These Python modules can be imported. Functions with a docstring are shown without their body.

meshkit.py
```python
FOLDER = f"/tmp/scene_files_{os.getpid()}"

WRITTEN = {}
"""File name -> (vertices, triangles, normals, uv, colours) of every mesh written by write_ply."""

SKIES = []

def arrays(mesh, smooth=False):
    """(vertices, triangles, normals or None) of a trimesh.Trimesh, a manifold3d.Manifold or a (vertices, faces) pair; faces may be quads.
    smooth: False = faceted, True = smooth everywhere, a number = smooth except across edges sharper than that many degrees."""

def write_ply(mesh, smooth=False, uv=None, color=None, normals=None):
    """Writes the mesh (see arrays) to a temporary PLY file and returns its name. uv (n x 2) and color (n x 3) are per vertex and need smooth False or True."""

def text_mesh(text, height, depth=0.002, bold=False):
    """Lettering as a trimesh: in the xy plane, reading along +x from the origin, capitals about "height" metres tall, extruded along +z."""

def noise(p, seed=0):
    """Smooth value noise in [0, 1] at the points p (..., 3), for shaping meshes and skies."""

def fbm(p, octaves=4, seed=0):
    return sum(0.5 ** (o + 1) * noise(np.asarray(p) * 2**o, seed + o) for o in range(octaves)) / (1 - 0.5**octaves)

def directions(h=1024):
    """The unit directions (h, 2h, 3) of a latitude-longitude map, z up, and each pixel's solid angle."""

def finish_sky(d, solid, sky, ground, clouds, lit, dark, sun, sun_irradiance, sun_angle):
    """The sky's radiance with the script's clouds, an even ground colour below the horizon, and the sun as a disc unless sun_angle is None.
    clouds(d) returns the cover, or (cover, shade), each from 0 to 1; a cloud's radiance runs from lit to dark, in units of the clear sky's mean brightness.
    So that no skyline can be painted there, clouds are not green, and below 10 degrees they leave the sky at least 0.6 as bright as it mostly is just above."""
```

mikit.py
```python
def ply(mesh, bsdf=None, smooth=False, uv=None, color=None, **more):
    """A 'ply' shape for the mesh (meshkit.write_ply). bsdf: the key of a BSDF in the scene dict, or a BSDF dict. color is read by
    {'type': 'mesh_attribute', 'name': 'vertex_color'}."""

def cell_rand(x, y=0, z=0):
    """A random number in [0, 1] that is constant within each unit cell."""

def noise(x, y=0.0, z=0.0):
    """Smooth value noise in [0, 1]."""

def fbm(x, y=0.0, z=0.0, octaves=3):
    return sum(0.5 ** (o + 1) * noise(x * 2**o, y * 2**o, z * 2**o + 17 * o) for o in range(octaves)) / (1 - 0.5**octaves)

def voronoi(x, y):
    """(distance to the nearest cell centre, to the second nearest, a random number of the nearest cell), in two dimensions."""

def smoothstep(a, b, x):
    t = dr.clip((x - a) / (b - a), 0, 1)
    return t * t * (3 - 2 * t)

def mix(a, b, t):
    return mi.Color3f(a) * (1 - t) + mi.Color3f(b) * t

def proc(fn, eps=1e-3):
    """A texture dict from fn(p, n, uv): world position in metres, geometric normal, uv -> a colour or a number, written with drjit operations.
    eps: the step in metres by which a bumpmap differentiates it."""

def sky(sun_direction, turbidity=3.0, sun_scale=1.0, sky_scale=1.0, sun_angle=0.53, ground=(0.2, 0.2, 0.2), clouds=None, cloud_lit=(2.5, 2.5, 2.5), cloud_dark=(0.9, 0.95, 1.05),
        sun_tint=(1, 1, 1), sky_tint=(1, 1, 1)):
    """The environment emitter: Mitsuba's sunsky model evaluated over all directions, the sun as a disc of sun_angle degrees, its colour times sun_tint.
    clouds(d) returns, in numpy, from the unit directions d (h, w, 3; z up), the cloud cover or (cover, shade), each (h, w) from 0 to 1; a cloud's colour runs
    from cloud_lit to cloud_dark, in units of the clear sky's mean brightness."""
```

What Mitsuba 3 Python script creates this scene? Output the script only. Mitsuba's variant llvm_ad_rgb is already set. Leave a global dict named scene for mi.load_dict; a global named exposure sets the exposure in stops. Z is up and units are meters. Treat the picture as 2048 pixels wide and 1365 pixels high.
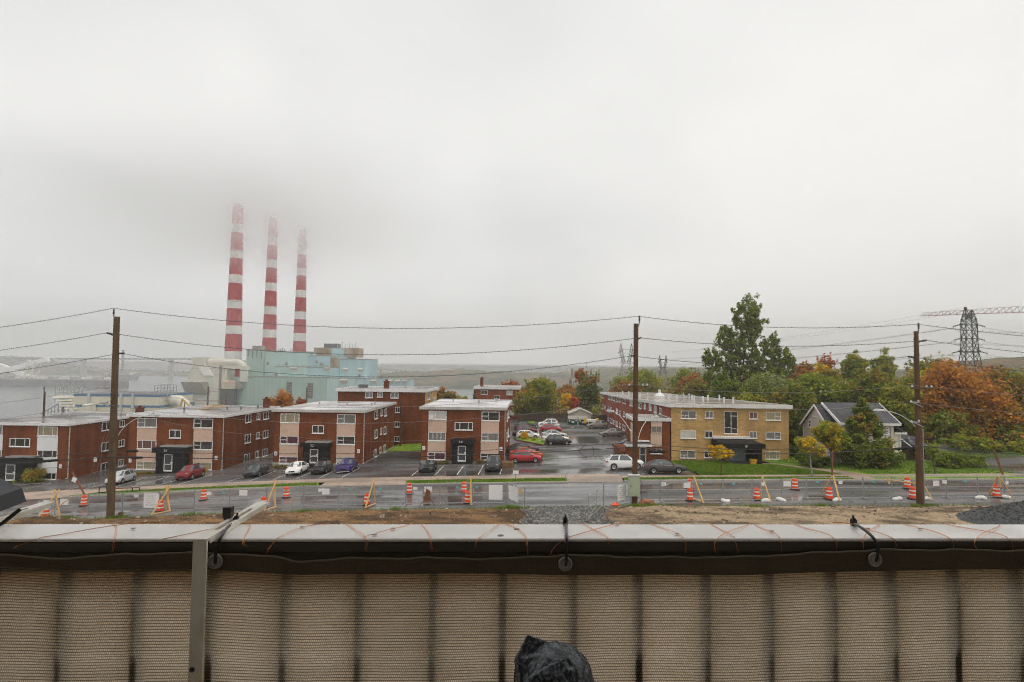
# A foggy harbour street seen from a balcony. World frame: x along the street, y away from the balcony, z up, metres.
import math, random
import numpy as np, trimesh, manifold3d, shapely
import drjit as dr
import mitsuba as mi
import mikit, meshkit
from mikit import proc, fbm, noise, mix, smoothstep, cell_rand, voronoi

T = mi.ScalarTransform4f
scene, labels = {}, {}
exposure = 2.15

# ------------------------------------------------------------------ camera, sky
EYE = np.array([0.0, 0.0, 12.2])
PITCH, ROLL, YAW = math.atan(48 / 1080), 0.010, 0.0426
fwd = np.array([-math.sin(YAW) * math.cos(PITCH), math.cos(YAW) * math.cos(PITCH), math.sin(PITCH)])
side = np.array([math.cos(YAW), math.sin(YAW), 0.0])
upv = np.cross(side, fwd)
upr = upv * math.cos(ROLL) - side * math.sin(ROLL)
HAZE = 0.00050
scene['haze_air'] = {'type': 'homogeneous', 'albedo': {'type': 'rgb', 'value': [0.992, 0.992, 0.99]}, 'sigma_t': HAZE, 'phase': {'type': 'hg', 'g': 0.6}}
scene['camera'] = {'type': 'perspective', 'fov': math.degrees(2 * math.atan(1024 / 1080)), 'fov_axis': 'x', 'near_clip': 0.05, 'far_clip': 9000.0,
                   'to_world': T().look_at(origin=EYE.tolist(), target=(EYE + fwd * 10).tolist(), up=upr.tolist()), 'medium': {'type': 'ref', 'id': 'haze_air'}}


def cloud_cover(d):
    q = d / np.maximum(d[..., 2:3] + 0.25, 0.05)
    n = meshkit.fbm(np.stack([q[..., 0] * 0.9 + 3.1, q[..., 1] * 0.9 + 7.7, q[..., 2] * 0.0], -1), 5, seed=11)
    m = meshkit.fbm(d * 2.3 + 5.0, 3, seed=4)
    shade = np.clip(0.46 + 1.9 * (n - 0.5) + 1.3 * (m - 0.5) - 0.10 * d[..., 0], 0, 1)
    return np.ones(d.shape[:2]), shade


scene['sky'] = mikit.sky((0.25, -0.35, 0.9), turbidity=4, sun_scale=0.16, sky_scale=1.0, sun_angle=14, ground=(0.12, 0.12, 0.11), clouds=cloud_cover,
                         cloud_lit=(2.05, 2.03, 1.98), cloud_dark=(1.56, 1.58, 1.58))

# ------------------------------------------------------------------ helpers
used = {}
def numbered(base):
    n = used.get(base, 0); used[base] = n + 1
    return base if n == 0 else f'{base}_{n:03d}'

def thing(name, label, cat, group=None):
    key = numbered(name)
    labels[key] = {'label': label, 'category': cat}
    if group: labels[key]['group'] = group
    return key

def struct(name, mesh, mat, smooth=False):
    key = numbered(name); labels[key] = {'label': name.replace('_', ' '), 'category': name.split('_')[-1], 'kind': 'structure'}
    scene[key] = mikit.ply(mesh, mat, smooth=smooth)
    return key

def put(key, mesh, mat, smooth=False, tw=None):
    d = mikit.ply(mesh, mat, smooth=smooth)
    if tw is not None: d['to_world'] = tw
    scene[key] = d
    return key

def part(parent, name, mesh, mat, smooth=False, label=None, stuff=False, tw=None):
    key = numbered(parent + '__' + name)
    put(key, mesh, mat, smooth, tw)
    if label or stuff:
        labels[key] = {}
        if label: labels[key]['label'] = label
        if stuff: labels[key]['kind'] = 'stuff'
    return key

def single(name, label, cat, mesh, mat, smooth=False, group=None):
    key = thing(name, label, cat, group)
    return put(key, mesh, mat, smooth)

FB = np.array([[0, 2, 1], [0, 3, 2], [4, 5, 6], [4, 6, 7], [0, 1, 5], [0, 5, 4], [1, 2, 6], [1, 6, 5], [2, 3, 7], [2, 7, 6], [3, 0, 4], [3, 4, 7]])

class MB:
    """collects simple solids into one mesh"""
    def __init__(self): self.v, self.f, self.n = [], [], 0
    def add(self, v, f):
        v = np.asarray(v, float); f = np.asarray(f, int)
        self.v.append(v); self.f.append(f + self.n); self.n += len(v)
        return self
    def box(self, x0, x1, y0, y1, z0, z1):
        x0, x1 = min(x0, x1), max(x0, x1); y0, y1 = min(y0, y1), max(y0, y1); z0, z1 = min(z0, z1), max(z0, z1)
        v = [(x0, y0, z0), (x1, y0, z0), (x1, y1, z0), (x0, y1, z0), (x0, y0, z1), (x1, y0, z1), (x1, y1, z1), (x0, y1, z1)]
        return self.add(v, FB)
    def hexa(self, v):
        """8 corners: bottom ring then top ring"""
        v = np.asarray(v, float)
        a = np.cross(v[1] - v[0], v[3] - v[0]) @ (v[4] - v[0])
        return self.add(v, FB if a > 0 else FB[:, ::-1])
    def bar(self, a, b, w, h=None, up=(0, 0, 1)):
        a, b = np.asarray(a, float), np.asarray(b, float); h = h or w
        d = b - a; d = d / np.linalg.norm(d)
        s = np.cross(d, up)
        if np.linalg.norm(s) < 1e-4: s = np.cross(d, (1, 0, 0))
        s /= np.linalg.norm(s); u = np.cross(s, d)
        c = [(-1, -1), (1, -1), (1, 1), (-1, 1)]
        return self.hexa([a + s * i * w / 2 + u * j * h / 2 for i, j in c] + [b + s * i * w / 2 + u * j * h / 2 for i, j in c])
    def tube(self, pts, r, n=6):
        pts = np.asarray(pts, float); m = len(pts); r = np.broadcast_to(np.asarray(r, float), (m,))
        tg = np.gradient(pts, axis=0); tg /= np.maximum(np.linalg.norm(tg, axis=1, keepdims=True), 1e-9)
        ref = np.array([0, 0, 1.0]) if abs(tg[:, 2]).max() < 0.95 else np.array([0.31, 0.95, 0.0]) if abs(tg[:, 1]).max() < .9 else np.array([1.0, .2, .1])
        s = np.cross(tg, ref); s /= np.maximum(np.linalg.norm(s, axis=1, keepdims=True), 1e-9); u = np.cross(s, tg)
        an = np.arange(n) * 2 * np.pi / n
        v = (pts[:, None] + r[:, None, None] * (np.cos(an)[None, :, None] * s[:, None] + np.sin(an)[None, :, None] * u[:, None])).reshape(-1, 3)
        f = []
        for i in range(m - 1):
            for j in range(n):
                a, b = i * n + j, i * n + (j + 1) % n
                f += [(a, a + n, b), (b, a + n, b + n)]
        k = len(v); v = np.vstack([v, pts[0], pts[-1]])
        for j in range(n):
            f += [(k, j, (j + 1) % n), (k + 1, (m - 1) * n + (j + 1) % n, (m - 1) * n + j)]
        return self.add(v, f)
    def lathe(self, c, prof, n=16):
        """prof: (r, z) from bottom to top around a vertical axis through c"""
        prof = np.asarray(prof, float); an = np.arange(n) * 2 * np.pi / n
        v = np.stack([c[0] + prof[:, :1] * np.cos(an), c[1] + prof[:, :1] * np.sin(an), c[2] + prof[:, 1:] + 0 * an], -1).reshape(-1, 3)
        f = []
        for i in range(len(prof) - 1):
            for j in range(n):
                a, b = i * n + j, i * n + (j + 1) % n
                f += [(a, b, a + n), (b, b + n, a + n)]
        k = len(v); v = np.vstack([v, [[c[0], c[1], c[2] + prof[0, 1]], [c[0], c[1], c[2] + prof[-1, 1]]]])
        m = len(prof) - 1
        for j in range(n):
            f += [(k, (j + 1) % n, j), (k + 1, m * n + j, m * n + (j + 1) % n)]
        return self.add(v, f)
    def prism(self, poly, y0, y1, axis='y'):
        """poly in (x, z) extruded along y, or in (x, y) along z ('z'), or in (y, z) along x ('x')"""
        m = trimesh.creation.extrude_polygon(shapely.Polygon(poly), abs(y1 - y0), engine='earcut')
        v = np.array(m.vertices); lo = min(y0, y1); f = np.array(m.faces)
        if axis == 'y': v = np.stack([v[:, 0], lo + v[:, 2], v[:, 1]], -1); f = f[:, ::-1]
        elif axis == 'x': v = np.stack([lo + v[:, 2], v[:, 0], v[:, 1]], -1)
        else: v = v + [0, 0, lo]
        return self.add(v, f)
    def hull(self, pts):
        m = trimesh.convex.convex_hull(np.asarray(pts, float)); return self.add(m.vertices, m.faces)
    def mesh(self): return np.vstack(self.v), np.vstack(self.f)

def box(x0, x1, y0, y1, z0, z1): return MB().box(x0, x1, y0, y1, z0, z1).mesh()
def tube(pts, r, n=6): return MB().tube(pts, r, n).mesh()

# ------------------------------------------------------------------ materials
def rgb(*c): return {'type': 'rgb', 'value': list(c)}
def mat(key, color, rough=0.7, metal=0.0, spec=0.5, two=True, **more):
    b = {'type': 'principled', 'base_color': color if isinstance(color, dict) else rgb(*color), 'roughness': rough, 'metallic': metal, 'specular': spec, **more}
    scene[key] = {'type': 'twosided', 'bsdf': b} if two else b
    return key

def tone(c, amt, sx, sy=None, sz=None, oct=3, dirt=None, damt=0.0, dscale=0.3):
    """base colour c mottled by noise; optional dirt colour in patches"""
    sy = sy or sx; sz = sz or sx
    def fn(p, n, uv):
        k = 1 + amt * (fbm(p.x * sx, p.y * sy, p.z * sz, oct) - 0.5) * 2
        r = mi.Color3f(*c) * k
        if dirt is not None:
            m = smoothstep(0.45, 0.75, fbm(p.x * dscale + 9.1, p.y * dscale, p.z * dscale * 0.6, 4)) * damt
            r = mix(r, mi.Color3f(*dirt), m)
        return r
    return proc(fn)

def brick(c, c2, lx=0.42, lz=0.14):
    def fn(p, n, uv):
        u = dr.select(dr.abs(n.x) > 0.5, p.y, p.x)
        row = dr.floor(p.z / lz)
        r = cell_rand(dr.floor(u / lx + 0.5 * (row - 2 * dr.floor(row / 2))), row, 3)
        g = fbm(u * 0.35, p.z * 0.5, 1.7, 3)
        streak = fbm(u * 1.3, p.z * 0.12, 4.2, 3)
        k = 0.78 + 0.3 * r + 0.45 * (g - 0.5) + 0.75 * (streak - 0.5)
        return mix(c, c2, smoothstep(0.55, 1.0, r)) * k
    return proc(fn)

mat('m_brick', brick((0.195, 0.057, 0.019), (0.13, 0.038, 0.014)), 0.75, spec=0.25)
mat('m_brick_side', brick((0.17, 0.048, 0.019), (0.12, 0.034, 0.015)), 0.75, spec=0.25)
mat('m_brick_red', brick((0.27, 0.075, 0.040), (0.20, 0.055, 0.035)), 0.75, spec=0.25)
mat('m_brick_tan', brick((0.53, 0.34, 0.145), (0.38, 0.23, 0.09), 0.5, 0.12), 0.75, spec=0.25)
mat('m_siding_pink', tone((0.62, 0.44, 0.34), 0.06, 2.0, dirt=(0.5, 0.36, 0.28), damt=0.35, dscale=1.1), 0.55)
mat('m_siding_white', tone((0.74, 0.76, 0.78), 0.04, 2.0), 0.5)
mat('m_white_trim', tone((0.74, 0.74, 0.74), 0.05, 1.5, dirt=(0.5, 0.48, 0.45), damt=0.4, dscale=0.9), 0.45)
mat('m_trim_aged', tone((0.52, 0.51, 0.48), 0.12, 1.5, dirt=(0.34, 0.33, 0.30), damt=0.6, dscale=0.8), 0.5)
mat('m_boom_white', (0.85, 0.85, 0.84), 0.5)
mat('m_frame_white', (0.76, 0.76, 0.76), 0.4)
mat('m_frame_tan', (0.40, 0.33, 0.27), 0.5)
mat('m_black_panel', tone((0.014, 0.014, 0.015), 0.2, 2.5), 0.6, spec=0.25)
mat('m_black', (0.010, 0.010, 0.011), 0.6, spec=0.3)
mat('m_dark_wood', tone((0.06, 0.035, 0.022), 0.3, 3.0, 3.0, 0.6), 0.75)
mat('m_dumpster', (0.012, 0.06, 0.045), 0.4)
mat('m_lumber_dark', tone((0.20, 0.11, 0.05), 0.3, 3.0), 0.8)
mat('m_cabinet', (0.36, 0.42, 0.30), 0.5)
mat('m_slab', tone((0.30, 0.13, 0.08), 0.3, 3.0), 0.8)
mat('m_rusty_cream', tone((0.56, 0.50, 0.42), 0.1, 0.5, dirt=(0.40, 0.20, 0.10), damt=0.7, dscale=0.25), 0.7)
mat('m_cream_wall', tone((0.66, 0.63, 0.52), 0.04, 0.3), 0.6)
mat('m_exc', (0.55, 0.40, 0.12), 0.5)
mat('m_hem_edge', (0.17, 0.145, 0.11), 0.9)
mat('m_eyelet', (0.34, 0.32, 0.29), 0.6)
mat('m_pole_wood', tone((0.115, 0.078, 0.045), 0.35, 6.0, 6.0, 0.5, dirt=(0.05, 0.033, 0.02), damt=0.6, dscale=1.2), 0.85, spec=0.2)
mat('m_pole_red', tone((0.115, 0.062, 0.034), 0.35, 6.0, 6.0, 0.5, dirt=(0.055, 0.03, 0.018), damt=0.6, dscale=1.2), 0.85, spec=0.2)
mat('m_lumber', tone((0.66, 0.42, 0.17), 0.2, 5.0, 5.0, 2.0), 0.65)
mat('m_galv', (0.42, 0.43, 0.44), 0.4, 0.6)
mat('m_wire', (0.03, 0.03, 0.032), 0.6)
mat('m_wire_grey', (0.22, 0.20, 0.19), 0.5)
mat('m_lamp_grey', (0.55, 0.56, 0.56), 0.4, 0.2)
mat('m_orange', tone((0.80, 0.085, 0.018), 0.12, 3.0), 0.4)
mat('m_reflect_white', (0.82, 0.80, 0.80), 0.35)
mat('m_rubber', (0.02, 0.02, 0.02), 0.7)
mat('m_sign_white', (0.80, 0.80, 0.81), 0.4)
mat('m_sign_text', (0.12, 0.12, 0.14), 0.5)
mat('m_sign_teal', (0.16, 0.42, 0.40), 0.5)
mat('m_sign_brown', (0.20, 0.075, 0.03), 0.6)
mat('m_sandbag', tone((0.78, 0.78, 0.76), 0.1, 8.0), 0.7)
mat('m_yellow_paint', (0.72, 0.42, 0.02), 0.5)
mat('m_rust', tone((0.20, 0.075, 0.035), 0.3, 3.0), 0.8)
mat('m_teal', tone((0.46, 0.605, 0.595), 0.10, 0.9, 0.9, 0.02, dirt=(0.35, 0.52, 0.50), damt=0.5, dscale=0.05), 0.6)
mat('m_teal_green', tone((0.385, 0.51, 0.475), 0.10, 0.9, 0.9, 0.02, dirt=(0.29, 0.42, 0.37), damt=0.5, dscale=0.06), 0.6)
mat('m_teal_blue', tone((0.40, 0.55, 0.59), 0.12, 1.1, 1.1, 0.02, dirt=(0.30, 0.45, 0.48), damt=0.5, dscale=0.05), 0.6)
mat('m_plant_cream', tone((0.70, 0.69, 0.62), 0.06, 0.2, dirt=(0.5, 0.47, 0.38), damt=0.4, dscale=0.08), 0.6)
mat('m_plant_grey', (0.30, 0.29, 0.26), 0.7)
mat('m_steel_dark', (0.12, 0.12, 0.13), 0.7)
mat('m_rusty_wall', tone((0.36, 0.29, 0.22), 0.3, 0.4, 0.4, 0.1, dirt=(0.22, 0.13, 0.07), damt=0.8, dscale=0.15), 0.8)
mat('m_stack_red', tone((0.42, 0.055, 0.065), 0.16, 0.5, 0.5, 0.25, dirt=(0.48, 0.16, 0.14), damt=0.5, dscale=0.35), 0.6)
mat('m_stack_white', tone((0.74, 0.73, 0.71), 0.05, 0.3, dirt=(0.6, 0.58, 0.55), damt=0.3, dscale=0.12), 0.6)
mat('m_blue_stripe', (0.05, 0.16, 0.32), 0.5)
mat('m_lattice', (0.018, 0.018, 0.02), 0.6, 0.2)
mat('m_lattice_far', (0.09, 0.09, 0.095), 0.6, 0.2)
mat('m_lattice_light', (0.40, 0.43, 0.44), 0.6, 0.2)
mat('m_crane_red', (0.33, 0.17, 0.16), 0.5)
mat('m_house_beige', tone((0.72, 0.66, 0.56), 0.06, 1.2), 0.6)
mat('m_house_grey', tone((0.56, 0.51, 0.44), 0.06, 1.2), 0.6)
mat('m_shingle', brick((0.085, 0.088, 0.10), (0.06, 0.062, 0.07), 0.35, 0.12), 0.8)
mat('m_shingle_dark', brick((0.045, 0.046, 0.052), (0.03, 0.031, 0.035), 0.35, 0.12), 0.8)
mat('m_concrete', tone((0.36, 0.34, 0.31), 0.12, 0.8, dirt=(0.22, 0.2, 0.18), damt=0.5, dscale=0.4), 0.7)
mat('m_line_paint', tone((0.60, 0.60, 0.58), 0.2, 3.0, dirt=(0.2, 0.2, 0.2), damt=0.7, dscale=1.3), 0.5)
mat('m_line_yellow', (0.45, 0.30, 0.08), 0.5)

def wet_roof(c1, c2):
    def col(p, n, uv):
        a = fbm(p.x * 0.25, p.y * 0.6, 0.3, 4)
        return mix(c1, c2, smoothstep(0.35, 0.65, a))
    def rg(p, n, uv):
        return 0.08 + 0.42 * smoothstep(0.35, 0.6, fbm(p.x * 0.22 + 3, p.y * 0.5, 0.7, 3))
    return {'base_color': proc(col), 'roughness': proc(rg)}
for key, a, b in (('m_roof_grey', (0.10, 0.095, 0.10), (0.22, 0.215, 0.22)), ('m_roof_pale', (0.27, 0.27, 0.28), (0.50, 0.50, 0.52)), ('m_roof_brown', (0.12, 0.10, 0.085), (0.25, 0.225, 0.205)), ('m_roof_dark', (0.06, 0.052, 0.052), (0.16, 0.148, 0.15))):
    scene[key] = {'type': 'twosided', 'bsdf': {'type': 'principled', 'specular': 0.6, **wet_roof(a, b)}}

def asphalt(base, wet, streak_y):
    def col(p, n, uv):
        f = fbm(p.x * 6, p.y * 6, 0.2, 3)
        big = fbm(p.x * 0.10, p.y * streak_y, 2.3, 4)
        fine = fbm(p.x * 0.7, p.y * streak_y * 4, 6.3, 3)
        d1, d2, w = voronoi(p.x * 0.16 + 0.8 * noise(p.x * 0.6, p.y * 0.6), p.y * 0.16 + 0.8 * noise(p.x * 0.6 + 7, p.y * 0.6))
        crack = (1 - smoothstep(0.0, 0.022, d2 - d1)) * smoothstep(0.45, 0.6, noise(p.x * 0.21, p.y * 0.21, 9.0))
        k = (0.75 + 0.5 * f) * (0.52 + 0.92 * smoothstep(0.3, 0.7, big)) * (0.85 + 0.3 * fine) * (1 - 0.55 * crack)
        return mi.Color3f(*base) * k
    def rg(p, n, uv):
        pud = smoothstep(0.36, 0.60, fbm(p.x * 0.13 + 5, p.y * streak_y * 1.5, 1.1, 4))
        return 0.52 - (0.52 - wet) * pud
    return {'type': 'twosided', 'bsdf': {'type': 'principled', 'base_color': proc(col), 'roughness': proc(rg), 'specular': 0.5}}
scene['m_road'] = asphalt((0.105, 0.105, 0.107), 0.05, 0.8)
scene['m_lot'] = asphalt((0.072, 0.072, 0.074), 0.09, 0.25)

def walk_col(p, n, uv):
    j = dr.minimum(dr.abs(p.x / 1.5 - dr.floor(p.x / 1.5 + 0.5)), 1.0)
    k = (0.8 + 0.4 * fbm(p.x * 1.5, p.y * 1.5, 0.1, 4)) * (0.75 + 0.25 * smoothstep(0.0, 0.03, j))
    return mix((0.36, 0.275, 0.215), (0.25, 0.20, 0.165), smoothstep(0.4, 0.7, fbm(p.x * 0.3, p.y * 0.7, 3.0, 3))) * k
scene['m_walk'] = {'type': 'twosided', 'bsdf': {'type': 'principled', 'base_color': proc(walk_col), 'roughness': 0.5, 'specular': 0.4}}

def grass_col(p, n, uv):
    a = fbm(p.x * 0.5, p.y * 0.8, 0.0, 4); b = fbm(p.x * 5, p.y * 5, 0.0, 3)
    c = mix((0.10, 0.195, 0.018), (0.175, 0.255, 0.026), smoothstep(0.3, 0.7, a))
    c = mix(c, (0.17, 0.15, 0.06), smoothstep(0.60, 0.78, fbm(p.x * 0.35 + 4, p.y * 0.9 + 1, 2.0, 4)) * 0.6)
    return c * (0.6 + 0.8 * b)
scene['m_grass'] = {'type': 'twosided', 'bsdf': {'type': 'principled', 'base_color': proc(grass_col), 'roughness': 0.8, 'specular': 0.2}}
scene['m_blade'] = {'type': 'twosided', 'bsdf': {'type': 'principled', 'base_color': proc(lambda p, n, uv: mix((0.10, 0.20, 0.018), (0.19, 0.265, 0.03), cell_rand(p.x * 3, p.y * 3))), 'roughness': 0.7, 'specular': 0.2}}

def dirt_col(p, n, uv):
    a = fbm(p.x * 0.45 + 0.5 * p.y, p.y * 1.1, p.z * 2, 5); b = fbm(p.x * 7, p.y * 7, p.z * 7, 3)
    r = smoothstep(2.0, 9.0, p.x)
    dark, light = mix((0.075, 0.046, 0.025), (0.105, 0.078, 0.052), r), mix((0.195, 0.115, 0.055), (0.30, 0.228, 0.150), r)
    return mix(dark, light, smoothstep(0.34, 0.64, a)) * (0.35 + 1.3 * b)
scene['m_dirt'] = {'type': 'twosided', 'bsdf': {'type': 'principled', 'base_color': proc(dirt_col), 'roughness': 0.85, 'specular': 0.2}}
def soil_col(p, n, uv):
    a = fbm(p.x * 0.04, p.y * 0.04, 0.0, 5)
    return mix((0.05, 0.06, 0.02), (0.09, 0.075, 0.04), smoothstep(0.35, 0.65, a)) * (0.7 + 0.6 * fbm(p.x * 0.8, p.y * 0.8, 0.0, 3))
scene['m_soil'] = {'type': 'twosided', 'bsdf': {'type': 'principled', 'base_color': proc(soil_col), 'roughness': 0.9, 'specular': 0.2}}
def hill_col(p, n, uv):
    a = fbm(p.x * 0.02, p.y * 0.02, p.z * 0.05, 5)
    return mix((0.035, 0.045, 0.02), (0.11, 0.075, 0.035), smoothstep(0.35, 0.68, a)) * (0.6 + 0.8 * fbm(p.x * 0.15, p.y * 0.15, p.z * 0.3, 3))
scene['m_hill'] = {'type': 'twosided', 'bsdf': {'type': 'principled', 'base_color': proc(hill_col), 'roughness': 0.9, 'specular': 0.1}}
scene['m_stone'] = {'type': 'twosided', 'bsdf': {'type': 'principled', 'base_color': proc(lambda p, n, uv: mix((0.075, 0.08, 0.085), (0.36, 0.36, 0.34), cell_rand(p.x * 9, p.y * 9) ** 2)), 'roughness': 0.6, 'specular': 0.4}}
scene['m_gravel_dark'] = {'type': 'twosided', 'bsdf': {'type': 'principled', 'base_color': tone((0.062, 0.066, 0.068), 0.5, 7.0), 'roughness': 0.7, 'specular': 0.3}}
scene['m_rubble'] = {'type': 'twosided', 'bsdf': {'type': 'principled', 'base_color': proc(lambda p, n, uv: mix((0.12, 0.08, 0.05), (0.46, 0.38, 0.30), cell_rand(p.x * 5, p.y * 5) ** 2)), 'roughness': 0.8, 'specular': 0.3}}
scene['m_water'] = {'type': 'bumpmap', 'arbitrary': {'type': 'proc', **{k: v for k, v in proc(lambda p, n, uv: fbm(p.x * 0.10, p.y * 0.25, 0.0, 4) * 1.0, eps=0.5).items() if k != 'type'}}, 'scale': 0.25,
                    'bsdf': {'type': 'principled', 'base_color': rgb(0.07, 0.085, 0.09), 'roughness': 0.22, 'specular': 0.5}}
# window glass and what stands behind it
scene['m_pane'] = {'type': 'thindielectric', 'int_ior': 1.5}
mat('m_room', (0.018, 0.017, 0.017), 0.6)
mat('m_curtain_beige', tone((0.36, 0.31, 0.21), 0.25, 7.0, 7.0, 0.05), 0.8)
mat('m_curtain_white', tone((0.58, 0.57, 0.53), 0.22, 7.0, 7.0, 0.05), 0.8)
mat('m_curtain_grey', tone((0.19, 0.18, 0.17), 0.25, 7.0, 7.0, 0.05), 0.8)
mat('m_curtain_purple', tone((0.10, 0.025, 0.05), 0.3, 7.0, 7.0, 0.05), 0.8)
mat('m_curtain_red', tone((0.17, 0.08, 0.075), 0.3, 7.0, 7.0, 0.05), 0.8)
mat('m_door_glass', (0.05, 0.055, 0.06), 0.12, spec=0.8)
mat('m_car_glass', (0.06, 0.078, 0.08), 0.05, spec=1.0, clearcoat=1.0, clearcoat_gloss=1.0)
mat('m_door_blue', (0.30, 0.34, 0.37), 0.5)
mat('m_chrome', (0.55, 0.55, 0.56), 0.25, 0.9)
mat('m_headlamp', (0.62, 0.64, 0.66), 0.12, spec=0.8)
mat('m_taillamp', (0.32, 0.015, 0.018), 0.15, spec=0.8)
for nm, c in dict(silver=(0.50, 0.52, 0.54), red=(0.19, 0.012, 0.016), brightred=(0.42, 0.012, 0.018), black=(0.014, 0.014, 0.016), darkgrey=(0.035, 0.037, 0.042), white=(0.78, 0.78, 0.78), purple=(0.035, 0.018, 0.13), maroon=(0.10, 0.010, 0.014),
                  orange=(0.52, 0.075, 0.015), grey=(0.075, 0.073, 0.075), taupe=(0.22, 0.20, 0.185), navy=(0.02, 0.022, 0.03)).items():
    scene['m_paint_' + nm] = {'type': 'principled', 'base_color': rgb(*c), 'roughness': 0.35, 'specular': 0.4, 'clearcoat': 0.5, 'clearcoat_gloss': 0.95, 'metallic': 0.25 if nm in ('silver', 'taupe', 'grey') else 0.0}
    scene['m_paint_' + nm] = {'type': 'twosided', 'bsdf': scene['m_paint_' + nm]}
scene['m_leaf'] = {'type': 'principledthin', 'base_color': {'type': 'mesh_attribute', 'name': 'vertex_color'}, 'roughness': 0.65, 'diff_trans': 0.9, 'spec_trans': 0.0, 'eta': 1.35}
mat('m_bark', tone((0.10, 0.075, 0.055), 0.35, 5.0), 0.9)
mat('m_bark_pale', tone((0.30, 0.28, 0.25), 0.3, 5.0), 0.9)

# ------------------------------------------------------------------ the setting: ground, street, water, hills
KT = [-300, -120, -75, -54, -41, -32, -23, -13, 3, 11, 23, 44, 80, 140, 500]
KZ = [-17, -8, -4.3, -2.75, -1.9, -1.32, -.82, -.42, .1, .38, .65, 1.15, 2.0, 3.2, 8]
def road_z(x): return sum(np.interp(np.asarray(x, float) + d, KT, KZ) for d in (-5, -2.5, 0, 2.5, 5)) / 5
def sstep(a, b, x):
    q = np.clip((np.asarray(x, float) - a) / (b - a), 0, 1); return q * q * (3 - 2 * q)
def zg(x, y):
    x, y = np.asarray(x, float), np.asarray(y, float)
    w = sstep(0, 16, x); yy = np.minimum(y, 146)
    z = road_z(x) - .55 * sstep(58, 71, y) * (1 - .35 * w) * (1 - sstep(29, 36, x)) - (.014 * (1 - w) + .027 * w * (1 - sstep(18, 30, x))) * np.maximum(yy - 72, 0)
    z = z + 0.045 * np.maximum(np.minimum(y, 130) - 72, 0) * sstep(24, 50, x)
    z = z - 34 * sstep(146, 370, y) * (1 - sstep(0, 140, x)) - 30 * sstep(470, 600, y) * (1 - sstep(60, 220, x)) - 22 * sstep(-90, -190, x) * sstep(90, 230, y)
    return z

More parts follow.
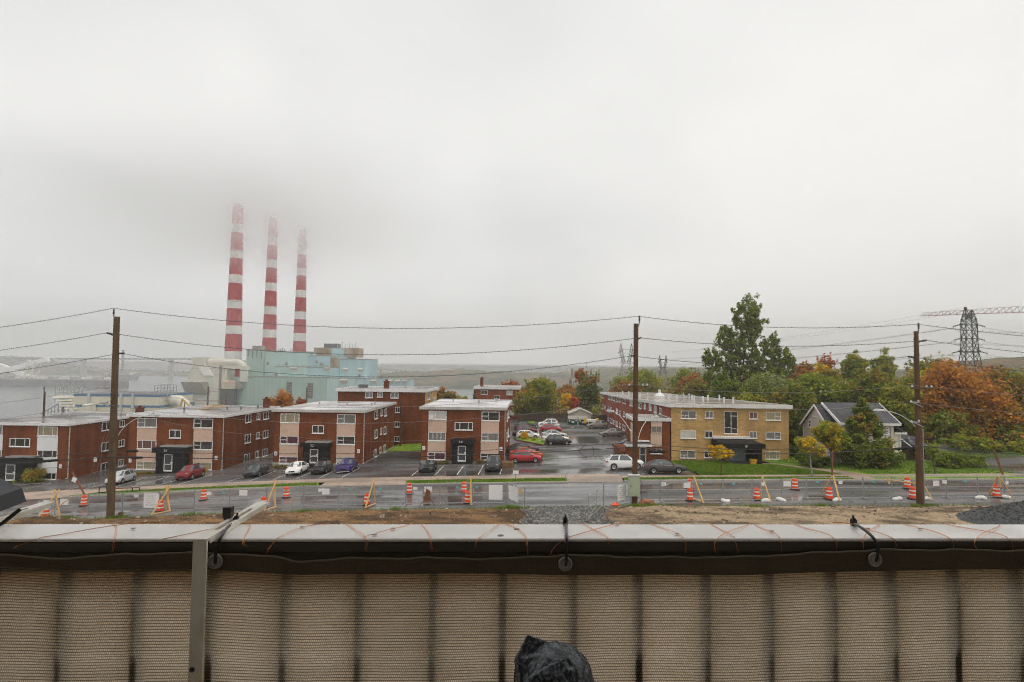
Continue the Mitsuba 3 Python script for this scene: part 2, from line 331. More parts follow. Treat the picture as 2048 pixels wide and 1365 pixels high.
def grid_sheet(xs, ys, zf):
    X, Y = np.meshgrid(xs, ys, indexing='ij'); Z = zf(X, Y); n = len(ys)
    i, j = np.meshgrid(np.arange(len(xs) - 1), np.arange(n - 1), indexing='ij'); a = (i * n + j).ravel()
    return np.stack([X.ravel(), Y.ravel(), Z.ravel()], -1), np.vstack([np.stack([a, a + n, a + n + 1], 1), np.stack([a, a + n + 1, a + 1], 1)])

def sheet(poly, dz, step=2.0, zf=zg):
    """a polygon in plan laid on the terrain, dz above it"""
    P = shapely.Polygon(poly); x0, y0, x1, y1 = P.bounds; v, f = [], []
    for i in range(int(math.floor(x0 / step)), int(math.ceil(x1 / step))):
        for j in range(int(math.floor(y0 / step)), int(math.ceil(y1 / step))):
            c = shapely.box(i * step, j * step, i * step + step, j * step + step).intersection(P)
            for g in getattr(c, 'geoms', [c]):
                if g.geom_type != 'Polygon' or g.area < 1e-6: continue
                p = np.array(shapely.geometry.polygon.orient(g).exterior.coords)[:-1]
                if len(p) == 4 or g.area > 0.999 * g.convex_hull.area:
                    k = len(v); v += p.tolist(); f += [(k, k + a, k + a + 1) for a in range(1, len(p) - 1)]
                else:
                    q, t = trimesh.creation.triangulate_polygon(g, engine='earcut'); k = len(v); v += q.tolist(); f += [(k + a, k + b, k + c_) for a, b, c_ in t]
    v = np.array(v); z = zf(v[:, 0], v[:, 1]) + (dz(v[:, 0], v[:, 1]) if callable(dz) else dz)
    f = np.array(f); a = v[f]
    s = np.cross(a[:, 1] - a[:, 0], a[:, 2] - a[:, 0]) < 0
    f[s] = f[s][:, ::-1]
    return np.column_stack([v, z]), f

gx = np.unique(np.concatenate([np.linspace(-2600, -300, 40), np.linspace(-300, -100, 60), np.arange(-100, 100, 2.0), np.linspace(100, 400, 60), np.linspace(400, 2600, 40)]))
gy = np.unique(np.concatenate([np.linspace(-120, 0, 10), np.arange(2, 150, 2.0), np.linspace(150, 700, 90), np.linspace(700, 2600, 20)]))
def ground_z(X, Y):
    g = zg(X, Y) - 0.10 + 1.2 * (meshkit.fbm(np.stack([X * .03, Y * .03, 0 * X], -1), 3, 5) - .5) * sstep(150, 200, Y)
    g = g - 2.0 * sstep(12, 6, Y) * sstep(-60, -40, X) * sstep(60, 40, X)
    lot = sstep(45, 43, Y)   # under the dirt lot the base lies lower
    return np.maximum(g - 0.35 * lot, -60)
struct('ground', grid_sheet(gx, gy, ground_z), 'm_soil', True)
struct('road', sheet([(-130, 46.75), (130, 46.75), (130, 56.5), (-130, 56.5)], 0.0), 'm_road')

def kerb_mesh(spans):
    m = MB()
    for a, b in spans:
        xs = np.linspace(a, b, max(2, int((b - a) / 2)))
        for p, q in zip(xs[:-1], xs[1:]):
            za, zb = float(zg(p, 56.5)), float(zg(q, 56.5))
            m.hexa([(p, 56.5, za - .2), (q, 56.5, zb - .2), (q, 56.68, zb - .2), (p, 56.68, za - .2), (p, 56.53, za + .13), (q, 56.53, zb + .13), (q, 56.68, zb + .13), (p, 56.68, za + .13)])
    return m.mesh()
struct('kerb', kerb_mesh([(-130, -60), (-50.5, -22.6), (-13.4, 3.5), (9.3, 50), (53, 130)]), 'm_concrete')
walkL = [(-130, 58.2), (-22.6, 58.2), (-13.4, 58.3), (3.4, 58.3), (3.4, 60.4), (-130, 60.9)]
struct('sidewalk', sheet(walkL, 0.12), 'm_walk')
struct('sidewalk', sheet([(9.3, 58.0), (130, 58.0), (130, 59.1), (9.3, 59.1)], 0.12), 'm_walk')
ramp = lambda x, y: 0.02 + 0.10 * sstep(56.6, 58.2, y)
struct('driveway', sheet([(-22.6, 56.52), (-13.4, 56.52), (-13.4, 58.3), (-22.6, 58.2)], ramp, 1.0), 'm_walk')
struct('driveway', sheet([(3.45, 56.52), (9.25, 56.52), (9.25, 60.3), (3.45, 60.3)], ramp, 1.0), 'm_walk')
struct('driveway', sheet([(-60, 56.52), (-50.5, 56.52), (-47.5, 58.2), (-60, 58.2)], ramp, 1.0), 'm_walk')
struct('grass_verge', sheet([(-50.4, 56.68), (-22.7, 56.68), (-23.3, 58.2), (-45.2, 58.2)], 0.13, 1.0), 'm_grass')
struct('grass_verge', sheet([(-13.3, 56.68), (3.4, 56.68), (3.4, 58.3), (-13.9, 58.3)], 0.13, 1.0), 'm_grass')
struct('grass_verge', sheet([(9.4, 56.68), (32.6, 56.68), (32.6, 58.0), (9.4, 58.0)], 0.13, 1.0), 'm_grass')
struct('grass_verge', sheet([(34.6, 56.68), (50, 56.68), (49, 58.0), (34.6, 58.0)], 0.13, 1.0), 'm_grass')
struct('path', sheet([(32.6, 56.66), (34.6, 56.66), (34.6, 58.0), (32.6, 58.0)], 0.125, 1.0), 'm_walk')
lot = [(-130, 60.85), (3.4, 60.35), (9.3, 60.3), (9.3, 59.2), (17.8, 59.2), (17.8, 63.5), (17.0, 66.5), (17.4, 69.8), (17.4, 146), (-8, 146), (-8, 92), (-130, 92)]
struct('parking_lot', sheet(lot, 0.03), 'm_lot')
struct('lawn', sheet([(17.85, 59.12), (32.9, 59.12), (28.6, 66.5), (24.2, 66.5), (24.2, 70), (17.4, 70), (17.0, 66.4), (17.85, 63.5)], 0.10, 1.0), 'm_grass')
struct('path', sheet([(32.9, 59.1), (35.2, 59.1), (29.2, 67.5), (26.2, 67.5)], 0.09, 1.0), 'm_walk')
struct('lawn', sheet([(35.2, 59.12), (52, 59.12), (52, 66), (70, 74), (32, 74), (32, 69.9), (28.7, 69.9), (28.7, 67.7)], 0.10, 1.0), 'm_grass')
struct('path', sheet([(51, 56.6), (60, 56.6), (60, 78), (50, 78), (49.5, 62)], 0.14, 1.0), 'm_lot')
struct('lawn', sheet([(-23.3, 84), (-15.2, 84), (-15.2, 92.8), (-23.3, 92.8)], 0.09, 1.0), 'm_grass')
struct('grass_island', sheet([(-3.4, 95.2), (1.35, 87.4), (1.75, 90), (1.25, 96.0), (-3.0, 96.2)], 0.22, 1.0), 'm_grass')
struct('grass_patch', sheet([(-3.5, 125.5), (0.0, 125.5), (0.2, 131), (-3.5, 131)], 0.10, 1.0), 'm_grass')

def dirt_h(x, y):
    p = np.stack([x * .35, y * .35, 0 * x], -1)
    edge = sstep(46.8, 45.6, y)
    h = .02 + edge * (.34 * (meshkit.fbm(p, 4, 2) - .42) + .12 * (meshkit.fbm(p * 5, 3, 8) - .5)) + .06 * meshkit.fbm(p * 9, 2, 3) * sstep(46.8, 46.2, y)
    h += .55 * np.exp(-((x + 43.4) / 2.6) ** 2 - ((y - 46.0) / 1.1) ** 2)
    h += .25 * np.exp(-((x - 9.5) / 3.0) ** 2 - ((y - 45.6) / .8) ** 2) + .25 * np.exp(-((x + 2.2) / 1.6) ** 2 - ((y - 45.5) / 1.2) ** 2)
    g = np.exp(-((x - 2.6) / 3.0) ** 6)   # the gravelled way in lies flat
    return h * (1 - g * .9)
struct('dirt_lot', sheet([(-75, 20), (75, 20), (75, 46.78), (-75, 46.78)], dirt_h, 0.5), 'm_dirt', True)

rng = np.random.default_rng(7)
def scatter_stones(n, place, size, zf, squash=.6):
    """n lumps, each a squashed 8-vertex cube with its corners jittered"""
    base = np.array([(-1, -1, -1), (1, -1, -1), (1, 1, -1), (-1, 1, -1), (-1, -1, 1), (1, -1, 1), (1, 1, 1), (-1, 1, 1)], float)
    x, y = place(n); s = size(n)
    a = rng.uniform(0, 6.283, n); c, d = np.cos(a), np.sin(a)
    b = base[None] * rng.uniform(.35, 1.0, (n, 8, 3)) * (s[:, None, None] * np.stack([rng.uniform(.7, 1.5, n), rng.uniform(.6, 1.1, n), rng.uniform(.4, 1, n) * squash], -1)[:, None])
    tl = rng.uniform(-.7, .7, n)
    bx = b[..., 0] * np.cos(tl)[:, None] - b[..., 2] * np.sin(tl)[:, None]; bz = b[..., 0] * np.sin(tl)[:, None] + b[..., 2] * np.cos(tl)[:, None]
    v = np.stack([x[:, None] + bx * c[:, None] - b[..., 1] * d[:, None], y[:, None] + bx * d[:, None] + b[..., 1] * c[:, None], zf(x, y)[:, None] + bz + s[:, None] * .2], -1)
    f = FB[None] + 8 * np.arange(n)[:, None, None]
    return v.reshape(-1, 3), f.reshape(-1, 3)
dirt_z = lambda x, y: zg(x, y) + dirt_h(x, y)
def in_gravel(n):
    y = rng.uniform(36, 47.3, n); w = 2.9 + .25 * np.sin(y * 2.1); u = np.clip(rng.normal(0, .62, n), -1.15, 1.15)
    return 2.55 + w * u, y
k = numbered('gravel'); put(k, scatter_stones(13000, in_gravel, lambda n: rng.uniform(.035, .095, n), dirt_z), 'm_stone')
labels[k] = {'label': 'grey crushed stone laid across the gateway onto the site', 'category': 'gravel', 'kind': 'stuff'}
k = numbered('rubble'); put(k, scatter_stones(2600, lambda n: (rng.uniform(-60, 60, n), 46.6 - rng.gamma(1.6, 1.9, n)), lambda n: .02 + rng.gamma(1.2, .035, n).clip(0, .22), dirt_z), 'm_rubble')
labels[k] = {'label': 'broken stones and clods strewn over the dug earth', 'category': 'rubble', 'kind': 'stuff'}

def blades(n, place, h, w=.012, zf=zg, dz=.1):
    x, y = place(n); hh = h * rng.uniform(.5, 1.3, n); a = rng.uniform(0, 6.283, n); ln = rng.normal(0, .35, (n, 2)) * hh[:, None]
    z = zf(x, y) + dz; o = np.stack([np.cos(a), np.sin(a)], -1) * (w * rng.uniform(.7, 1.6, n))[:, None]
    v = np.stack([np.column_stack([x - o[:, 0], y - o[:, 1], z]), np.column_stack([x + o[:, 0], y + o[:, 1], z]), np.column_stack([x + ln[:, 0], y + ln[:, 1], z + hh])], 1)
    return v.reshape(-1, 3), np.arange(3 * n).reshape(-1, 3)
def in_poly(poly):
    P = shapely.Polygon(poly); x0, y0, x1, y1 = P.bounds
    def place(n):
        x, y = np.empty(0), np.empty(0)
        while len(x) < n:
            a, b = rng.uniform(x0, x1, 2 * n), rng.uniform(y0, y1, 2 * n); ok = shapely.contains_xy(P, a, b); x, y = np.append(x, a[ok]), np.append(y, b[ok])
        return x[:n], y[:n]
    return place
for nm, poly, n, lab in (('grass', [(17.9, 59.2), (32.6, 59.2), (28.6, 66.4), (24.2, 66.5), (24.2, 69.8), (17.5, 69.8), (17.1, 66.4)], 26000, 'mown grass in front of the tan brick building'),
                         ('grass', [(35.4, 59.2), (51.5, 59.2), (51.5, 66), (69, 73.6), (33, 73.6), (30, 68.5)], 26000, 'grass on the slope below the grey house'),
                         ('grass', [(9.5, 56.75), (32.5, 56.75), (32.5, 57.95), (9.5, 57.95)], 9000, 'strip of kerbside grass on the right of the driveway'),
                         ('grass', [(-13.2, 56.75), (3.3, 56.75), (3.3, 58.2), (-13.7, 58.2)], 8000, 'strip of kerbside grass before the middle car park'),
                         ('grass', [(-50, 56.75), (-22.9, 56.75), (-23.4, 58.1), (-45, 58.1)], 9000, 'strip of kerbside grass on the left of the street')):
    k = numbered(nm); put(k, blades(n, in_poly(poly), .13, .03), 'm_blade'); labels[k] = {'label': lab, 'category': 'grass', 'kind': 'stuff'}
def weed_spots(n):
    c = np.array([(-37.0, 46.6), (-36.4, 46.9), (-20, 46.75), (-12, 46.8), (-2.0, 46.4), (-2.6, 46.0), (-1.5, 45.9), (8.3, 46.6), (8.9, 46.7), (10.5, 46.8), (9.5, 46.3), (18.5, 46.5), (31.4, 46.3), (32.6, 46.5), (-41, 46.7), (-30, 46.8), (24, 46.8)])
    i = rng.integers(0, len(c), n); s = np.where(rng.random(n) < .5, .25, .75)
    x = c[i, 0] + rng.normal(0, 1, n) * s; y = c[i, 1] + rng.normal(0, .22, n)
    e = rng.random(n) < .3
    return np.where(e, rng.uniform(-45, 40, n), x), np.where(e, 46.72 + rng.normal(0, .08, n), y)
k = numbered('weeds'); put(k, blades(4200, weed_spots, .24, .02, dirt_z, 0.0), 'm_blade'); labels[k] = {'label': 'ragged weeds along the edge of the dug earth', 'category': 'weeds', 'kind': 'stuff'}

struct('harbour_water', grid_sheet(np.linspace(-2600, 2600, 40), np.linspace(250, 2600, 30), lambda X, Y: 0 * X - 38.0), 'm_water')
def hill_mesh(x0, x1, y0, y1, prof, depth, base=-42, n=160, bump=7, seed=1):
    xs = np.linspace(x0, x1, n); ys = np.linspace(y0, y1, 24)
    def zf(X, Y):
        top = np.interp(X, [p[0] for p in prof], [p[1] for p in prof])
        rough = meshkit.fbm(np.stack([X * .02, Y * .02, 0 * X], -1), 5, seed) - .5
        u = np.sin(np.clip((Y - y0) / (y1 - y0), 0, 1) * math.pi) ** .6
        return base + (top - base + rough * bump * 2) * u
    return grid_sheet(xs, ys, zf)
struct('hill', hill_mesh(-2550, -1150, 1780, 2150, [(-2550, 30), (-1960, 25), (-1880, 22), (-1845, 10), (-1787, -3), (-1670, -12), (-1520, -22), (-1205, -26), (-1150, -36)], 300, n=240, seed=2), 'm_hill')
struct('hill', hill_mesh(-620, 2300, 1080, 1920, [(-620, -37), (-540, -30), (-469, -20), (-377, -10), (-292, -8), (-208, -1), (-152, -4), (-83, -7), (15, -9), (111, -6.5), (193, -9), (480, -4), (2300, 20)], 300, n=420, bump=5, seed=3), 'm_hill')
struct('hill', hill_mesh(-1400, -450, 1750, 2200, [(-1400, -38), (-1250, -27), (-900, -27), (-594, -27), (-450, -30)], 300, n=160, seed=5), 'm_hill')
struct('hill', hill_mesh(360, 900, 420, 640, [(360, 6), (397, 13), (410, 18), (423, 20.5), (435, 22.5), (500, 28), (900, 34)], 200, base=2, n=120, bump=2.5, seed=6), 'm_hill')

# ------------------------------------------------------------------ buildings
class Face:
    """an upright wall plane: U runs along the wall, N points out of it"""
    def __init__(self, x=None, y=None, n=1):
        if y is not None: self.O, self.U, self.N = np.array([0, y, 0.]), np.array([1., 0, 0]), np.array([0, float(n), 0])
        else: self.O, self.U, self.N = np.array([x, 0, 0.]), np.array([0., 1, 0]), np.array([float(n), 0, 0])
    def p(self, u, z, n): return self.O + self.U * u + self.N * n + np.array([0, 0, z])
    def box(self, m, u0, u1, z0, z1, n0, n1):
        return m.hexa([self.p(u, z, n) for z in (z0, z1) for u, n in ((u0, n0), (u1, n0), (u1, n1), (u0, n1))])
    def mesh(self, *a): m = MB(); self.box(m, *a); return m.mesh()
    def quad(self, u0, u1, z0, z1, n):
        v = np.array([self.p(u0, z0, n), self.p(u1, z0, n), self.p(u1, z1, n), self.p(u0, z1, n)]); f = np.array([[0, 1, 2], [0, 2, 3]])
        if np.cross(v[1] - v[0], v[2] - v[0]) @ self.N < 0: f = f[:, ::-1]
        return v, f

def panes_of(kind, u0, z0, u1, z1, b):
    w, h = u1 - u0, z1 - z0
    if kind == 'S': a = u0 + .36 * w; c = z0 + .47 * h; return [(u0, z0, a, c), (u0, c + b, a, z1), (a + b, z0, u1, z1)]
    if kind == 'R': a = u0 + .60 * w; c = z0 + .40 * h; return [(u0, z0, a, z1), (a + b, z0, u1, c), (a + b, c + b, u1, z1)]
    if kind == 'B': a = u0 + .48 * w; c = z0 + .36 * h; e = u0 + .24 * w; return [(u0, z0, e, c), (e + b, z0, a, c), (u0, c + b, a, z1), (a + b, z0, u1, z1)]
    if kind == 'T': a, c = u0 + .25 * w, u1 - .25 * w; return [(u0, z0, a, z1), (a + b, z0, c, z1), (c + b, z0, u1, z1)]
    if kind == 'D': a = u0 + .48 * w; return [(u0, z0, a, z1), (a + b, z0, u1, z1)]
    if kind == 'Q': return [(u0 + k * w / 4 + (b / 2 if k else 0), z0, u0 + (k + 1) * w / 4 - (b / 2 if k < 3 else 0), z1) for k in range(4)]
    if kind == 'H': c = z0 + .48 * h; return [(u0, z0, u1, c), (u0, c + b, u1, z1)]
    if kind == 'K': a = u0 + .50 * w; return [(u0, z0, a, z0 + .25 * h), (u0, z0 + .25 * h + b, a, z1), (a + b, z0, u1, z0 + .2 * h), (a + b, z0 + .2 * h + b, u1, z0 + .8 * h), (a + b, z0 + .8 * h + b, u1, z1)]
    return [(u0, z0, u1, z1)]

def window(parent, F, r, kind, back='m_room', frame='m_frame_white', fw=.09, b=.07, sill=True):
    u0, z0, u1, z1 = r; u0, u1 = min(u0, u1), max(u0, u1)
    ps = panes_of(kind, u0 + fw, z0 + fw, u1 - fw, z1 - fw, b)
    P = shapely.box(u0, z0, u1, z1).difference(shapely.union_all([shapely.box(*q) for q in ps]))
    m = trimesh.creation.extrude_polygon(P, .045, engine='earcut'); v = np.array(m.vertices); f = np.array(m.faces)
    w = F.O + v[:, :1] * F.U + (v[:, 2:] + .008) * F.N + np.column_stack([0 * v[:, 0], 0 * v[:, 0], v[:, 1]])
    if np.cross(F.U, [0, 0, 1.]) @ F.N < 0: f = f[:, ::-1]
    mm = MB().add(w, f)
    if sill: F.box(mm, u0 - .06, u1 + .06, z0 - .07, z0 - .003, .0, .13)
    k = part(parent, 'window', mm.mesh(), frame)
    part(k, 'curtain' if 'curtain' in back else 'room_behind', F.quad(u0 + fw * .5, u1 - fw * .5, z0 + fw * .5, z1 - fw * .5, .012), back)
    for q in ps: part(k, 'pane', F.quad(q[0], q[2], q[1], q[3], .026), 'm_pane')
    return k

def siding(parent, F, r, mat_, n=4, cap=None):
    u0, z0, u1, z1 = r; h = (z1 - z0) / n
    for i in range(n):
        m = MB(); m.hexa([F.p(u, z0 + h * i + (.0 if q == 0 else h - .012), d) for q, d1 in ((0, .075), (1, .045)) for u, d in ((u0, .0), (u1, .0), (u1, d1), (u0, d1))])
        part(parent, 'siding_board', m.mesh(), mat_)

def flat_roof(parent, x0, x1, y0, y1, z, over=.28, h=.36, fascia='m_white_trim', top='m_roof_grey', sl=None):
    zf = sl or (lambda y: z)
    a0, a1, b0, b1 = x0 - over, x1 + over, y0 - over, y1 + over
    m = MB()
    m.hexa([(x, y, zf(y) + q) for q in (0, h * .86) for x, y in ((a0 + .05, b0 + .05), (a1 - .05, b0 + .05), (a1 - .05, b1 - .05), (a0 + .05, b1 - .05))])
    rk = part(parent, 'roof', m.mesh(), top)
    for p, q in (((a0, b0), (a1, b0)), ((a1, b0), (a1, b1)), ((a1, b1), (a0, b1)), ((a0, b1), (a0, b0))):
        p, q = np.array(p), np.array(q); d = (q - p) / np.linalg.norm(q - p); n = np.array([-d[1], d[0]]) * .12
        w = MB(); w.hexa([(*c, zf(c[1]) + k * h - .02) for k in (0, 1.02) for c in (p, q, q + n - d * .12, p + n + d * .12)])
        part(rk, 'fascia', w.mesh(), fascia)
    return rk

def number_plate(parent, F, text, u, z, n, h=.28):
    m = meshkit.text_mesh(text, h, .02); v = np.array(m.vertices); w = v[:, 0].max() - v[:, 0].min()
    w_ = F.O + (v[:, :1] - v[:, 0].min() - w / 2 + u) * F.U + (v[:, 2:] + n + .025) * F.N + np.column_stack([0 * v[:, 0], 0 * v[:, 0], v[:, 1] + z - h / 2])
    k = part(parent, 'number_plate', F.mesh(u - .36, u + .36, z - .26, z + .26, n, n + .02), 'm_black')
    part(k, 'numeral', (w_, np.array(m.faces)), 'm_sign_white')

def entrance(parent, F, e, door, can, slab=None, num=None, d=.9, flag=.5):
    """black clad entrance porch: e, door, can, slab are (u0, z0, u1, z1)"""
    k = part(parent, 'porch', F.mesh(e[0], e[2], e[1] - 1, e[3], 0, d), 'm_black_panel')
    part(k, 'canopy', F.mesh(can[0], can[2], can[1], can[3], 0, d + flag), 'm_black')
    if slab: part(k, 'canopy_slab', F.mesh(slab[0], slab[2], slab[1] + .1, slab[3] - .05, 0, d + .3), 'm_galv')
    for i in range(9):
        u = e[0] + (e[2] - e[0]) * (i + .5) / 9
        if door[0] - .12 < u < door[2] + .12: continue
        part(k, 'batten', F.mesh(u - .02, u + .02, e[1] - .5, e[3] - .02, d, d + .02), 'm_black')
    u0, z0, u1, z1 = door
    fr = MB(); fw = .09
    F.box(fr, u0, u0 + fw, z0, z1, d, d + .07); F.box(fr, u1 - fw, u1, z0, z1, d, d + .07); F.box(fr, u0 + fw, u1 - fw, z1 - fw, z1, d, d + .07); F.box(fr, u0 + fw, u1 - fw, z0 + .9, z0 + 1.02, d, d + .06); F.box(fr, u0 + fw, u1 - fw, z0, z0 + .2, d, d + .06)
    dk = part(parent, 'door', fr.mesh(), 'm_frame_white')
    part(dk, 'glass', F.mesh(u0 + fw, u1 - fw, z0 + .2, z1 - fw, d + .004, d + .03), 'm_door_glass')
    part(dk, 'handle', F.mesh(u1 - .22, u1 - .1, z0 + 1.05, z0 + 1.25, d + .065, d + .11), 'm_frame_white')
    if num: number_plate(parent, F, num, (u0 + u1) / 2 - .1, (can[1] + can[3]) / 2, d + flag)

def walls(parent, x0, x1, y0, y1, z0, z1, matf='m_brick'):
    part(parent, 'wall', box(x0, x1, y0, y1, z0, z1), matf)

def roof_vents(rk, pts, h=.5, r=.10, m_='m_galv'):
    for x, y, z in pts: part(rk, 'vent_pipe', MB().lathe((x, y, z), [(r, 0), (r, h), (r * 1.5, h), (r * 1.5, h + .12), (.02, h + .16)], 8).mesh(), m_)

def brick_chimney(parent, x, y, z, w=.75, h=1.3):
    m = MB().box(x - w / 2, x + w / 2, y - w / 2, y + w / 2, z, z + h).box(x - w / 2 - .08, x + w / 2 + .08, y - w / 2 - .08, y + w / 2 + .08, z + h, z + h + .18).box(x - w / 4, x + w / 4, y - w / 4, y + w / 4, z + h + .18, z + h + .45)
    part(parent, 'chimney', m.mesh(), 'm_brick_side')

def notice(F, u, z, label):
    k = thing('notice_sign', label, 'sign', 'small white parking notices on the brick fronts')
    part(k, 'board', F.mesh(u - .19, u + .19, z - .26, z + .26, .01, .04), 'm_sign_white')
    for i in range(3): part(k, 'text_line', F.mesh(u - .12, u + .12, z + .1 - i * .12, z + .135 - i * .12, .042, .046), 'm_sign_text')

def downspout(parent, F, u, z0, z1):
    m = MB(); F.box(m, u - .05, u + .05, z0 + .15, z1, .01, .10); F.box(m, u - .35, u + .05, z0 + .05, z0 + .15, .01, .11)
    part(parent, 'downspout', m.mesh(), 'm_trim_aged')

CB, CW, CG, CP, CR, RM = 'm_curtain_beige', 'm_curtain_white', 'm_curtain_grey', 'm_curtain_purple', 'm_curtain_red', 'm_room'

def block(label, x0, x1, y0, zb, zr, wins, sides, panels, pmat, ent, roofm, fascia, depth=16.2):
    k = thing('apartment_building', label, 'building', 'three storey brick apartment blocks along the street')
    walls(k, x0, x1, y0, y0 + depth, zb - 3, zr, 'm_brick')
    rk = flat_roof(k, x0, x1, y0, y0 + depth, zr, fascia=fascia, top=roofm)
    F, S = Face(y=y0, n=-1), Face(x=x1, n=1)
    for r, kd, bk in wins: window(k, F, r, kd, bk)
    for r, n in panels: siding(k, F, r, pmat, n)
    for r in sides: window(k, S, r, 'D', RM)
    entrance(k, F, *ent[:4], num=ent[4])
    part(k, 'foundation', box(x0 - .03, x1 + .03, y0 - .04, y0 + depth + .03, zb - 3, zb + .15), 'm_concrete')
    return k, rk, F, S

# the block on the right, number 10
kA, rk, F, S = block('red brick apartment block', -15.05, -3.95, 72, -.75, 6.2,
    [((-14.1, 4.83, -11.72, 5.98), 'S', CW), ((-7.01, 4.78, -4.63, 5.97), 'S', RM), ((-10.59, 3.49, -8.17, 4.54), 'T', RM), ((-14.12, 2.02, -11.78, 3.16), 'Q', CG), ((-7.01, 2.1, -4.73, 3.18), 'S', CG), ((-14.17, -.49, -11.77, .48), 'S', CP), ((-7.1, -.43, -4.76, .51), 'S', RM)],
    [(77.5, 4.1, 79.0, 5.3), (80.5, 4.3, 81.5, 5.3), (82.5, 4.1, 83.9, 5.3), (77.5, 1.3, 79.0, 2.5), (80.5, 1.5, 81.5, 2.5), (82.5, 1.3, 83.9, 2.5)],
    [((-14.14, 3.16, -11.7, 4.83), 4), ((-14.16, .48, -11.76, 2.02), 4), ((-7.05, 3.18, -4.68, 4.78), 4), ((-7.08, .51, -4.71, 2.1), 4)], 'm_siding_pink',
    ((-10.78, -0.59, -8.09, 1.77), (-9.99, -0.52, -8.93, 1.53), (-10.91, 1.85, -7.80, 2.39), None, '10'), 'm_roof_pale', 'm_trim_aged')
labels[kA]['label'] = 'red brick apartment block beside the car lane, its entrance numbered 10'

downspout(kA, S, 72.2, -.8, 6.1)
roof_vents(rk, [(-8.2, 80, 6.5), (-12.5, 83, 6.5), (-6, 85, 6.5)], .3)
m = MB(); F.box(m, -14.0, -13.45, 4.9, 5.25, .05, .42); part(kA, 'air_conditioner', m.mesh(), 'm_frame_white')
notice(F, -14.7, 1.03, 'white notice on the brick above the black sports car'); notice(F, -4.38, 1.08, 'white notice on the brick above the charcoal car facing the street')

kB, rk, F, S = block('red brick apartment block behind the purple car, its entrance numbered 12', -35.41, -23.1, 72.5, -1.45, 5.55,
    [((-34.5, 4.08, -31.89, 5.3), 'T', CB), ((-26.7, 4.06, -24.15, 5.3), 'S', CG), ((-30.07, 2.68, -28.47, 3.77), 'D', RM), ((-34.5, 1.19, -31.94, 2.28), 'S', CP), ((-26.67, 1.25, -24.18, 2.37), 'S', RM), ((-34.55, -1.5, -31.99, -.48), 'S', CR), ((-26.7, -1.35, -24.19, -.41), 'S', CW)],
    [(77.52, 4.16, 79.09, 5.34), (80.55, 4.36, 81.52, 5.33), (82.56, 4.11, 83.9, 5.25), (77.63, 1.35, 79.06, 2.55), (80.61, 1.56, 81.47, 2.51), (82.5, 1.34, 83.84, 2.47), (77.55, -1.38, 78.87, -.23), (80.41, -1.18, 81.42, -.29), (82.45, -1.5, 83.84, -.28)],
    [((-34.51, 2.28, -31.91, 4.08), 5), ((-34.53, -.48, -31.96, 1.18), 4), ((-26.7, 2.37, -24.16, 4.06), 5), ((-26.72, -.41, -24.18, 1.25), 4)], 'm_siding_pink',
    ((-30.91, -1.23, -27.54, 1.38), (-29.92, -1.18, -28.83, 0.70), (-31.11, 1.01, -27.31, 1.51), (-30.54, 1.47, -27.21, 1.78), '12'), 'm_roof_pale', 'm_trim_aged')
downspout(kB, S, 72.7, -1.4, 5.5)
roof_vents(rk, [(-28, 80, 5.85), (-25, 84, 5.85), (-33, 82, 5.85), (-24.6, 81, 5.85)], .3)
notice(F, -35.03, -.1, 'white notice on the brick left of the white car'); notice(F, -23.65, .38, 'white notice on the brick above the purple car')

kC, rk, F, S = block('red brick apartment block behind the dark red car, its entrance numbered 14', -56.13, -42.9, 73, -2.75, 4.55,
    [((-54.9, 3.09, -52.16, 4.36), 'S', CG), ((-46.92, 3.13, -44.19, 4.38), 'S', RM), ((-50.33, 1.67, -48.68, 2.81), 'D', RM), ((-54.83, .14, -52.12, 1.3), 'T', CR), ((-46.84, .15, -44.15, 1.32), 'S', RM), ((-54.84, -2.69, -52.09, -1.57), 'S', CB), ((-46.8, -2.58, -44.14, -1.53), 'S', CB)],
    [(78.9, 3.2, 80.5, 4.43), (82.17, 3.33, 83.2, 4.37), (84.24, 3.16, 85.94, 4.35), (78.93, .16, 80.56, 1.44), (82.17, .38, 83.24, 1.37), (84.25, .17, 85.9, 1.36), (78.88, -2.74, 80.48, -1.45), (82.16, -2.55, 83.15, -1.5), (84.23, -2.7, 85.79, -1.55)],
    [((-54.9, 1.28, -52.14, 3.09), 5), ((-54.86, -1.61, -52.12, .11), 5), ((-46.87, 1.29, -44.17, 3.13), 5), ((-46.85, -1.55, -44.13, .15), 5)], 'm_siding_pink',
    ((-51.47, -2.76, -47.41, -0.25), (-50.29, -2.72, -49.13, -0.41), (-51.75, -0.17, -47.02, 0.51), (-50.79, 0.50, -46.93, 0.83), '14'), 'm_roof_grey', 'm_white_trim')
downspout(kC, S, 73.2, -2.6, 4.5)
roof_vents(rk, [(-53, 80, 4.85), (-47.5, 82, 4.85), (-45.6, 82.5, 4.85), (-44.2, 85, 4.85)], .3, m_='m_steel_dark')
brick_chimney(kC, -44.0, 87.3, 4.8); brick_chimney(kC, -68.2 + 0.0, 86.5, 3.6) if False else None
notice(F, -43.6, -.93, 'white notice on the brick right of the dark red car'); notice(F, -55.75, -1.5, 'white notice on the brick above the silver hatchback')

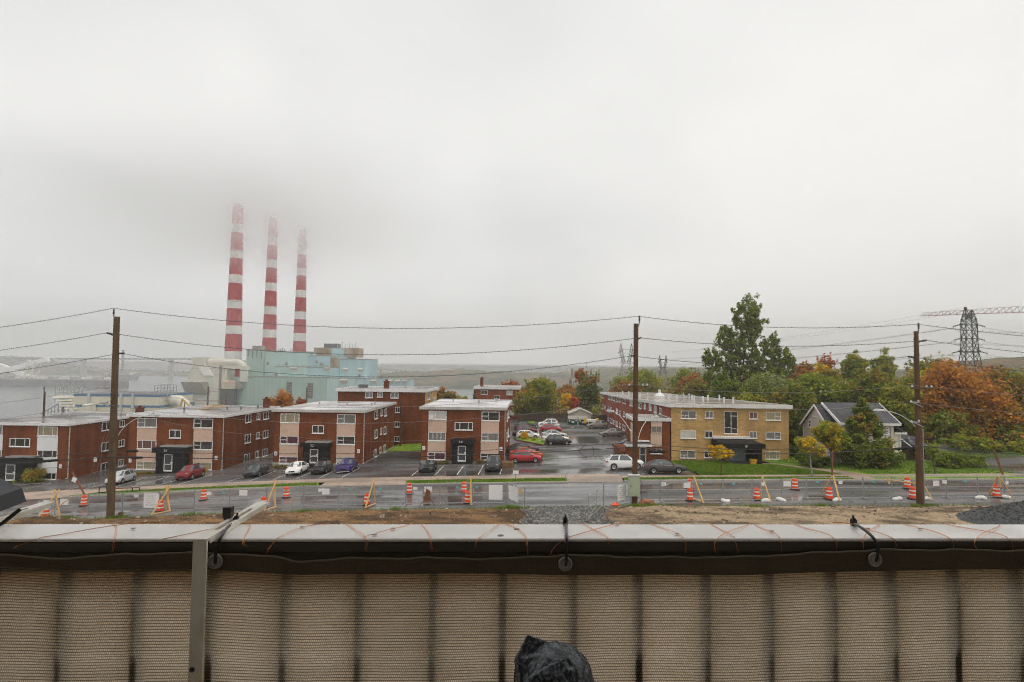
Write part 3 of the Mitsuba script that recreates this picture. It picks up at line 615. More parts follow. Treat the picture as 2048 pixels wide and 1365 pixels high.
kD, rk, F, S = block('red brick apartment block cut by the left edge, with white siding and a black porch', -77.5, -63.95, 72, -4.2, 3.25,
    [((-68.26, 1.84, -65.41, 3.1), 'T', CB), ((-72.2, .3, -69.3, 1.45), 'T', RM), ((-68.16, -1.17, -65.31, -.12), 'T', RM), ((-68.07, -4.1, -65.31, -3.15), 'T', RM), ((-76.14, 1.83, -73.31, 3.1), 'S', CG), ((-76.08, -1.28, -73.27, -.19), 'S', CG)],
    [(77.76, 1.84, 79.44, 3.1), (81.17, 2.01, 82.2, 3.03), (77.84, -1.2, 79.52, .08), (81.16, -1.03, 82.28, .02), (77.88, -4.24, 79.53, -2.94), (81.21, -4.05, 82.28, -3.01)],
    [((-68.24, -.12, -65.33, 1.84), 8), ((-68.15, -3.15, -65.27, -1.17), 8), ((-76.04, -.19, -73.22, 1.83), 6)], 'm_siding_white',
    ((-74.95, -4.29, -68.04, -1.53), (-71.64, -4.18, -70.33, -1.98), (-74.82, -1.82, -67.27, -1.14), (-71.61, -1.12, -67.75, -0.80), None), 'm_roof_dark', 'm_white_trim')
downspout(kD, S, 72.2, -4.0, 3.2)
roof_vents(rk, [(-70, 79, 3.55), (-66, 84, 3.55), (-74, 82, 3.55)], .3)
brick_chimney(kD, -65.3, 87.2, 3.4, .9, 1.0)
notice(F, -64.8, -2.28, 'white notice beside the white sided windows at the far left block')
k = thing('plank_pile', 'heap of loose boards dumped on the roof of the block numbered 14', 'planks')
for i in range(14):
    a = rng.uniform(-.5, .5); c = np.array([-49.9 + rng.normal(0, .9), 82.6 + rng.normal(0, .6), 4.93 + .05 * i]); d = np.array([math.cos(a), math.sin(a), rng.uniform(-.05, .12)]) * rng.uniform(.6, 1.4)
    part(k, 'plank', MB().bar(c - d, c + d, .22, .05).mesh(), 'm_lumber' if i % 3 else 'm_concrete')

# blocks further back
k = thing('apartment_building', 'long red brick block standing behind the one numbered 12', 'building')
walls(k, -34.2, -18.92, 93, 104, -5, 7.35, 'm_brick'); rk = flat_roof(k, -34.2, -18.92, 93, 104, 7.35, over=.35, h=.5, top='m_roof_grey')
F, S = Face(y=93, n=-1), Face(x=-18.92, n=1)
for r in [(-29.4, 6.26, -28.03, 7.28), (-27.28, 6.39, -26.34, 7.27), (-24.94, 6.26, -23.55, 7.25), (-24.09, 3.77, -23.2, 4.76), (-24.12, 1.28, -23.2, 2.26), (-24.12, -1.19, -23.2, -.27)]: window(k, F, r, 'D', CG if r[1] > 6 else RM)
part(k, 'side_wall', S.mesh(93.05, 103.95, -3, 7.34, .002, .06), 'm_brick_tan')
S2 = Face(x=-18.86, n=1)
window(k, S2, (94.63, 5.9, 96.97, 7.1), 'D', CG); part(k, 'air_conditioner', S2.mesh(99.3, 100.1, 5.3, 6.1, 0, .4), 'm_trim_aged')
part(k, 'corner_board', box(-34.32, -34.2, 92.9, 93.1, -2, 7.34), 'm_white_trim')
brick_chimney(k, -30.9 + 4.1, 97, 7.7, .8, 1.2); part(rk, 'vent_box', box(-32.3, -30.9, 98, 99.4, 7.75, 8.35), 'm_steel_dark')
roof_vents(rk, [(-24, 100, 7.8), (-21, 97, 7.8)], .3)
k = thing('apartment_building', 'small distant red brick block beyond the parked cars with one chimney', 'building')
walls(k, -15.4, -4.1, 140, 152, -6, 5.9, 'm_brick_red'); rk = flat_roof(k, -15.4, -4.1, 140, 152, 5.9, over=.4, h=.6)
F = Face(y=140, n=-1)
for r in [(-13.9, 4.49, -12.16, 5.65), (-10.47, 3.35, -8.99, 4.33), (-7.3, 4.45, -5.67, 5.55), (-6.33, 1.88, -5.2, 3.1), (-6.31, -.64, -5.2, .53)]: window(k, F, r, 'D', CW if r[0] > -8 else RM)
brick_chimney(k, -14.2, 145, 6.3, .8, 2.2)

# the long block on the right: tan brick front, red brick flank falling away with the ground
k8 = thing('apartment_building', 'long flat roofed block with a tan brick front facing the lawn', 'building')
slope = lambda y: 7.05 - .0292 * (y - 70)
m = MB(); m.hexa([(x, y, z) for z, top in ((-6, 0), (0, 1)) for x, y in ((17.43, 70), (31.9, 70), (31.9, 142), (17.43, 142)) for z in ([-6] if not top else [slope(y)])]); part(k8, 'wall', m.mesh(), 'm_brick_red')
F = Face(y=70, n=-1); part(k8, 'front_wall', F.mesh(17.41, 32.05, -2, 7.0, .003, .12), 'm_brick_tan')
rk = flat_roof(k8, 17.43, 31.95, 70, 142, 7.0, over=.45, h=.45, top='m_roof_brown', sl=slope)
F = Face(y=69.88, n=-1)
for r, kd, bk, fm in [((18.62, 5.63, 20.53, 6.61), 'B', CG, 'm_frame_white'), ((21.63, 5.71, 22.66, 6.58), 'D', CG, 'm_frame_white'), ((27.12, 5.69, 28.15, 6.58), 'D', CR, 'm_frame_white'), ((29.21, 5.57, 31.05, 6.55), 'R', CB, 'm_frame_white'),
              ((18.56, 3.14, 20.49, 4.12), 'S', CW, 'm_frame_white'), ((21.58, 3.25, 22.61, 4.11), 'D', RM, 'm_frame_white'), ((27.1, 3.27, 28.08, 4.1), 'D', CG, 'm_frame_white'), ((29.17, 3.17, 31.01, 4.09), 'R', CG, 'm_frame_white'),
              ((18.53, .64, 20.39, 1.61), 'B', CG, 'm_frame_white'), ((21.51, .76, 22.5, 1.59), 'D', RM, 'm_frame_white'), ((29.09, .69, 30.91, 1.66), 'T', CB, 'm_frame_white')]: window(k8, F, r, kd, bk, fm, fw=.06, b=.05)
window(k8, F, (24.0, 3.81, 25.7, 6.58), 'K', RM, 'm_frame_white', fw=.05, b=.05)
# entrance hood
hk = part(k8, 'entrance_hood', MB().hexa([(22.5, 69.85, 3.02), (27.1, 69.85, 3.02), (27.6, 66.5, 2.85), (22.5, 66.5, 2.85), (22.5, 69.85, 3.2), (27.1, 69.85, 3.2), (27.6, 66.5, 3.0), (22.5, 66.5, 3.0)]).mesh(), 'm_black_panel')
part(hk, 'hood_fascia', box(22.5, 27.7, 66.35, 66.5, 2.48, 3.04), 'm_black'); part(hk, 'hood_fascia', box(22.4, 22.5, 66.35, 69.86, 2.5, 3.04), 'm_black'); part(hk, 'hood_slab', box(22.5, 27.05, 69.3, 69.87, 3.22, 3.5), 'm_white_trim')
number_plate(k8, Face(y=66.35, n=-1), '8', 25.4, 2.76, 0, .3)
part(hk, 'side_panel', box(26.85, 27.4, 66.7, 69.86, .1, 2.9), 'm_black'); part(hk, 'side_panel', box(23.3, 23.45, 68.5, 69.86, .1, 2.9), 'm_black')
dk = part(k8, 'door', box(24.6, 26.53, 69.6, 69.86, .3, 2.1), 'm_door_blue'); part(dk, 'glass', box(26.56, 26.84, 69.65, 69.86, .3, 1.9), 'm_door_glass')
sk = part(k8, 'entrance_slab', box(22.9, 27.5, 66.6, 69.87, -.4, .42), 'm_steel_dark'); part(sk, 'yellow_edge', box(22.9, 27.5, 66.46, 66.6, -.4, .43), 'm_yellow_paint')
S = Face(x=17.42, n=-1)
for r in [(76.47, 5.66, 75.23, 6.5), (79.77, 5.52, 77.97, 6.57), (83.26, 5.58, 81.4, 6.52), (87.03, 5.47, 85.58, 6.34), (91.64, 5.26, 88.99, 6.34), (95.5, 5.2, 94, 6.2), (99.93, 5.07, 97.12, 6.17), (107.73, 4.95, 104.47, 5.89), (112, 4.9, 110.4, 5.8), (116.38, 4.73, 113.04, 5.8), (120.25, 4.6, 118.18, 5.6), (124.83, 4.48, 122.06, 5.4), (128.93, 4.4, 125.97, 5.3), (140.82, 4.0, 136.62, 5.0),
          (99.9, 2.4, 97.1, 3.5), (103.3, 2.4, 101.8, 3.4), (107.3, 2.38, 105.26, 3.38), (112, 2.2, 110.4, 3.2), (116.65, 2.08, 113.76, 3.21), (125.7, 1.82, 122.79, 2.91), (129.25, 1.8, 127.34, 2.81), (135.89, 1.6, 133.64, 2.49), (140.33, 1.29, 137.94, 2.44), (107.96, -.26, 104.85, .75), (112.26, -.28, 110.29, .63), (117.02, -.55, 114.12, .57), (120.92, -.55, 119.15, .39), (125.32, -.7, 122.32, .32), (129.21, -.7, 127.42, .2), (136.24, -.9, 133.86, -.1), (140.7, -1.1, 138.3, -.2)]:
    window(k8, S, r, 'D', CW if int(r[0] * 7) % 3 == 0 else RM, fw=.12)
for i, (x, y) in enumerate([(19.5, 101), (20.4, 99), (22.4, 96), (23.4, 94.5), (25.8, 95), (27, 96), (21, 86), (21.9, 84.5), (23.8, 82), (24.8, 81), (25.2, 88), (27.4, 87), (26.3, 76.5), (27.3, 75.8), (30.2, 90), (19, 118), (20, 116)]):
    part(rk, 'vent_pipe', MB().lathe((x, y, slope(y) + .35), [(.13, 0), (.13, .75), (.16, .75), (.16, .82), (.02, .84)], 8).mesh(), 'm_white_trim')
part(rk, 'roof_hatch', MB().lathe((21.2, 93, slope(93) + .35), [(.9, 0), (.9, .5), (.5, .9), (.25, 1.0), (.25, 1.5), (.02, 1.55)], 10).mesh(), 'm_white_trim')
part(rk, 'roof_frame', MB().bar((24.2, 90, 7.3), (27.0, 90, 7.3), .08).bar((24.2, 92.5, 7.3), (27.0, 92.5, 7.3), .08).bar((24.2, 90, 7.3), (24.2, 92.5, 7.3), .08).bar((27, 90, 7.3), (27, 92.5, 7.3), .08).bar((24.2, 90, 6.5), (24.2, 90, 7.3), .08).bar((27, 90, 6.5), (27, 90, 7.3), .08).mesh(), 'm_galv')
# two storey wing in the corner
an = thing('brick_annex', 'two storey red brick annex with pale siding left of the tan brick front', 'building')
walls(an, 12.7, 17.28, 70.0, 75, -2, 5.25, 'm_brick'); rk = flat_roof(an, 12.7, 17.2, 70.0, 75, 5.25, over=.2, h=.42, top='m_roof_brown')
F = Face(y=70.0, n=-1)
window(an, F, (14.89, 3.74, 16.24, 4.59), 'D', CG, 'm_frame_tan'); window(an, F, (14.8, 1.12, 16.23, 1.73), 'D', RM)
siding(an, F, (14.88, 4.59, 16.26, 5.19), 'm_siding_pink', 2); siding(an, F, (14.82, 2.04, 16.23, 3.72), 'm_siding_pink', 5)
pk = part(an, 'porch', F.mesh(11.6, 14.5, -1, 2.16, 0, 1.2), 'm_brick'); part(pk, 'canopy', F.mesh(11.5, 14.75, 2.16, 2.44, 0, 1.4), 'm_white_trim'); part(pk, 'upper_ledge', F.mesh(12.9, 14.6, 2.65, 2.82, .01, .5), 'm_white_trim'); part(pk, 'canopy_roof', F.mesh(11.6, 14.65, 2.45, 2.55, 0, 1.3), 'm_roof_dark')
fr = MB(); F.box(fr, 13.17, 13.27, .2, 2.08, 1.2, 1.28); F.box(fr, 13.9, 14.0, .2, 2.08, 1.2, 1.28); F.box(fr, 13.27, 13.9, 1.98, 2.08, 1.2, 1.28); F.box(fr, 13.27, 13.9, 1.1, 1.18, 1.2, 1.27)
dk = part(an, 'door', fr.mesh(), 'm_trim_aged'); part(dk, 'glass', F.mesh(13.27, 13.9, .22, 1.98, 1.203, 1.23), 'm_door_glass')
S = Face(x=12.7, n=-1); siding(an, S, (70.6, 2.0, 72.0, 4.9), 'm_siding_pink', 6); window(an, S, (70.6, 3.9, 72.0, 4.8), 'D', RM)
part(an, 'side_stair', box(11.4, 12.68, 71.5, 78, -1, 1.1), 'm_brick')
k = single('refuse_bin', 'yellow refuse bin under the black entrance hood', 'bin', MB().hexa([(26.22, 66.8, .42), (26.72, 66.8, .42), (26.72, 67.3, .42), (26.22, 67.3, .42), (26.15, 66.72, 1.0), (26.8, 66.72, 1.0), (26.8, 67.38, 1.0), (26.15, 67.38, 1.0)]).box(26.12, 26.83, 66.7, 67.4, 1.0, 1.1).mesh(), 'm_yellow_paint')

# grey gabled house
hs = thing('gabled_house', 'beige clapboard house with a grey shingle roof standing behind the bushes', 'house')
part(hs, 'main_wall', MB().prism([(66.0, -.5), (73, -.5), (73, 5.6), (69.6, 7.5), (66.0, 5.6)], 36.35, 42.4, 'x').mesh(), 'm_house_beige')
part(hs, 'gable_wall', MB().prism([(66.3, -.5), (73, -.5), (73, 4.95), (69.6, 7.45), (66.3, 4.95)], 35.35, 36.35, 'x').mesh(), 'm_house_grey')
for s in (-1, 1):
    y0, y1 = (65.9, 69.6) if s < 0 else (73.3, 69.6)
    q = [(35.05, y0, 4.66), (36.35, y0, 4.66), (36.35, y1, 7.5), (35.05, y1, 7.5)]
    part(hs, 'side_roof', MB().hexa(q + [(x, y, z + .16) for x, y, z in q]).mesh(), 'm_shingle_dark')
    part(hs, 'rake_board', MB().bar((35.02, y0, 4.70), (35.02, y1, 7.56), .07, .24).mesh(), 'm_white_trim')
m = MB(); m.hexa([(36.0, 65.55, 5.55), (42.9, 65.55, 5.55), (42.9, 69.6, 7.72), (36.0, 69.6, 7.72), (36.0, 65.55, 5.75), (42.9, 65.55, 5.75), (42.9, 69.6, 7.92), (36.0, 69.6, 7.92)])
part(hs, 'main_roof', m.mesh(), 'm_shingle')
m = MB(); m.hexa([(36.0, 73.5, 5.55), (36.0, 69.62, 7.72), (42.9, 69.62, 7.72), (42.9, 73.5, 5.55), (36.0, 73.5, 5.75), (36.0, 69.62, 7.92), (42.9, 69.62, 7.92), (42.9, 73.5, 5.75)])
part(hs, 'main_roof', m.mesh(), 'm_shingle')
part(hs, 'eave_board', box(35.98, 42.92, 65.48, 65.56, 5.52, 5.8), 'm_white_trim')
part(hs, 'rake_board', MB().bar((35.96, 65.5, 5.66), (35.96, 69.6, 7.82), .1, .3).mesh(), 'm_white_trim'); part(hs, 'rake_board', MB().bar((42.95, 65.5, 5.66), (42.95, 69.6, 7.82), .08, .26).mesh(), 'm_white_trim')
part(hs, 'lean_to', box(42.4, 43.3, 66.3, 72.5, -.5, 4.6), 'm_house_beige')
part(hs, 'lean_to_roof', MB().hexa([(42.42, 65.9, 5.5), (43.75, 65.9, 4.62), (43.75, 72.6, 4.62), (42.42, 72.6, 5.5), (42.42, 65.9, 5.62), (43.75, 65.9, 4.74), (43.75, 72.6, 4.74), (42.42, 72.6, 5.62)]).mesh(), 'm_shingle'); part(hs, 'eave_board', box(42.4, 43.8, 65.8, 65.9, 4.5, 4.72), 'm_white_trim')
part(hs, 'corner_board', box(43.2, 43.36, 66.2, 66.36, -.4, 4.5), 'm_white_trim'); part(hs, 'corner_board', box(35.3, 35.4, 72.9, 73.05, -.4, 4.9), 'm_white_trim')
part(hs, 'foundation', box(36.4, 43.36, 65.93, 66.2, -.6, 1.55), 'm_concrete'); part(hs, 'service_pipe', tube([(42.0, 65.93, 1.6), (42.0, 65.93, 5.4)], .04), 'm_galv'); part(hs, 'service_pipe', tube([(41.4, 65.95, 2.6), (41.4, 65.95, 5.4)], .02), 'm_steel_dark'); part(hs, 'meter_box', box(41.7, 42.1, 65.8, 65.98, 2.2, 2.6), 'm_lamp_grey')
F = Face(y=66.0, n=-1); window(hs, F, (41.0, 4.46, 41.82, 5.5), 'H', CG, fw=.1); window(hs, Face(x=35.34, n=-1), (70.9, 4.6, 71.6, 5.6), 'H', RM); window(hs, F, (40.4, 2.2, 41.2, 3.6), 'H', CG, fw=.1)
for i in range(21):   # clapboards
    z = 1.6 + i * .19
    if z < 5.3: part(hs, 'clapboard', MB().hexa([(36.32, 65.985, z), (42.38, 65.985, z), (42.38, 65.999, z), (36.32, 65.999, z), (36.32, 65.99, z + .17), (42.38, 65.99, z + .17), (42.38, 65.999, z + .17), (36.32, 65.999, z + .17)]).mesh(), 'm_house_beige')
for i in range(30):
    z = 1.2 + i * .19; h = 3.35 if z < 4.8 else max(.05, 3.35 * (7.4 - z) / 2.6)
    part(hs, 'clapboard', MB().hexa([(35.334, 69.65 - h, z), (35.349, 69.65 - h, z), (35.349, 69.65 + h, z), (35.334, 69.65 + h, z), (35.342, 69.65 - h, z + .17), (35.349, 69.65 - h, z + .17), (35.349, 69.65 + h, z + .17), (35.342, 69.65 + h, z + .17)]).mesh(), 'm_house_grey')
part(hs, 'gable_lights', MB().box(35.2, 35.33, 69.2, 69.4, 6.0, 6.15).box(35.2, 35.33, 69.7, 69.9, 6.0, 6.15).box(35.2, 35.33, 70.2, 70.4, 6.05, 6.2).mesh(), 'm_frame_white')
dk = thing('timber_deck', 'dark brown timber deck stair with white handrails right of the beige house', 'deck')
for i in range(9): part(dk, 'board', box(44.2 + i * .42, 44.58 + i * .42, 67.2, 67.28, .6, 3.2 - .1 * i), 'm_dark_wood')
part(dk, 'platform', box(44.0, 48.0, 67.3, 71, 2.2, 2.35), 'm_dark_wood')
for a, b in (((43.5, 66.9, 4.1), (45.4, 66.9, 2.6)), ((45.1, 66.4, 2.3), (46.6, 66.4, .9))): part(dk, 'handrail', MB().bar(a, b, .09, .12).mesh(), 'm_white_trim')
st = thing('porch_steps', 'dark wooden steps at the corner of the beige house', 'steps')
for i in range(4): part(st, 'step', box(40.9, 41.7, 65.0 - i * .28, 65.3 - i * .28, .8, 1.9 - i * .25), 'm_dark_wood')

# garage and fences at the end of the lane
g = thing('garage', 'beige gabled shed at the far end of the car lane', 'shed')
part(g, 'wall', MB().prism([(9.0, -3), (14.3, -3), (14.3, -.1), (11.6, 1.1), (9.0, -.1)], 138, 144).mesh(), 'm_house_beige')
for s in (0, 1):
    x0, x1 = ((8.6, 11.6) if s == 0 else (14.7, 11.6)); part(g, 'roof', MB().hexa([(x0, 137.6, -.15), (x1, 137.6, 1.15), (x1, 144, 1.15), (x0, 144, -.15), (x0, 137.6, .05), (x1, 137.6, 1.35), (x1, 144, 1.35), (x0, 144, .05)]).mesh(), 'm_trim_aged')
for j, (x0, x1, lab) in enumerate([(-4.0, 8.0, 'brown board fence closing the lane left of the dumpsters'), (13.8, 17.2, 'brown board fence closing the lane right of the dumpsters')]):
    f = thing('board_fence', lab, 'fence')
    xs = np.arange(x0, x1, .3)
    for x in xs: part(f, 'board', box(x, x + .28, 131.5, 131.54, float(zg(x, 131)) - .1, float(zg(x, 131)) + 1.9 + .04 * (int(x * 7) % 3)), 'm_dark_wood')
    part(f, 'rail', box(x0, x1, 131.54, 131.62, float(zg(x0, 131)) + 1.2, float(zg(x0, 131)) + 1.32), 'm_dark_wood')
for j, x in enumerate((7.7, 10.1)):
    d = thing('dumpster', ('dark green dumpster at the end of the lane, the left of the pair', 'dark green dumpster at the end of the lane, the right of the pair')[j], 'dumpster', 'green dumpsters at the end of the lane')
    z = float(zg(x + 1, 125))
    part(d, 'bin_body', MB().hexa([(x + .1, 124.1, z + .1), (x + 2.0, 124.1, z + .1), (x + 2.0, 125.6, z + .1), (x + .1, 125.6, z + .1), (x, 124, z + 1.25), (x + 2.1, 124, z + 1.25), (x + 2.1, 125.8, z + 1.6), (x, 125.8, z + 1.6)]).mesh(), 'm_paint_darkgrey' if False else 'm_dumpster')
    part(d, 'lid', MB().hexa([(x, 123.95, z + 1.26), (x + 2.1, 123.95, z + 1.26), (x + 2.1, 125.8, z + 1.62), (x, 125.8, z + 1.62), (x, 123.95, z + 1.32), (x + 2.1, 123.95, z + 1.32), (x + 2.1, 125.8, z + 1.9), (x, 125.8, z + 1.9)]).mesh(), 'm_plant_grey')
    for s in (.15, 1.65): part(d, 'fork_pocket', box(x + s, x + s + .3, 123.9, 124.1, z + .85, z + 1.1), 'm_frame_white')
    part(d, 'sticker', box(x + .75, x + 1.35, 123.98, 124.03, z + .5, z + .85), 'm_frame_white')
k = single('planter_box', 'brown wooden planter box at the right corner of the block numbered 10', 'planter', MB().box(-4.3, -2.6, 66.7, 66.8, -.7, .25).box(-4.3, -2.6, 68.2, 68.3, -.7, .25).box(-4.3, -4.2, 66.8, 68.2, -.7, .25).box(-2.7, -2.6, 66.8, 68.2, -.7, .25).box(-4.2, -2.7, 66.8, 68.2, -.6, .12).mesh(), 'm_lumber_dark')
w = thing('retaining_wall', 'low timber wall round the grass island in the car park', 'wall')
for a, b in (((-3.45, 95.2), (1.4, 87.3)), ((1.4, 87.3), (1.8, 90.0))):
    za, zb = float(zg(*a)), float(zg(*b)); part(w, 'timber', MB().hexa([(a[0], a[1], za - .2), (b[0], b[1], zb - .2), (b[0] + .12, b[1] + .08, zb - .2), (a[0] + .12, a[1] + .08, za - .2), (a[0], a[1], za + .25), (b[0], b[1], zb + .25), (b[0] + .12, b[1] + .08, zb + .25), (a[0] + .12, a[1] + .08, za + .25)]).mesh(), 'm_lumber_dark')
# painted stall lines (each a thin sheet on the asphalt)
def line(a, b, w=.11, m_='m_line_paint'):
    a, b = np.array(a, float), np.array(b, float); d = (b - a) / np.linalg.norm(b - a); n = np.array([-d[1], d[0]]) * w / 2
    return sheet([tuple(a + n), tuple(b + n), tuple(b - n), tuple(a - n)], .065, 1.0)
for a, b in [((-11.66, 70.0), (-11.26, 61.6)), ((-9.06, 69.8), (-8.73, 61.5)), ((-6.49, 69.6), (-6.31, 61.5)), ((-3.93, 66.6), (-3.85, 61.5)), ((-12.44, 69.95), (-6.42, 69.65)), ((-14.2, 69), (-13.9, 61.4)), ((-33.65, 69.76), (-32.61, 61.42)), ((-30.9, 69.4), (-29.95, 61.46)), ((-28.0, 69.4), (-27.31, 61.52)), ((-25.3, 69.2), (-24.56, 61.43)), ((-22.59, 69.9), (-21.93, 61.4)), ((-34.0, 70.08), (-25.5, 69.6)),
             ((-50.75, 69.39), (-48.6, 61.2)), ((-47.6, 69.2), (-46.2, 61)), ((-44.2, 69), (-43.4, 61)), ((-41.81, 69.4), (-40.76, 61.0)), ((-35.6, 69), (-35.26, 61.1)), ((-52.2, 69.5), (-44, 69.2)), ((-63.1, 68.8), (-61.8, 61.4)), ((-66.89, 69.46), (-65.9, 62)), ((-72, 70.2), (-63.1, 68.8)), ((-55.24, 66.8), (-54.2, 61)), ((-52.4, 64.5), (-51.9, 61))]:
    struct('stall_line', line(a, b), 'm_line_paint')
struct('stall_line', line((1.45, 88.5), (.3, 121), .18), 'm_line_paint')
for y in (90.5, 96.8, 103, 109, 114.7, 121): struct('stall_line', line((11.1, y), (16.4, y + .6), .12), 'm_line_yellow')

# ------------------------------------------------------------------ cars
SPECS = {  # length, width, wheel radius, axle x front / rear, hood-to-tail shoulder line, cabin base front/rear, roof front/rear, roof z
    'sedan': dict(L=4.6, W=1.80, r=.33, ax=(1.38, -1.34), line=[(-2.30, .66), (-2.26, .88), (-2.1, .99), (-1.5, 1.03), (-.6, .97), (.8, .93), (1.1, .90), (1.9, .76), (2.2, .66), (2.30, .50)], cab=(1.0, -1.85), roof=(.15, -.95), rz=1.44),
    'hatch': dict(L=4.2, W=1.78, r=.32, ax=(1.30, -1.28), line=[(-2.10, .60), (-2.07, .86), (-1.98, 1.00), (-1.5, 1.03), (-.6, .98), (.9, .95), (1.2, .90), (1.8, .76), (2.03, .64), (2.10, .46)], cab=(1.05, -2.0), roof=(.25, -1.35), rz=1.50),
    'suv': dict(L=4.45, W=1.84, r=.37, ax=(1.36, -1.32), line=[(-2.22, .70), (-2.19, 1.0), (-2.1, 1.10), (-1.5, 1.12), (-.6, 1.08), (.9, 1.06), (1.2, 1.02), (1.9, .92), (2.15, .80), (2.22, .52)], cab=(1.05, -2.1), roof=(.3, -1.5), rz=1.68),
    'coupe': dict(L=4.4, W=1.82, r=.33, ax=(1.35, -1.25), line=[(-2.20, .62), (-2.16, .84), (-2.0, .93), (-1.3, .93), (-.5, .88), (.6, .84), (.9, .80), (1.7, .66), (2.1, .54), (2.20, .40)], cab=(.75, -1.75), roof=(-.1, -.75), rz=1.24),
    'muscle': dict(L=5.0, W=1.90, r=.37, ax=(1.56, -1.46), line=[(-2.50, .70), (-2.46, .92), (-2.3, 1.05), (-1.6, 1.07), (-.6, 1.0), (.7, .98), (1.0, .96), (2.1, .88), (2.42, .80), (2.50, .46)], cab=(.85, -2.0), roof=(.0, -1.0), rz=1.46),
}
def loft(sec):
    """closed rings of equal length -> capped mesh"""
    sec = np.asarray(sec); m, n = sec.shape[:2]; v = sec.reshape(-1, 3); f = []
    for i in range(m - 1):
        for j in range(n):
            a, b = i * n + j, i * n + (j + 1) % n; f += [(a, b, a + n), (b, b + n, a + n)]
    k = len(v); v = np.vstack([v, sec[0].mean(0), sec[-1].mean(0)])
    for j in range(n): f += [(k, (j + 1) % n, j), (k + 1, (m - 1) * n + j, (m - 1) * n + (j + 1) % n)]
    return v, np.array(f)
def to_manifold(v, f):
    t = trimesh.Trimesh(v, f, process=True); t.fix_normals()
    return manifold3d.Manifold(manifold3d.Mesh(np.asarray(t.vertices, np.float32), np.asarray(t.faces, np.uint32)))
def mani_mesh(M):
    m = M.to_mesh(); return np.array(m.vert_properties[:, :3], float), np.array(m.tri_verts, int)

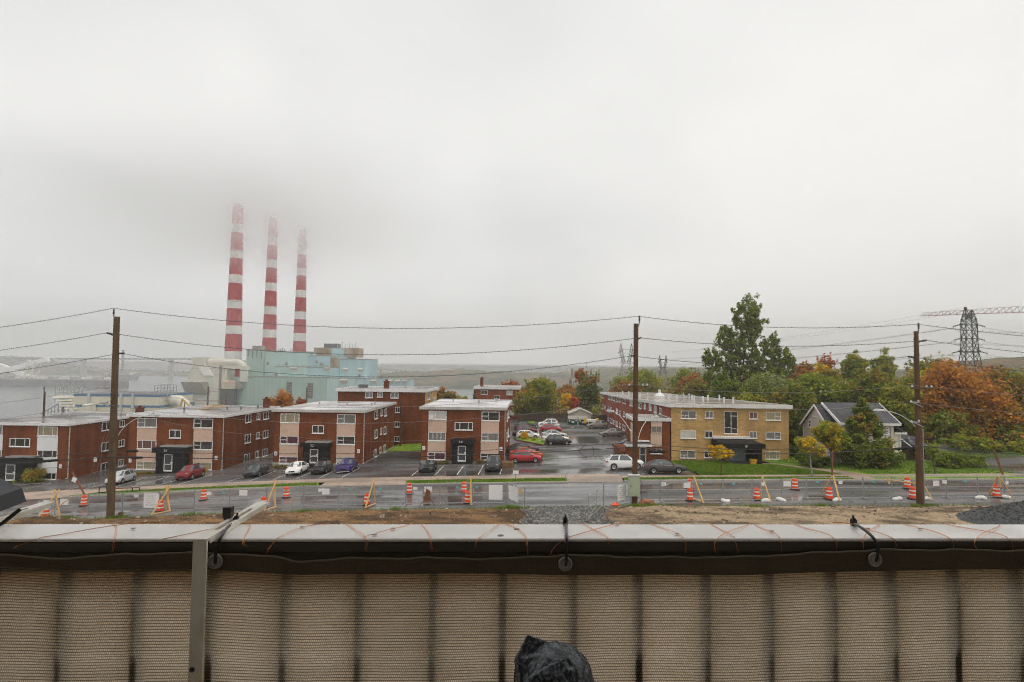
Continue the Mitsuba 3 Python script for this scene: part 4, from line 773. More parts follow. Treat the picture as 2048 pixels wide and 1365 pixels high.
def car_parts(kind):
    s = SPECS[kind]; L, W, r = s['L'], s['W'], s['r']; hw = W / 2
    xs = np.array([p[0] for p in s['line']]); zs = np.array([p[1] for p in s['line']])
    X = np.unique(np.concatenate([np.linspace(xs[0], xs[-1], 26), xs])); secs = []
    for x in X:
        e = min(1.0, (abs(x) - L / 2 + .65) / .65) if abs(x) > L / 2 - .65 else 0
        w = hw * (1 - .20 * max(e, 0) ** 2); zt = float(np.interp(x, xs, zs)); zb = .20 + .12 * max(e, 0) ** 2
        half = [(0, zb), (w * .86, zb), (w * .96, zb + .10), (w, zb + .28 * (zt - zb)), (w * 1.0, zb + .58 * (zt - zb)), (w * .965, zb + .86 * (zt - zb)), (w * .88, zt - .015), (w * .5, zt + .015), (0, zt + .025)]
        ring = half + [(-a, b) for a, b in half[-2:0:-1]]
        secs.append([(x, a, b) for a, b in ring])
    body = to_manifold(*loft(secs))
    for ax in s['ax']:
        c = manifold3d.Manifold.cylinder(W * 1.2, r + .065, circular_segments=24).rotate((90, 0, 0)).translate((ax, W * .6, r))
        inner = manifold3d.Manifold.cube((2, W - .5, 2)).translate((ax - 1, -(W - .5) / 2, -.5))
        body = body - (c - inner)
    xf, xr = s['cab']; rf, rr = s['roof']; rz = s['rz']
    zsh = lambda x: float(np.interp(x, xs, zs))
    wb, wr = hw * .90, hw * .66
    P = {}
    for sg in (1, -1):
        P['bf', sg] = np.array([xf, sg * wb * .93, zsh(xf) - .01]); P['br', sg] = np.array([xr, sg * wb * .88, zsh(xr) - .03]); P['bm', sg] = np.array([(xf + xr) / 2 - .2, sg * wb, zsh(-.4) - .01])
        P['rf', sg] = np.array([rf, sg * wr, rz - .05]); P['rr', sg] = np.array([rr, sg * wr * .95, rz - .06]); P['rm', sg] = np.array([(rf + rr) / 2, sg * wr * 1.02, rz - .03])
    pts = list(P.values()) + [np.array([rf + .05, 0, rz - .015]), np.array([rr - .02, 0, rz - .02]), np.array([(rf + rr) / 2, 0, rz + .02]), np.array([xf + .06, 0, zsh(xf)]), np.array([xr - .06, 0, zsh(xr) - .01])]
    pts += [p - [0, 0, .25] for p in list(P.values())[:1]]
    cab = manifold3d.Manifold.hull_points(np.array(pts))
    out = [('body', mani_mesh(body + cab), 'paint', 40)]
    def plate(q, inset=.07, off=.012):
        q = np.array(q); c = q.mean(0); q = c + (q - c) * (1 - inset * 2.0 / max(1e-6, 1)) if False else c + (q - c) * (1 - inset)
        n = np.cross(q[1] - q[0], q[3] - q[0]); n /= np.linalg.norm(n)
        if n @ (c - [c[0] * .6, 0, .6]) < 0: n = -n
        return MB().hexa(list(q - n * .03) + list(q + n * off)).mesh()
    out.append(('windshield', plate([P['bf', 1], P['bf', -1], P['rf', -1], P['rf', 1]], .10, .03), 'm_car_glass', False))
    out.append(('rear_window', plate([P['br', 1], P['br', -1], P['rr', -1], P['rr', 1]], .16, .03), 'm_car_glass', False))
    for sg in (1, -1):
        A, B, C_, D = P['bf', sg], P['bm', sg], P['rm', sg], P['rf', sg]
        out.append(('side_window', plate([A + (B - A) * .10, B + (A - B) * .02, C_ + (D - C_) * .0, D], .10, .022), 'm_car_glass', False))
        A, B, C_, D = P['bm', sg], P['br', sg], P['rr', sg], P['rm', sg]
        out.append(('side_window', plate([A + (B - A) * .03, B + (A - B) * .14, C_, D + (C_ - D) * .05], .12, .022), 'm_car_glass', False))
        out.append(('mirror', MB().hull([(xf - .25 + a, sg * (hw * .93 + b), zsh(xf) + c) for a in (0, .14) for b in (0, .16) for c in (.02, .14)]).mesh(), 'paint', False))
        zf = zsh(L / 2 - .25)
        out.append(('headlight', MB().hull([(L / 2 - .13, sg * hw * .48, zf - .16), (L / 2 - .10, sg * hw * .50, zf - .05), (L / 2 - .32, sg * hw * .84, zf - .12), (L / 2 - .42, sg * hw * .86, zf + .0), (L / 2 - .2, sg * hw * .62, zf + .0), (L / 2 - .16, sg * hw * .78, zf - .15)]).mesh(), 'm_headlamp', False))
        zr_ = zsh(-L / 2 + .12)
        out.append(('taillight', MB().hull([(-L / 2 - .01, sg * hw * .48, zr_ - .24), (-L / 2 - .01, sg * hw * .48, zr_ - .06), (-L / 2 + .06, sg * hw * .84, zr_ - .26), (-L / 2 + .28, sg * hw * .97, zr_ - .18), (-L / 2 + .26, sg * hw * .93, zr_ - .04), (-L / 2 + .08, sg * hw * .8, zr_ - .03)]).mesh(), 'm_taillamp', False))
        for ax in s['ax']:
            y0 = sg * (hw - .10)
            c = [(ax, y0, r)]
            def ring(prof, n=20):
                prof = np.array(prof); an = np.arange(n) * 2 * np.pi / n
                sec = [[(ax + q * math.cos(t), sg * y, r + q * math.sin(t)) for t in an] for q, y in prof]; v, f = loft(sec); return v, (f if sg > 0 else f[:, ::-1])
            tyre = ring([(r * .6, hw - .20), (r * .93, hw - .20), (r, hw - .17), (r, hw - .03), (r * .93, hw + .01), (r * .66, hw + .005), (r * .64, hw - .04)])
            rim = MB(); rim.add(*ring([(r * .64, hw - .08), (r * .66, hw - .02), (r * .60, hw - .012), (r * .54, hw - .03), (.05, hw - .055)]))
            for q in range(5):
                t = q * 2 * math.pi / 5 + .3; rim.bar((ax + .04 * math.cos(t), sg * (hw - .03), r + .04 * math.sin(t)), (ax + r * .6 * math.cos(t), sg * (hw - .012), r + r * .6 * math.sin(t)), .07, .03, up=(0, 1, 0))
            out.append(('wheel', (tyre, rim.mesh()), None, None))
    out.append(('grille', MB().hull([(L / 2 - .05, y, z) for y in (-hw * .42, hw * .42) for z in (.42, .58)] + [(L / 2 + .012, y, z) for y in (-hw * .38, hw * .38) for z in (.42, .57)]).mesh(), 'm_black', False))
    out.append(('front_intake', MB().hull([(L / 2 - .1, y, z) for y in (-hw * .66, hw * .66) for z in (.26, .36)] + [(L / 2 - .015, y, z) for y in (-hw * .6, hw * .6) for z in (.26, .35)]).mesh(), 'm_black', False))
    out.append(('licence_plate', box(-L / 2 - .02, -L / 2 + .03, -.16, .16, .62, .76), 'm_sign_white', False))
    out.append(('sill', MB().box(s['ax'][1] + r + .1, s['ax'][0] - r - .1, -hw * .97, hw * .97, .17, .24).mesh(), 'm_black', False))
    return out
CARS = {}
def car(kind, paint, x, y, heading, label, group=None, z=None, roof_rack=False, extra=None):
    if kind not in CARS:
        CARS[kind] = [(n, ((mikit.ply(m[0], 'm_rubber', smooth=35), mikit.ply(m[1], 'm_chrome')) if n == 'wheel' else mikit.ply(m, 'm_car_glass' if mt == 'paint' else mt, smooth=sm)), mt) for n, m, mt, sm in car_parts(kind)]
    k = thing('parked_car', label, 'car', group)
    h = math.radians(heading); c, s = math.cos(h), math.sin(h); e = 1.0
    zz = lambda a, b: float(zg(a, b)) + .05 if z is None else z
    fw_ = np.array([c, s, (zz(x + c, y + s) - zz(x - c, y - s)) / 2]); lf = np.array([-s, c, (zz(x - s, y + c) - zz(x + s, y - c)) / 2])
    fw_ /= np.linalg.norm(fw_); lf -= fw_ * (lf @ fw_); lf /= np.linalg.norm(lf); up_ = np.cross(fw_, lf)
    M = np.eye(4); M[:3, 0], M[:3, 1], M[:3, 2], M[:3, 3] = fw_, lf, up_, (x, y, zz(x, y))
    tw = T(M)
    for n, d, mt in CARS[kind]:
        if n == 'wheel':
            w = numbered(k + '__wheel'); scene[w + '__tyre'] = {**d[0], 'to_world': tw}; scene[w + '__rim'] = {**d[1], 'to_world': tw}
        else:
            q = numbered(k + '__' + n); e_ = {**d, 'to_world': tw}
            if mt == 'paint': e_['bsdf'] = {'type': 'ref', 'id': 'm_paint_' + paint}
            scene[q] = e_
    if roof_rack:
        for sg in (-.5, .5): part(k, 'roof_rail', MB().bar((.3, sg, SPECS[kind]['rz'] + .05), (-1.4, sg, SPECS[kind]['rz'] + .04), .05, .06).mesh(), 'm_black', tw=tw)
    if extra: extra(k, tw)
    return k
G1, G2, G3 = 'cars in the stalls before the brick blocks', 'cars parked along the lane between the blocks', 'cars by the brick annex'
car('hatch', 'silver', -50.95, 65.3, -79, 'silver hatchback parked nose out beside the left utility pole', G1)
car('suv', 'red', -42.85, 66.4, -83, 'dark red sport utility car in front of the entrance numbered 14', G1, roof_rack=True)
car('sedan', 'darkgrey', -34.4, 66.3, -83, 'dark grey sedan parked alone between two brick blocks', G1)
car('sedan', 'white', -29.4, 66.7, -83, 'white sedan left of the black car with slanted white flashes', G1)
def sash(k, tw):
    for sg in (1, -1): part(k, 'white_flash', MB().hull([(2.12, sg * .52, .30), (2.05, sg * .74, .30), (2.28, sg * .40, .58), (2.3, sg * .28, .58), (2.2, sg * .3, .55), (2.02, sg * .7, .34)]).mesh(), 'm_paint_white', tw=tw)
car('sedan', 'black', -26.3, 66.7, -83, 'black sedan with slanted white flashes on its nose, left of the purple car', G1, extra=sash)
def scoop(k, tw): part(k, 'hood_scoop', MB().hull([(1.9, -.28, .9), (1.9, .28, .9), (1.1, -.3, .96), (1.1, .3, .96), (1.75, -.22, .97), (1.75, .22, .97), (1.15, -.24, 1.0), (1.15, .24, 1.0)]).mesh(), 'm_black', tw=tw); part(k, 'front_lip', box(2.3, 2.5, -.75, .75, .2, .25), 'm_frame_white', tw=tw)
car('muscle', 'purple', -23.35, 67.3, -83, 'purple muscle car at the right end of its row', G1, extra=scoop)
car('coupe', 'black', -12.85, 65.8, -86, 'low black sports car left of the empty stalls', G1)
def tint(k, tw): part(k, 'sunroof', box(-.6, .1, -.4, .4, 1.69, 1.705), 'm_car_glass', tw=tw)
car('suv', 'darkgrey', -4.85, 65.6, -90, 'charcoal car facing the street, right of the empty stalls', G1, extra=tint)
car('hatch', 'brightred', -1.1, 71.9, 0, 'red hatchback seen from the side, nearest car in the lane', G2)
car('sedan', 'orange', -1.1, 75.0, 0, 'orange sedan just behind the nearest red hatchback', G2)
car('sedan', 'black', -2.0, 77.8, 0, 'black sedan mostly hidden behind the orange car', G2)
car('sedan', 'maroon', -1.6, 80.5, 0, 'maroon sedan behind the orange car, farthest of its group', G2)
car('hatch', 'black', 3.95, 88.6, 0, 'black hatchback beside the tip of the grass island', G2)
car('sedan', 'white', 3.6, 91.7, 0, 'white sedan just behind the black hatchback', G2)
car('sedan', 'silver', 3.6, 97.6, 0, 'silver sedan standing before the bright red car', G2)
car('hatch', 'brightred', 3.3, 107.6, 0, 'bright red car in the middle of the lane, right of the white line', G2)
car('sedan', 'silver', 3.1, 113.2, 180, 'pale sedan squeezed between the bright red car and the white one', G2)
car('suv', 'white', 3.0, 118.2, 180, 'white sport utility car at the far end, left of the dumpsters', G2)
car('hatch', 'white', -1.1, 97.2, 0, 'white hatchback behind the yellow bush of the grass island', G2)
car('sedan', 'black', -1.7, 99.7, 0, 'black sedan behind the white hatchback at the island', G2)
car('hatch', 'red', -1.4, 105.4, 0, 'dark red hatchback left of the white line', G2)
car('sedan', 'navy', -1.7, 110.5, 0, 'navy sedan behind the dark red hatchback', G2)
car('sedan', 'black', -1.9, 115.5, 0, 'black sedan, farthest car left of the white line', G2)
car('suv', 'taupe', 13.3, 115.6, 184, 'taupe sport utility car parked nose out at the far right', G2)
car('sedan', 'taupe', 14.2, 99.8, 183, 'grey beige sedan parked by the long brick flank', G2)
car('sedan', 'navy', 14.2, 82.9, 181, 'dark sedan half hidden behind the brick annex', G2)
car('sedan', 'maroon', 14.0, 79.6, 181, 'maroon sedan half hidden behind the annex, nearer one', G2)
car('suv', 'white', 10.6, 64.2, -2, 'white sport utility car behind the middle utility pole', G3, roof_rack=True)
car('sedan', 'grey', 14.5, 61.3, -1, 'grey sedan parked across the lawn edge, right of the middle pole', G3)
car('suv', 'navy', 46.0, 68.6, -92, 'dark car beside the timber deck, behind the right utility pole', None, z=2.3)
k = thing('light_trailer', 'white and yellow machine parked beside the dumpsters', 'trailer')
part(k, 'bed', box(11.6, 13.9, 122.6, 123.8, -.4, .1), 'm_frame_white')
for x in (11.2, 13.9): part(k, 'end_guard', box(x, x + .5, 122.6, 123.8, -.7, .35), 'm_yellow_paint')
for y in (122.55, 123.85):
    w = numbered(k + '__wheel'); put(w, MB().add(*loft([[(12.7 + q * math.cos(t), yy, -.75 + q * math.sin(t)) for t in np.arange(12) * math.pi / 6] for q, yy in ((.3, y - .08), (.3, y + .08))])).mesh(), 'm_rubber')

# ------------------------------------------------------------------ street furniture
P1, P2, P3 = (-37.44, 46.94), (8.80, 48.1), (31.94, 46.63)
def pole(x, y, zt, r0, r1, label, m_, pin=None, lean=(0, 0), cat='utility pole', bands=True):
    k = thing('utility_pole', label, cat); z0 = float(zg(x, y)) - .4; n = 14
    zs = np.linspace(z0, zt, n); rr = np.linspace(r0, r1, n) * (1 + rng.normal(0, .012, n))
    f = (zs - z0) / (zt - z0)
    part(k, 'shaft', tube(np.column_stack([x + lean[0] * f, y + lean[1] * f, zs]), rr, 12), m_, 60)
    tx = x + lean[0]
    if pin:
        m = MB().tube([(tx + pin * .5, y, zt - .35), (tx + pin, y, zt + .05), (tx + pin, y, zt + .3)], .04, 6)
        part(k, 'top_pin', m.mesh(), 'm_steel_dark'); m = MB()
        m.lathe((tx + pin, y, zt + .2), [(.05, 0), (.09, .05), (.05, .12), (.09, .2), (.05, .28), (.08, .36), (.04, .45), (.06, .5)], 8)
        part(k, 'insulator', m.mesh(), 'm_wire')
    return k
def arm_insulator(k, p, d, m_='m_wire'):
    p, d = np.array(p, float), np.array(d, float); n = 7; t = np.linspace(0, 1, n)
    part(k, 'insulator', tube(p + d * t[:, None], [.05, .09, .06, .09, .06, .09, .04], 8), m_)
k1 = pole(*P1, 16.19, .31, .24, 'thick weathered utility pole nearest the left edge of the street', 'm_pole_wood', pin=-.30, lean=(-.2, 0))
arm_insulator(k1, (-37.9, 46.9, 14.55), (-.6, 0, .18)); arm_insulator(k1, (-37.35, 46.9, 12.88), (.6, 0, .02))
k2 = pole(*P2, 15.96, .24, .20, 'brown utility pole in the middle, carrying a green meter cabinet and two lamps', 'm_pole_red', pin=.30, lean=(.12, 0))
arm_insulator(k2, (9.05, 48.1, 14.62), (.35, 0, .12)); arm_insulator(k2, (8.72, 48.1, 13.1), (-.3, -.1, .02))
k3 = pole(*P3, 15.37, .27, .17, 'brown utility pole beside the timber deck on the right', 'm_pole_red', pin=.22, lean=(0, 0))
arm_insulator(k3, (32.1, 46.6, 14.5), (.65, 0, .12)); arm_insulator(k3, (31.8, 46.6, 13.18), (-.6, 0, .06))
for k, x, y, zs in ((k1, -37.6, 46.65, (9.76, 8.42)), (k3, 32.2, 46.4, (9.4, 7.77))):
    for z in zs: part(k, 'bracket', MB().bar((x, y, z - .35), (x - .75, y, z), .07).bar((x - 1.0, y, z + .04), (x - .3, y, z + .04), .08, .1).mesh(), 'm_galv'); part(k, 'insulator', MB().lathe((x - .95, y, z), [(.05, 0), (.09, .06), (.05, .16), (.07, .2)], 8).lathe((x - .35, y, z + .08), [(.05, 0), (.08, .06), (.05, .14)], 8).mesh(), 'm_lamp_grey')
for k, x, y, z in ((k2, 8.9, 47.85, 10.42), (k3, 31.95, 46.38, 10.6)):
    part(k, 'crossarm', MB().bar((x - .75, y, z), (x + 1.1, y, z), .1, .13).mesh(), 'm_pole_wood')
    for dx in (-.6, .55, .95): part(k, 'insulator', MB().lathe((x + dx, y, z + .06), [(.05, 0), (.1, .06), (.06, .16), (.08, .22)], 8).mesh(), 'm_lamp_grey')
part(k1, 'stay_wire', tube([(-37.3, 46.9, 8.6), (-48.6, 57.2, -1.7)], .02), 'm_wire_grey'); part(k1, 'stay_wire', tube([(-37.3, 46.9, 8.0), (-47.9, 57.1, -1.7)], .02), 'm_wire_grey')
for q in (.62, .635): part(k1, 'stay_marker', box(-37.3 - 11.3 * q - .15, -37.3 - 11.3 * q + .15, 46.9 + 10.3 * q - .02, 46.9 + 10.3 * q, 8.6 - 10.3 * q - .1, 8.6 - 10.3 * q + .25), 'm_sign_white')
part(k3, 'conduit', tube([(32.28, 46.6, .9), (32.28, 46.6, 7.2)], .05, 8), 'm_galv')

def lamp(p0, path, head_d, label, up=0):
    k = thing('street_lamp', label, 'street lamp'); path = np.array(path) + np.array(p0)
    part(k, 'arm', tube(path, .032, 8), 'm_lamp_grey', 60)
    e = path[-1]; d = np.array(head_d, float); d /= np.linalg.norm(d); s = np.array([-d[1], d[0], 0]) * .16
    part(k, 'head', MB().hull([e - d * .15 + s * .5, e - d * .15 - s * .5, e + d * .3 + s, e + d * .3 - s, e + d * .85 + s * .6, e + d * .85 - s * .6] + [q + np.array([0, 0, .16]) for q in (e + s * .5, e - s * .5, e + d * .6 + s * .5, e + d * .6 - s * .5)]).mesh(), 'm_lamp_grey')
    part(k, 'lens', MB().hull([e + d * .2 + s * .7 - [0, 0, .02], e + d * .2 - s * .7 - [0, 0, .02], e + d * .7 + s * .5 - [0, 0, .02], e + d * .7 - s * .5 - [0, 0, .02], e + d * .45 - [0, 0, .12]]).mesh(), 'm_lamp_grey')
    part(k, 'photocell', MB().lathe(tuple(e + d * .15 + [0, 0, .12]), [(.06, 0), (.06, .1), (.02, .12)], 8).mesh(), 'm_black')
tt = np.linspace(0, 1, 9)
lamp((-37.2, 46.9, 5.6), np.column_stack([.2 + 2.6 * tt ** 1.4, .5 * tt, 1.75 * np.sin(tt * math.pi / 2)]), (1, .2, 0), 'street lamp on a curved arm on the left pole, before the pink siding')
lamp((8.6, 48.0, 6.4), np.column_stack([-.1 - 1.3 * tt, 2.2 * tt, 1.6 * np.sin(tt * math.pi / 2)]), (-.6, .7, 0), 'street lamp reaching left from the middle pole, over the lane')
lamp((9.0, 48.0, 5.8), np.column_stack([.1 + 1.7 * tt ** 1.3, 2.0 * tt, 1.75 * np.sin(tt * math.pi / 2)]), (.7, .6, 0), 'street lamp reaching right from the middle pole, over the annex')
lamp((31.8, 46.6, 7.4), np.column_stack([-.1 - 1.9 * tt ** 1.3, 1.0 * tt, 1.2 * np.sin(tt * math.pi / 2)]), (-1, .3, 0), 'street lamp reaching left from the right pole, before the grey roof')

def cable(label, pts, sags, r=.024, m_='m_wire', cat='overhead wire', n=26):
    path = []
    for (a, b), s in zip(zip(pts[:-1], pts[1:]), sags):
        a, b = np.array(a, float), np.array(b, float); t = np.linspace(0, 1, n)[:, None]
        p = a + (b - a) * t; p[:, 2] -= 4 * s * (t * (1 - t))[:, 0]; path.append(p if not path else p[1:])
    return single('overhead_wire', label, cat, tube(np.vstack(path), r, 5), m_)
cable('topmost wire running over the pole tops', [(-86, 45.6, 13.5), (-37.98, 46.94, 16.95), (9.14, 48.1, 16.62), (32.04, 46.63, 15.96), (78, 45, 16.0)], (1.6, 1.42, .62, 1.6))
cable('second wire from the top, caught on the left side of the left pole', [(-86, 45.6, 11.3), (-38.4, 46.94, 14.75), (9.2, 48.1, 14.72), (32.66, 46.63, 14.62), (78, 45, 13.6)], (1.5, 1.75, .62, 1.4))
cable('third wire from the top, just over the horizon', [(-86, 45.6, 8.6), (-37.2, 46.94, 12.91), (8.5, 48.1, 13.12), (31.3, 46.63, 13.24), (78, 45, 12.4)], (1.4, 2.0, .75, 1.6))
cable('thin grey wire across the flat roofs, upper of two', [(-86, 45.6, 6.0), (-38.5, 46.6, 9.8), (8.3, 47.9, 10.65), (31.4, 46.4, 10.85), (78, 45, 11.0)], (1.2, 1.9, .7, 1.2), .014, 'm_wire_grey')
cable('thin grey wire across the brick fronts, lower of two', [(-86, 45.6, 4.6), (-38.5, 46.6, 8.4), (8.7, 47.9, 9.3), (31.6, 46.4, 9.4), (78, 45, 9.3)], (1.2, 1.9, .7, 1.2), .014, 'm_wire_grey')
cable('thin service wire dropping across the windows of the left blocks', [(-37.4, 46.9, 7.9), (-28, 60, 4.0), (8.7, 48, 8.6)], (.6, 1.6), .012, 'm_wire_grey')
cable('upper black telephone cable strung low between the poles', [(-86, 45.6, 1.8), (-37.2, 46.6, 4.25), (8.6, 47.8, 5.55), (31.9, 46.3, 6.5), (78, 45, 6.7)], (.5, .55, .75, .8), .022)
kc = cable('thick lower telephone cable carrying black splice cases', [(-86, 45.6, 1.2), (-37.2, 46.6, 3.75), (8.6, 47.8, 5.15), (31.9, 46.3, 5.85), (78, 45, 5.2)], (.4, .5, .6, .7), .036)
cable('thin cable sagging under the telephone cables', [(-86, 45.6, .2), (-37.2, 46.6, 3.2), (8.6, 47.8, 4.5), (31.9, 46.3, 4.6), (78, 45, 4.8)], (.4, .45, .35, .7), .014)
for lab, a, b, r in (('black splice case on the cable before the left white siding', (-43.6, 46.4, 3.25), (-42.0, 46.45, 3.4), .11), ('black splice case hanging before the canopy numbered 14, the upper', (-36.0, 46.6, 4.25), (-34.9, 46.6, 4.3), .11), ('black splice case hanging before the canopy numbered 14, the lower', (-35.7, 46.6, 3.7), (-34.4, 46.6, 3.72), .11), ('black splice case right of the middle pole', (9.9, 47.8, 4.8), (11.4, 47.7, 4.8), .13), ('small splice case left of the right pole', (29.8, 46.4, 5.55), (31.2, 46.35, 5.72), .11)):
    single('splice_case', lab, 'cable box', tube([a, tuple(np.array(a) * .9 + np.array(b) * .1), tuple(np.array(a) * .1 + np.array(b) * .9), b], [.03, r, r, .03], 8), 'm_black')
th = np.linspace(-.3, 5.4, 26); single('cable_loop', 'slack loop of black cable hanging left of the middle pole', 'cable', tube(np.column_stack([4.75 + .62 * np.cos(th + 1.9) * (1 + .25 * np.sin(th)), 47.8 + 0 * th, 4.75 + .5 * np.sin(th + 1.9)]), .02, 5), 'm_black')
pole(-76.0, 81, 7.4, .17, .13, 'slim dark pole rising behind the roof at the far left', 'm_pole_red', pin=-.12)
pole(-22.4, 90.2, 6.0, .17, .15, 'dark post at the back corner of the block numbered 12', 'm_pole_red', bands=False)

# meter cabinet on the middle pole
k = thing('meter_cabinet', 'pale green electrical cabinet strapped to the middle pole', 'cabinet')
part(k, 'case', box(8.15, 9.1, 47.3, 47.75, 1.05, 2.75), 'm_cabinet'); part(k, 'cap', box(8.1, 9.15, 47.25, 47.8, 2.75, 2.85), 'm_lamp_grey'); part(k, 'door', box(8.25, 9.0, 47.27, 47.3, 1.2, 2.65), 'm_cabinet'); part(k, 'latch', box(8.3, 8.36, 47.23, 47.27, 1.85, 2.0), 'm_steel_dark')
part(k, 'conduit', tube([(9.3, 47.5, .3), (9.3, 47.5, 2.2), (9.1, 47.5, 2.4)], .035), 'm_steel_dark')
# fence panels
FY = 48.35
def fence_panel(x0, x1, label, y0=FY, y1=FY, h=1.8, m_='m_galv', foot=True, group='temporary mesh fence panels along the kerb'):
    k = thing('fence_panel', label, 'fence panel', group)
    a0, b0 = float(zg(x0, y0)) + .08, float(zg(x1, y1)) + .08
    P0, Q0 = np.array([x0 + .04, y0, a0]), np.array([x1 - .04, y1, b0]); up_ = np.array([0, 0, h])
    for n, a, b in (('post', P0, P0 + up_), ('post', Q0, Q0 + up_), ('rail', P0 + up_ * .99, Q0 + up_ * .99), ('rail', P0 + up_ * .50, Q0 + up_ * .50), ('rail', P0 + up_ * .02, Q0 + up_ * .02)):
        part(k, n, tube([a, b],   .030 if n == 'post' else .023, 6), m_)
    m = MB(); n = int(np.linalg.norm(Q0 - P0) / .5)   # welded wires, too fine to tell apart at this distance
    for i in range(1, n): q = P0 + (Q0 - P0) * i / n; m.bar(q, q + up_, .0022)
    part(k, 'mesh_infill', m.mesh(), m_, stuff=True)
    if foot: part(k, 'foot', MB().bar((P0[0], y0 - .45, a0 - .03), (P0[0], y0 + .45, a0 - .03), .07, .05).mesh(), m_)
    return k
lp = [-43.9, -40.71, -37.49, -34.11, -30.77, -27.5, -24.1, -20.7, -17.5, -14.46, -11.42, -8.37, -5.45, -2.47]
places = ['at the far left below the leaning lamp bracket', 'left of the left utility pole', 'just behind the left utility pole', 'holding the large white notice on the left', 'before the dark red car', 'below the dark grey sedan', 'before the left grass strip end', 'below the purple car', 'left of the tall plain brace post', 'right of the tall plain brace post', 'behind the folded brown sign', 'before the charcoal car', 'holding the large white notice by the gate']
for i in range(len(lp) - 1): fence_panel(lp[i], lp[i + 1], 'wire fence panel ' + places[i])
rp = [8.58, 11.12, 13.85, 16.56, 19.07, 21.56, 23.99, 26.4, 28.88, 31.34, 33.7, 35.95, 38.6, 40.84, 43.4, 46, 48.6]
rplaces = ['right beside the middle pole', 'below the grey sedan', 'below the small yellow street tree', 'left of the stacked drum by the lawn', 'below the path to the tan building', 'before the lawn right of the path', 'under the larger yellow tree', 'below the bushes of the beige house', 'with the loose plank on top', 'behind the right utility pole', 'just right of the right utility pole', 'holding the plain white notice at the right', 'above the last but one sandbag', 'above the last sandbag', 'at the right edge, first', 'at the right edge, cut by the frame']
for i in range(len(rp) - 1): fence_panel(rp[i], rp[i + 1], 'wire fence panel ' + rplaces[i], 48.6 if i < 6 else 49.2, 48.6 if i < 5 else 49.2)
fence_panel(5.94, 8.58, 'wire fence panel slanting from the middle pole to the open gate', 46.92, 48.6)
def gate(x0, y0, x1, y1, label, h=1.85, brace=True):
    k = thing('gate_leaf', label, 'gate'); z0, z1 = float(zg(x0, y0)) + .1, float(zg(x1, y1)) + .1
    P, Q, U = np.array([x0, y0, z0]), np.array([x1, y1, z1]), np.array([0, 0, h])
    part(k, 'post', tube([P - [0, 0, .1], P + U * 1.03], .05, 8), 'm_galv'); part(k, 'post', tube([Q, Q + U], .035, 8), 'm_galv')
    for f in (.05, .5, .98): part(k, 'rail', tube([P + U * f, Q + U * f], .024, 6), 'm_galv')
    part(k, 'upright', tube([(P + Q) / 2 + U * .05, (P + Q) / 2 + U * .98], .02, 6), 'm_galv')
    if brace: part(k, 'brace', tube([Q + U * .05, P + U * .5], .02, 6), 'm_galv')
gate(-.76, 45.9, -2.4, 48.2, 'left leaf of the open site gate, hung with a white notice')
gate(5.94, 46.9, 4.25, 42.8, 'right leaf of the open site gate, swung towards the balcony')

def board(x0, x1, z0, z1, label, y=None, lines=0, rot=0.0, teal=None, group=None):
    k = thing('notice_board', label, 'sign', group); y = y if y is not None else (FY - .06 if x0 < 8 else (48.54 if x0 < 21 else 49.14))
    part(k, 'board', box(x0, x1, y - .012, y, z0, z1), 'm_sign_white')
    w, h = x1 - x0, z1 - z0
    for i in range(lines):
        z = z1 - h * (i + 1) / (lines + 1); e = w * (.12 + .22 * ((i * 7) % 5) / 5)
        part(k, 'text_line', box(x0 + w * .1, x1 - e, y - .016, y - .0125, z, z + min(.02, h * .02)), 'm_wire_grey')
    if teal: part(k, 'logo', box(x0 + w * .25, x0 + w * .75, y - .016, y - .0125, z0 + h * .3, z0 + h * .6), 'm_sign_teal')
zf = lambda x, dz: float(zg(x, FY)) + dz
for x, w, a, b, lab, ln in [(-44.9, .50, 1.25, 1.55, 'small white board at the far left brace', 0), (-43.35, .80, 1.05, 1.6, 'white board right of the far left brace', 0), (-36.4, .42, 1.42, 1.68, 'small white board right of the left pole', 0), (-35.45, 1.42, .45, 1.75, 'large white notice board left of the tall crossed brace', 7), (-29.6, .42, 1.35, 1.65, 'small white board beside the far drum', 0), (-26.6, .75, 1.2, 1.7, 'white board below the dark grey sedan', 0),
                            (-19.35, .4, 1.35, 1.62, 'small white board overlapped by a larger one', 0), (-18.98, .68, 1.1, 1.62, 'white board overlapping a small one', 0), (-10.75, .38, 1.35, 1.6, 'small white board right of the drum before the sports car', 0), (-9.75, .7, 1.12, 1.62, 'white board above the folded brown sign', 0), (-3.98, 1.22, .40, 1.7, 'large blank white board beside the gate', 0), (11.2, .40, 1.35, 1.65, 'small white board with a teal mark right of the middle pole', 0),
                            (13.15, .58, 1.15, 1.6, 'white board beside the two stacked drums', 0), (19.85, .32, 1.3, 1.6, 'small white board left of the plain timber prop', 0), (22.0, .65, 1.12, 1.58, 'white board left of the drum by the path', 0), (26.75, .34, 1.3, 1.6, 'small white board right of the second timber prop', 1), (34.8, .52, 1.1, 1.55, 'white board right of the right pole', 0), (35.6, .36, 1.3, 1.58, 'smaller white board right of the plain white board', 0), (40.9, .25, 1.2, 1.5, 'small white tag on the last timber prop', 0)]:
    board(x, x + w, zf(x, a), zf(x, b), lab, lines=ln, teal='teal' in lab, y=(FY - .09) if 'overlapping' in lab else None)
tagp = ['right of the tall crossed brace', 'near the far drum on the left', 'right of the brace below the dark sedan', 'below the purple car', 'right of the narrow brace', 'left of the upright prop', 'just right of the upright prop', 'right of the slanted prop below the grey sedan', 'below the small yellow street tree', 'left of the second prop drum', 'left of the loose plank', 'in the wide gap at the right']
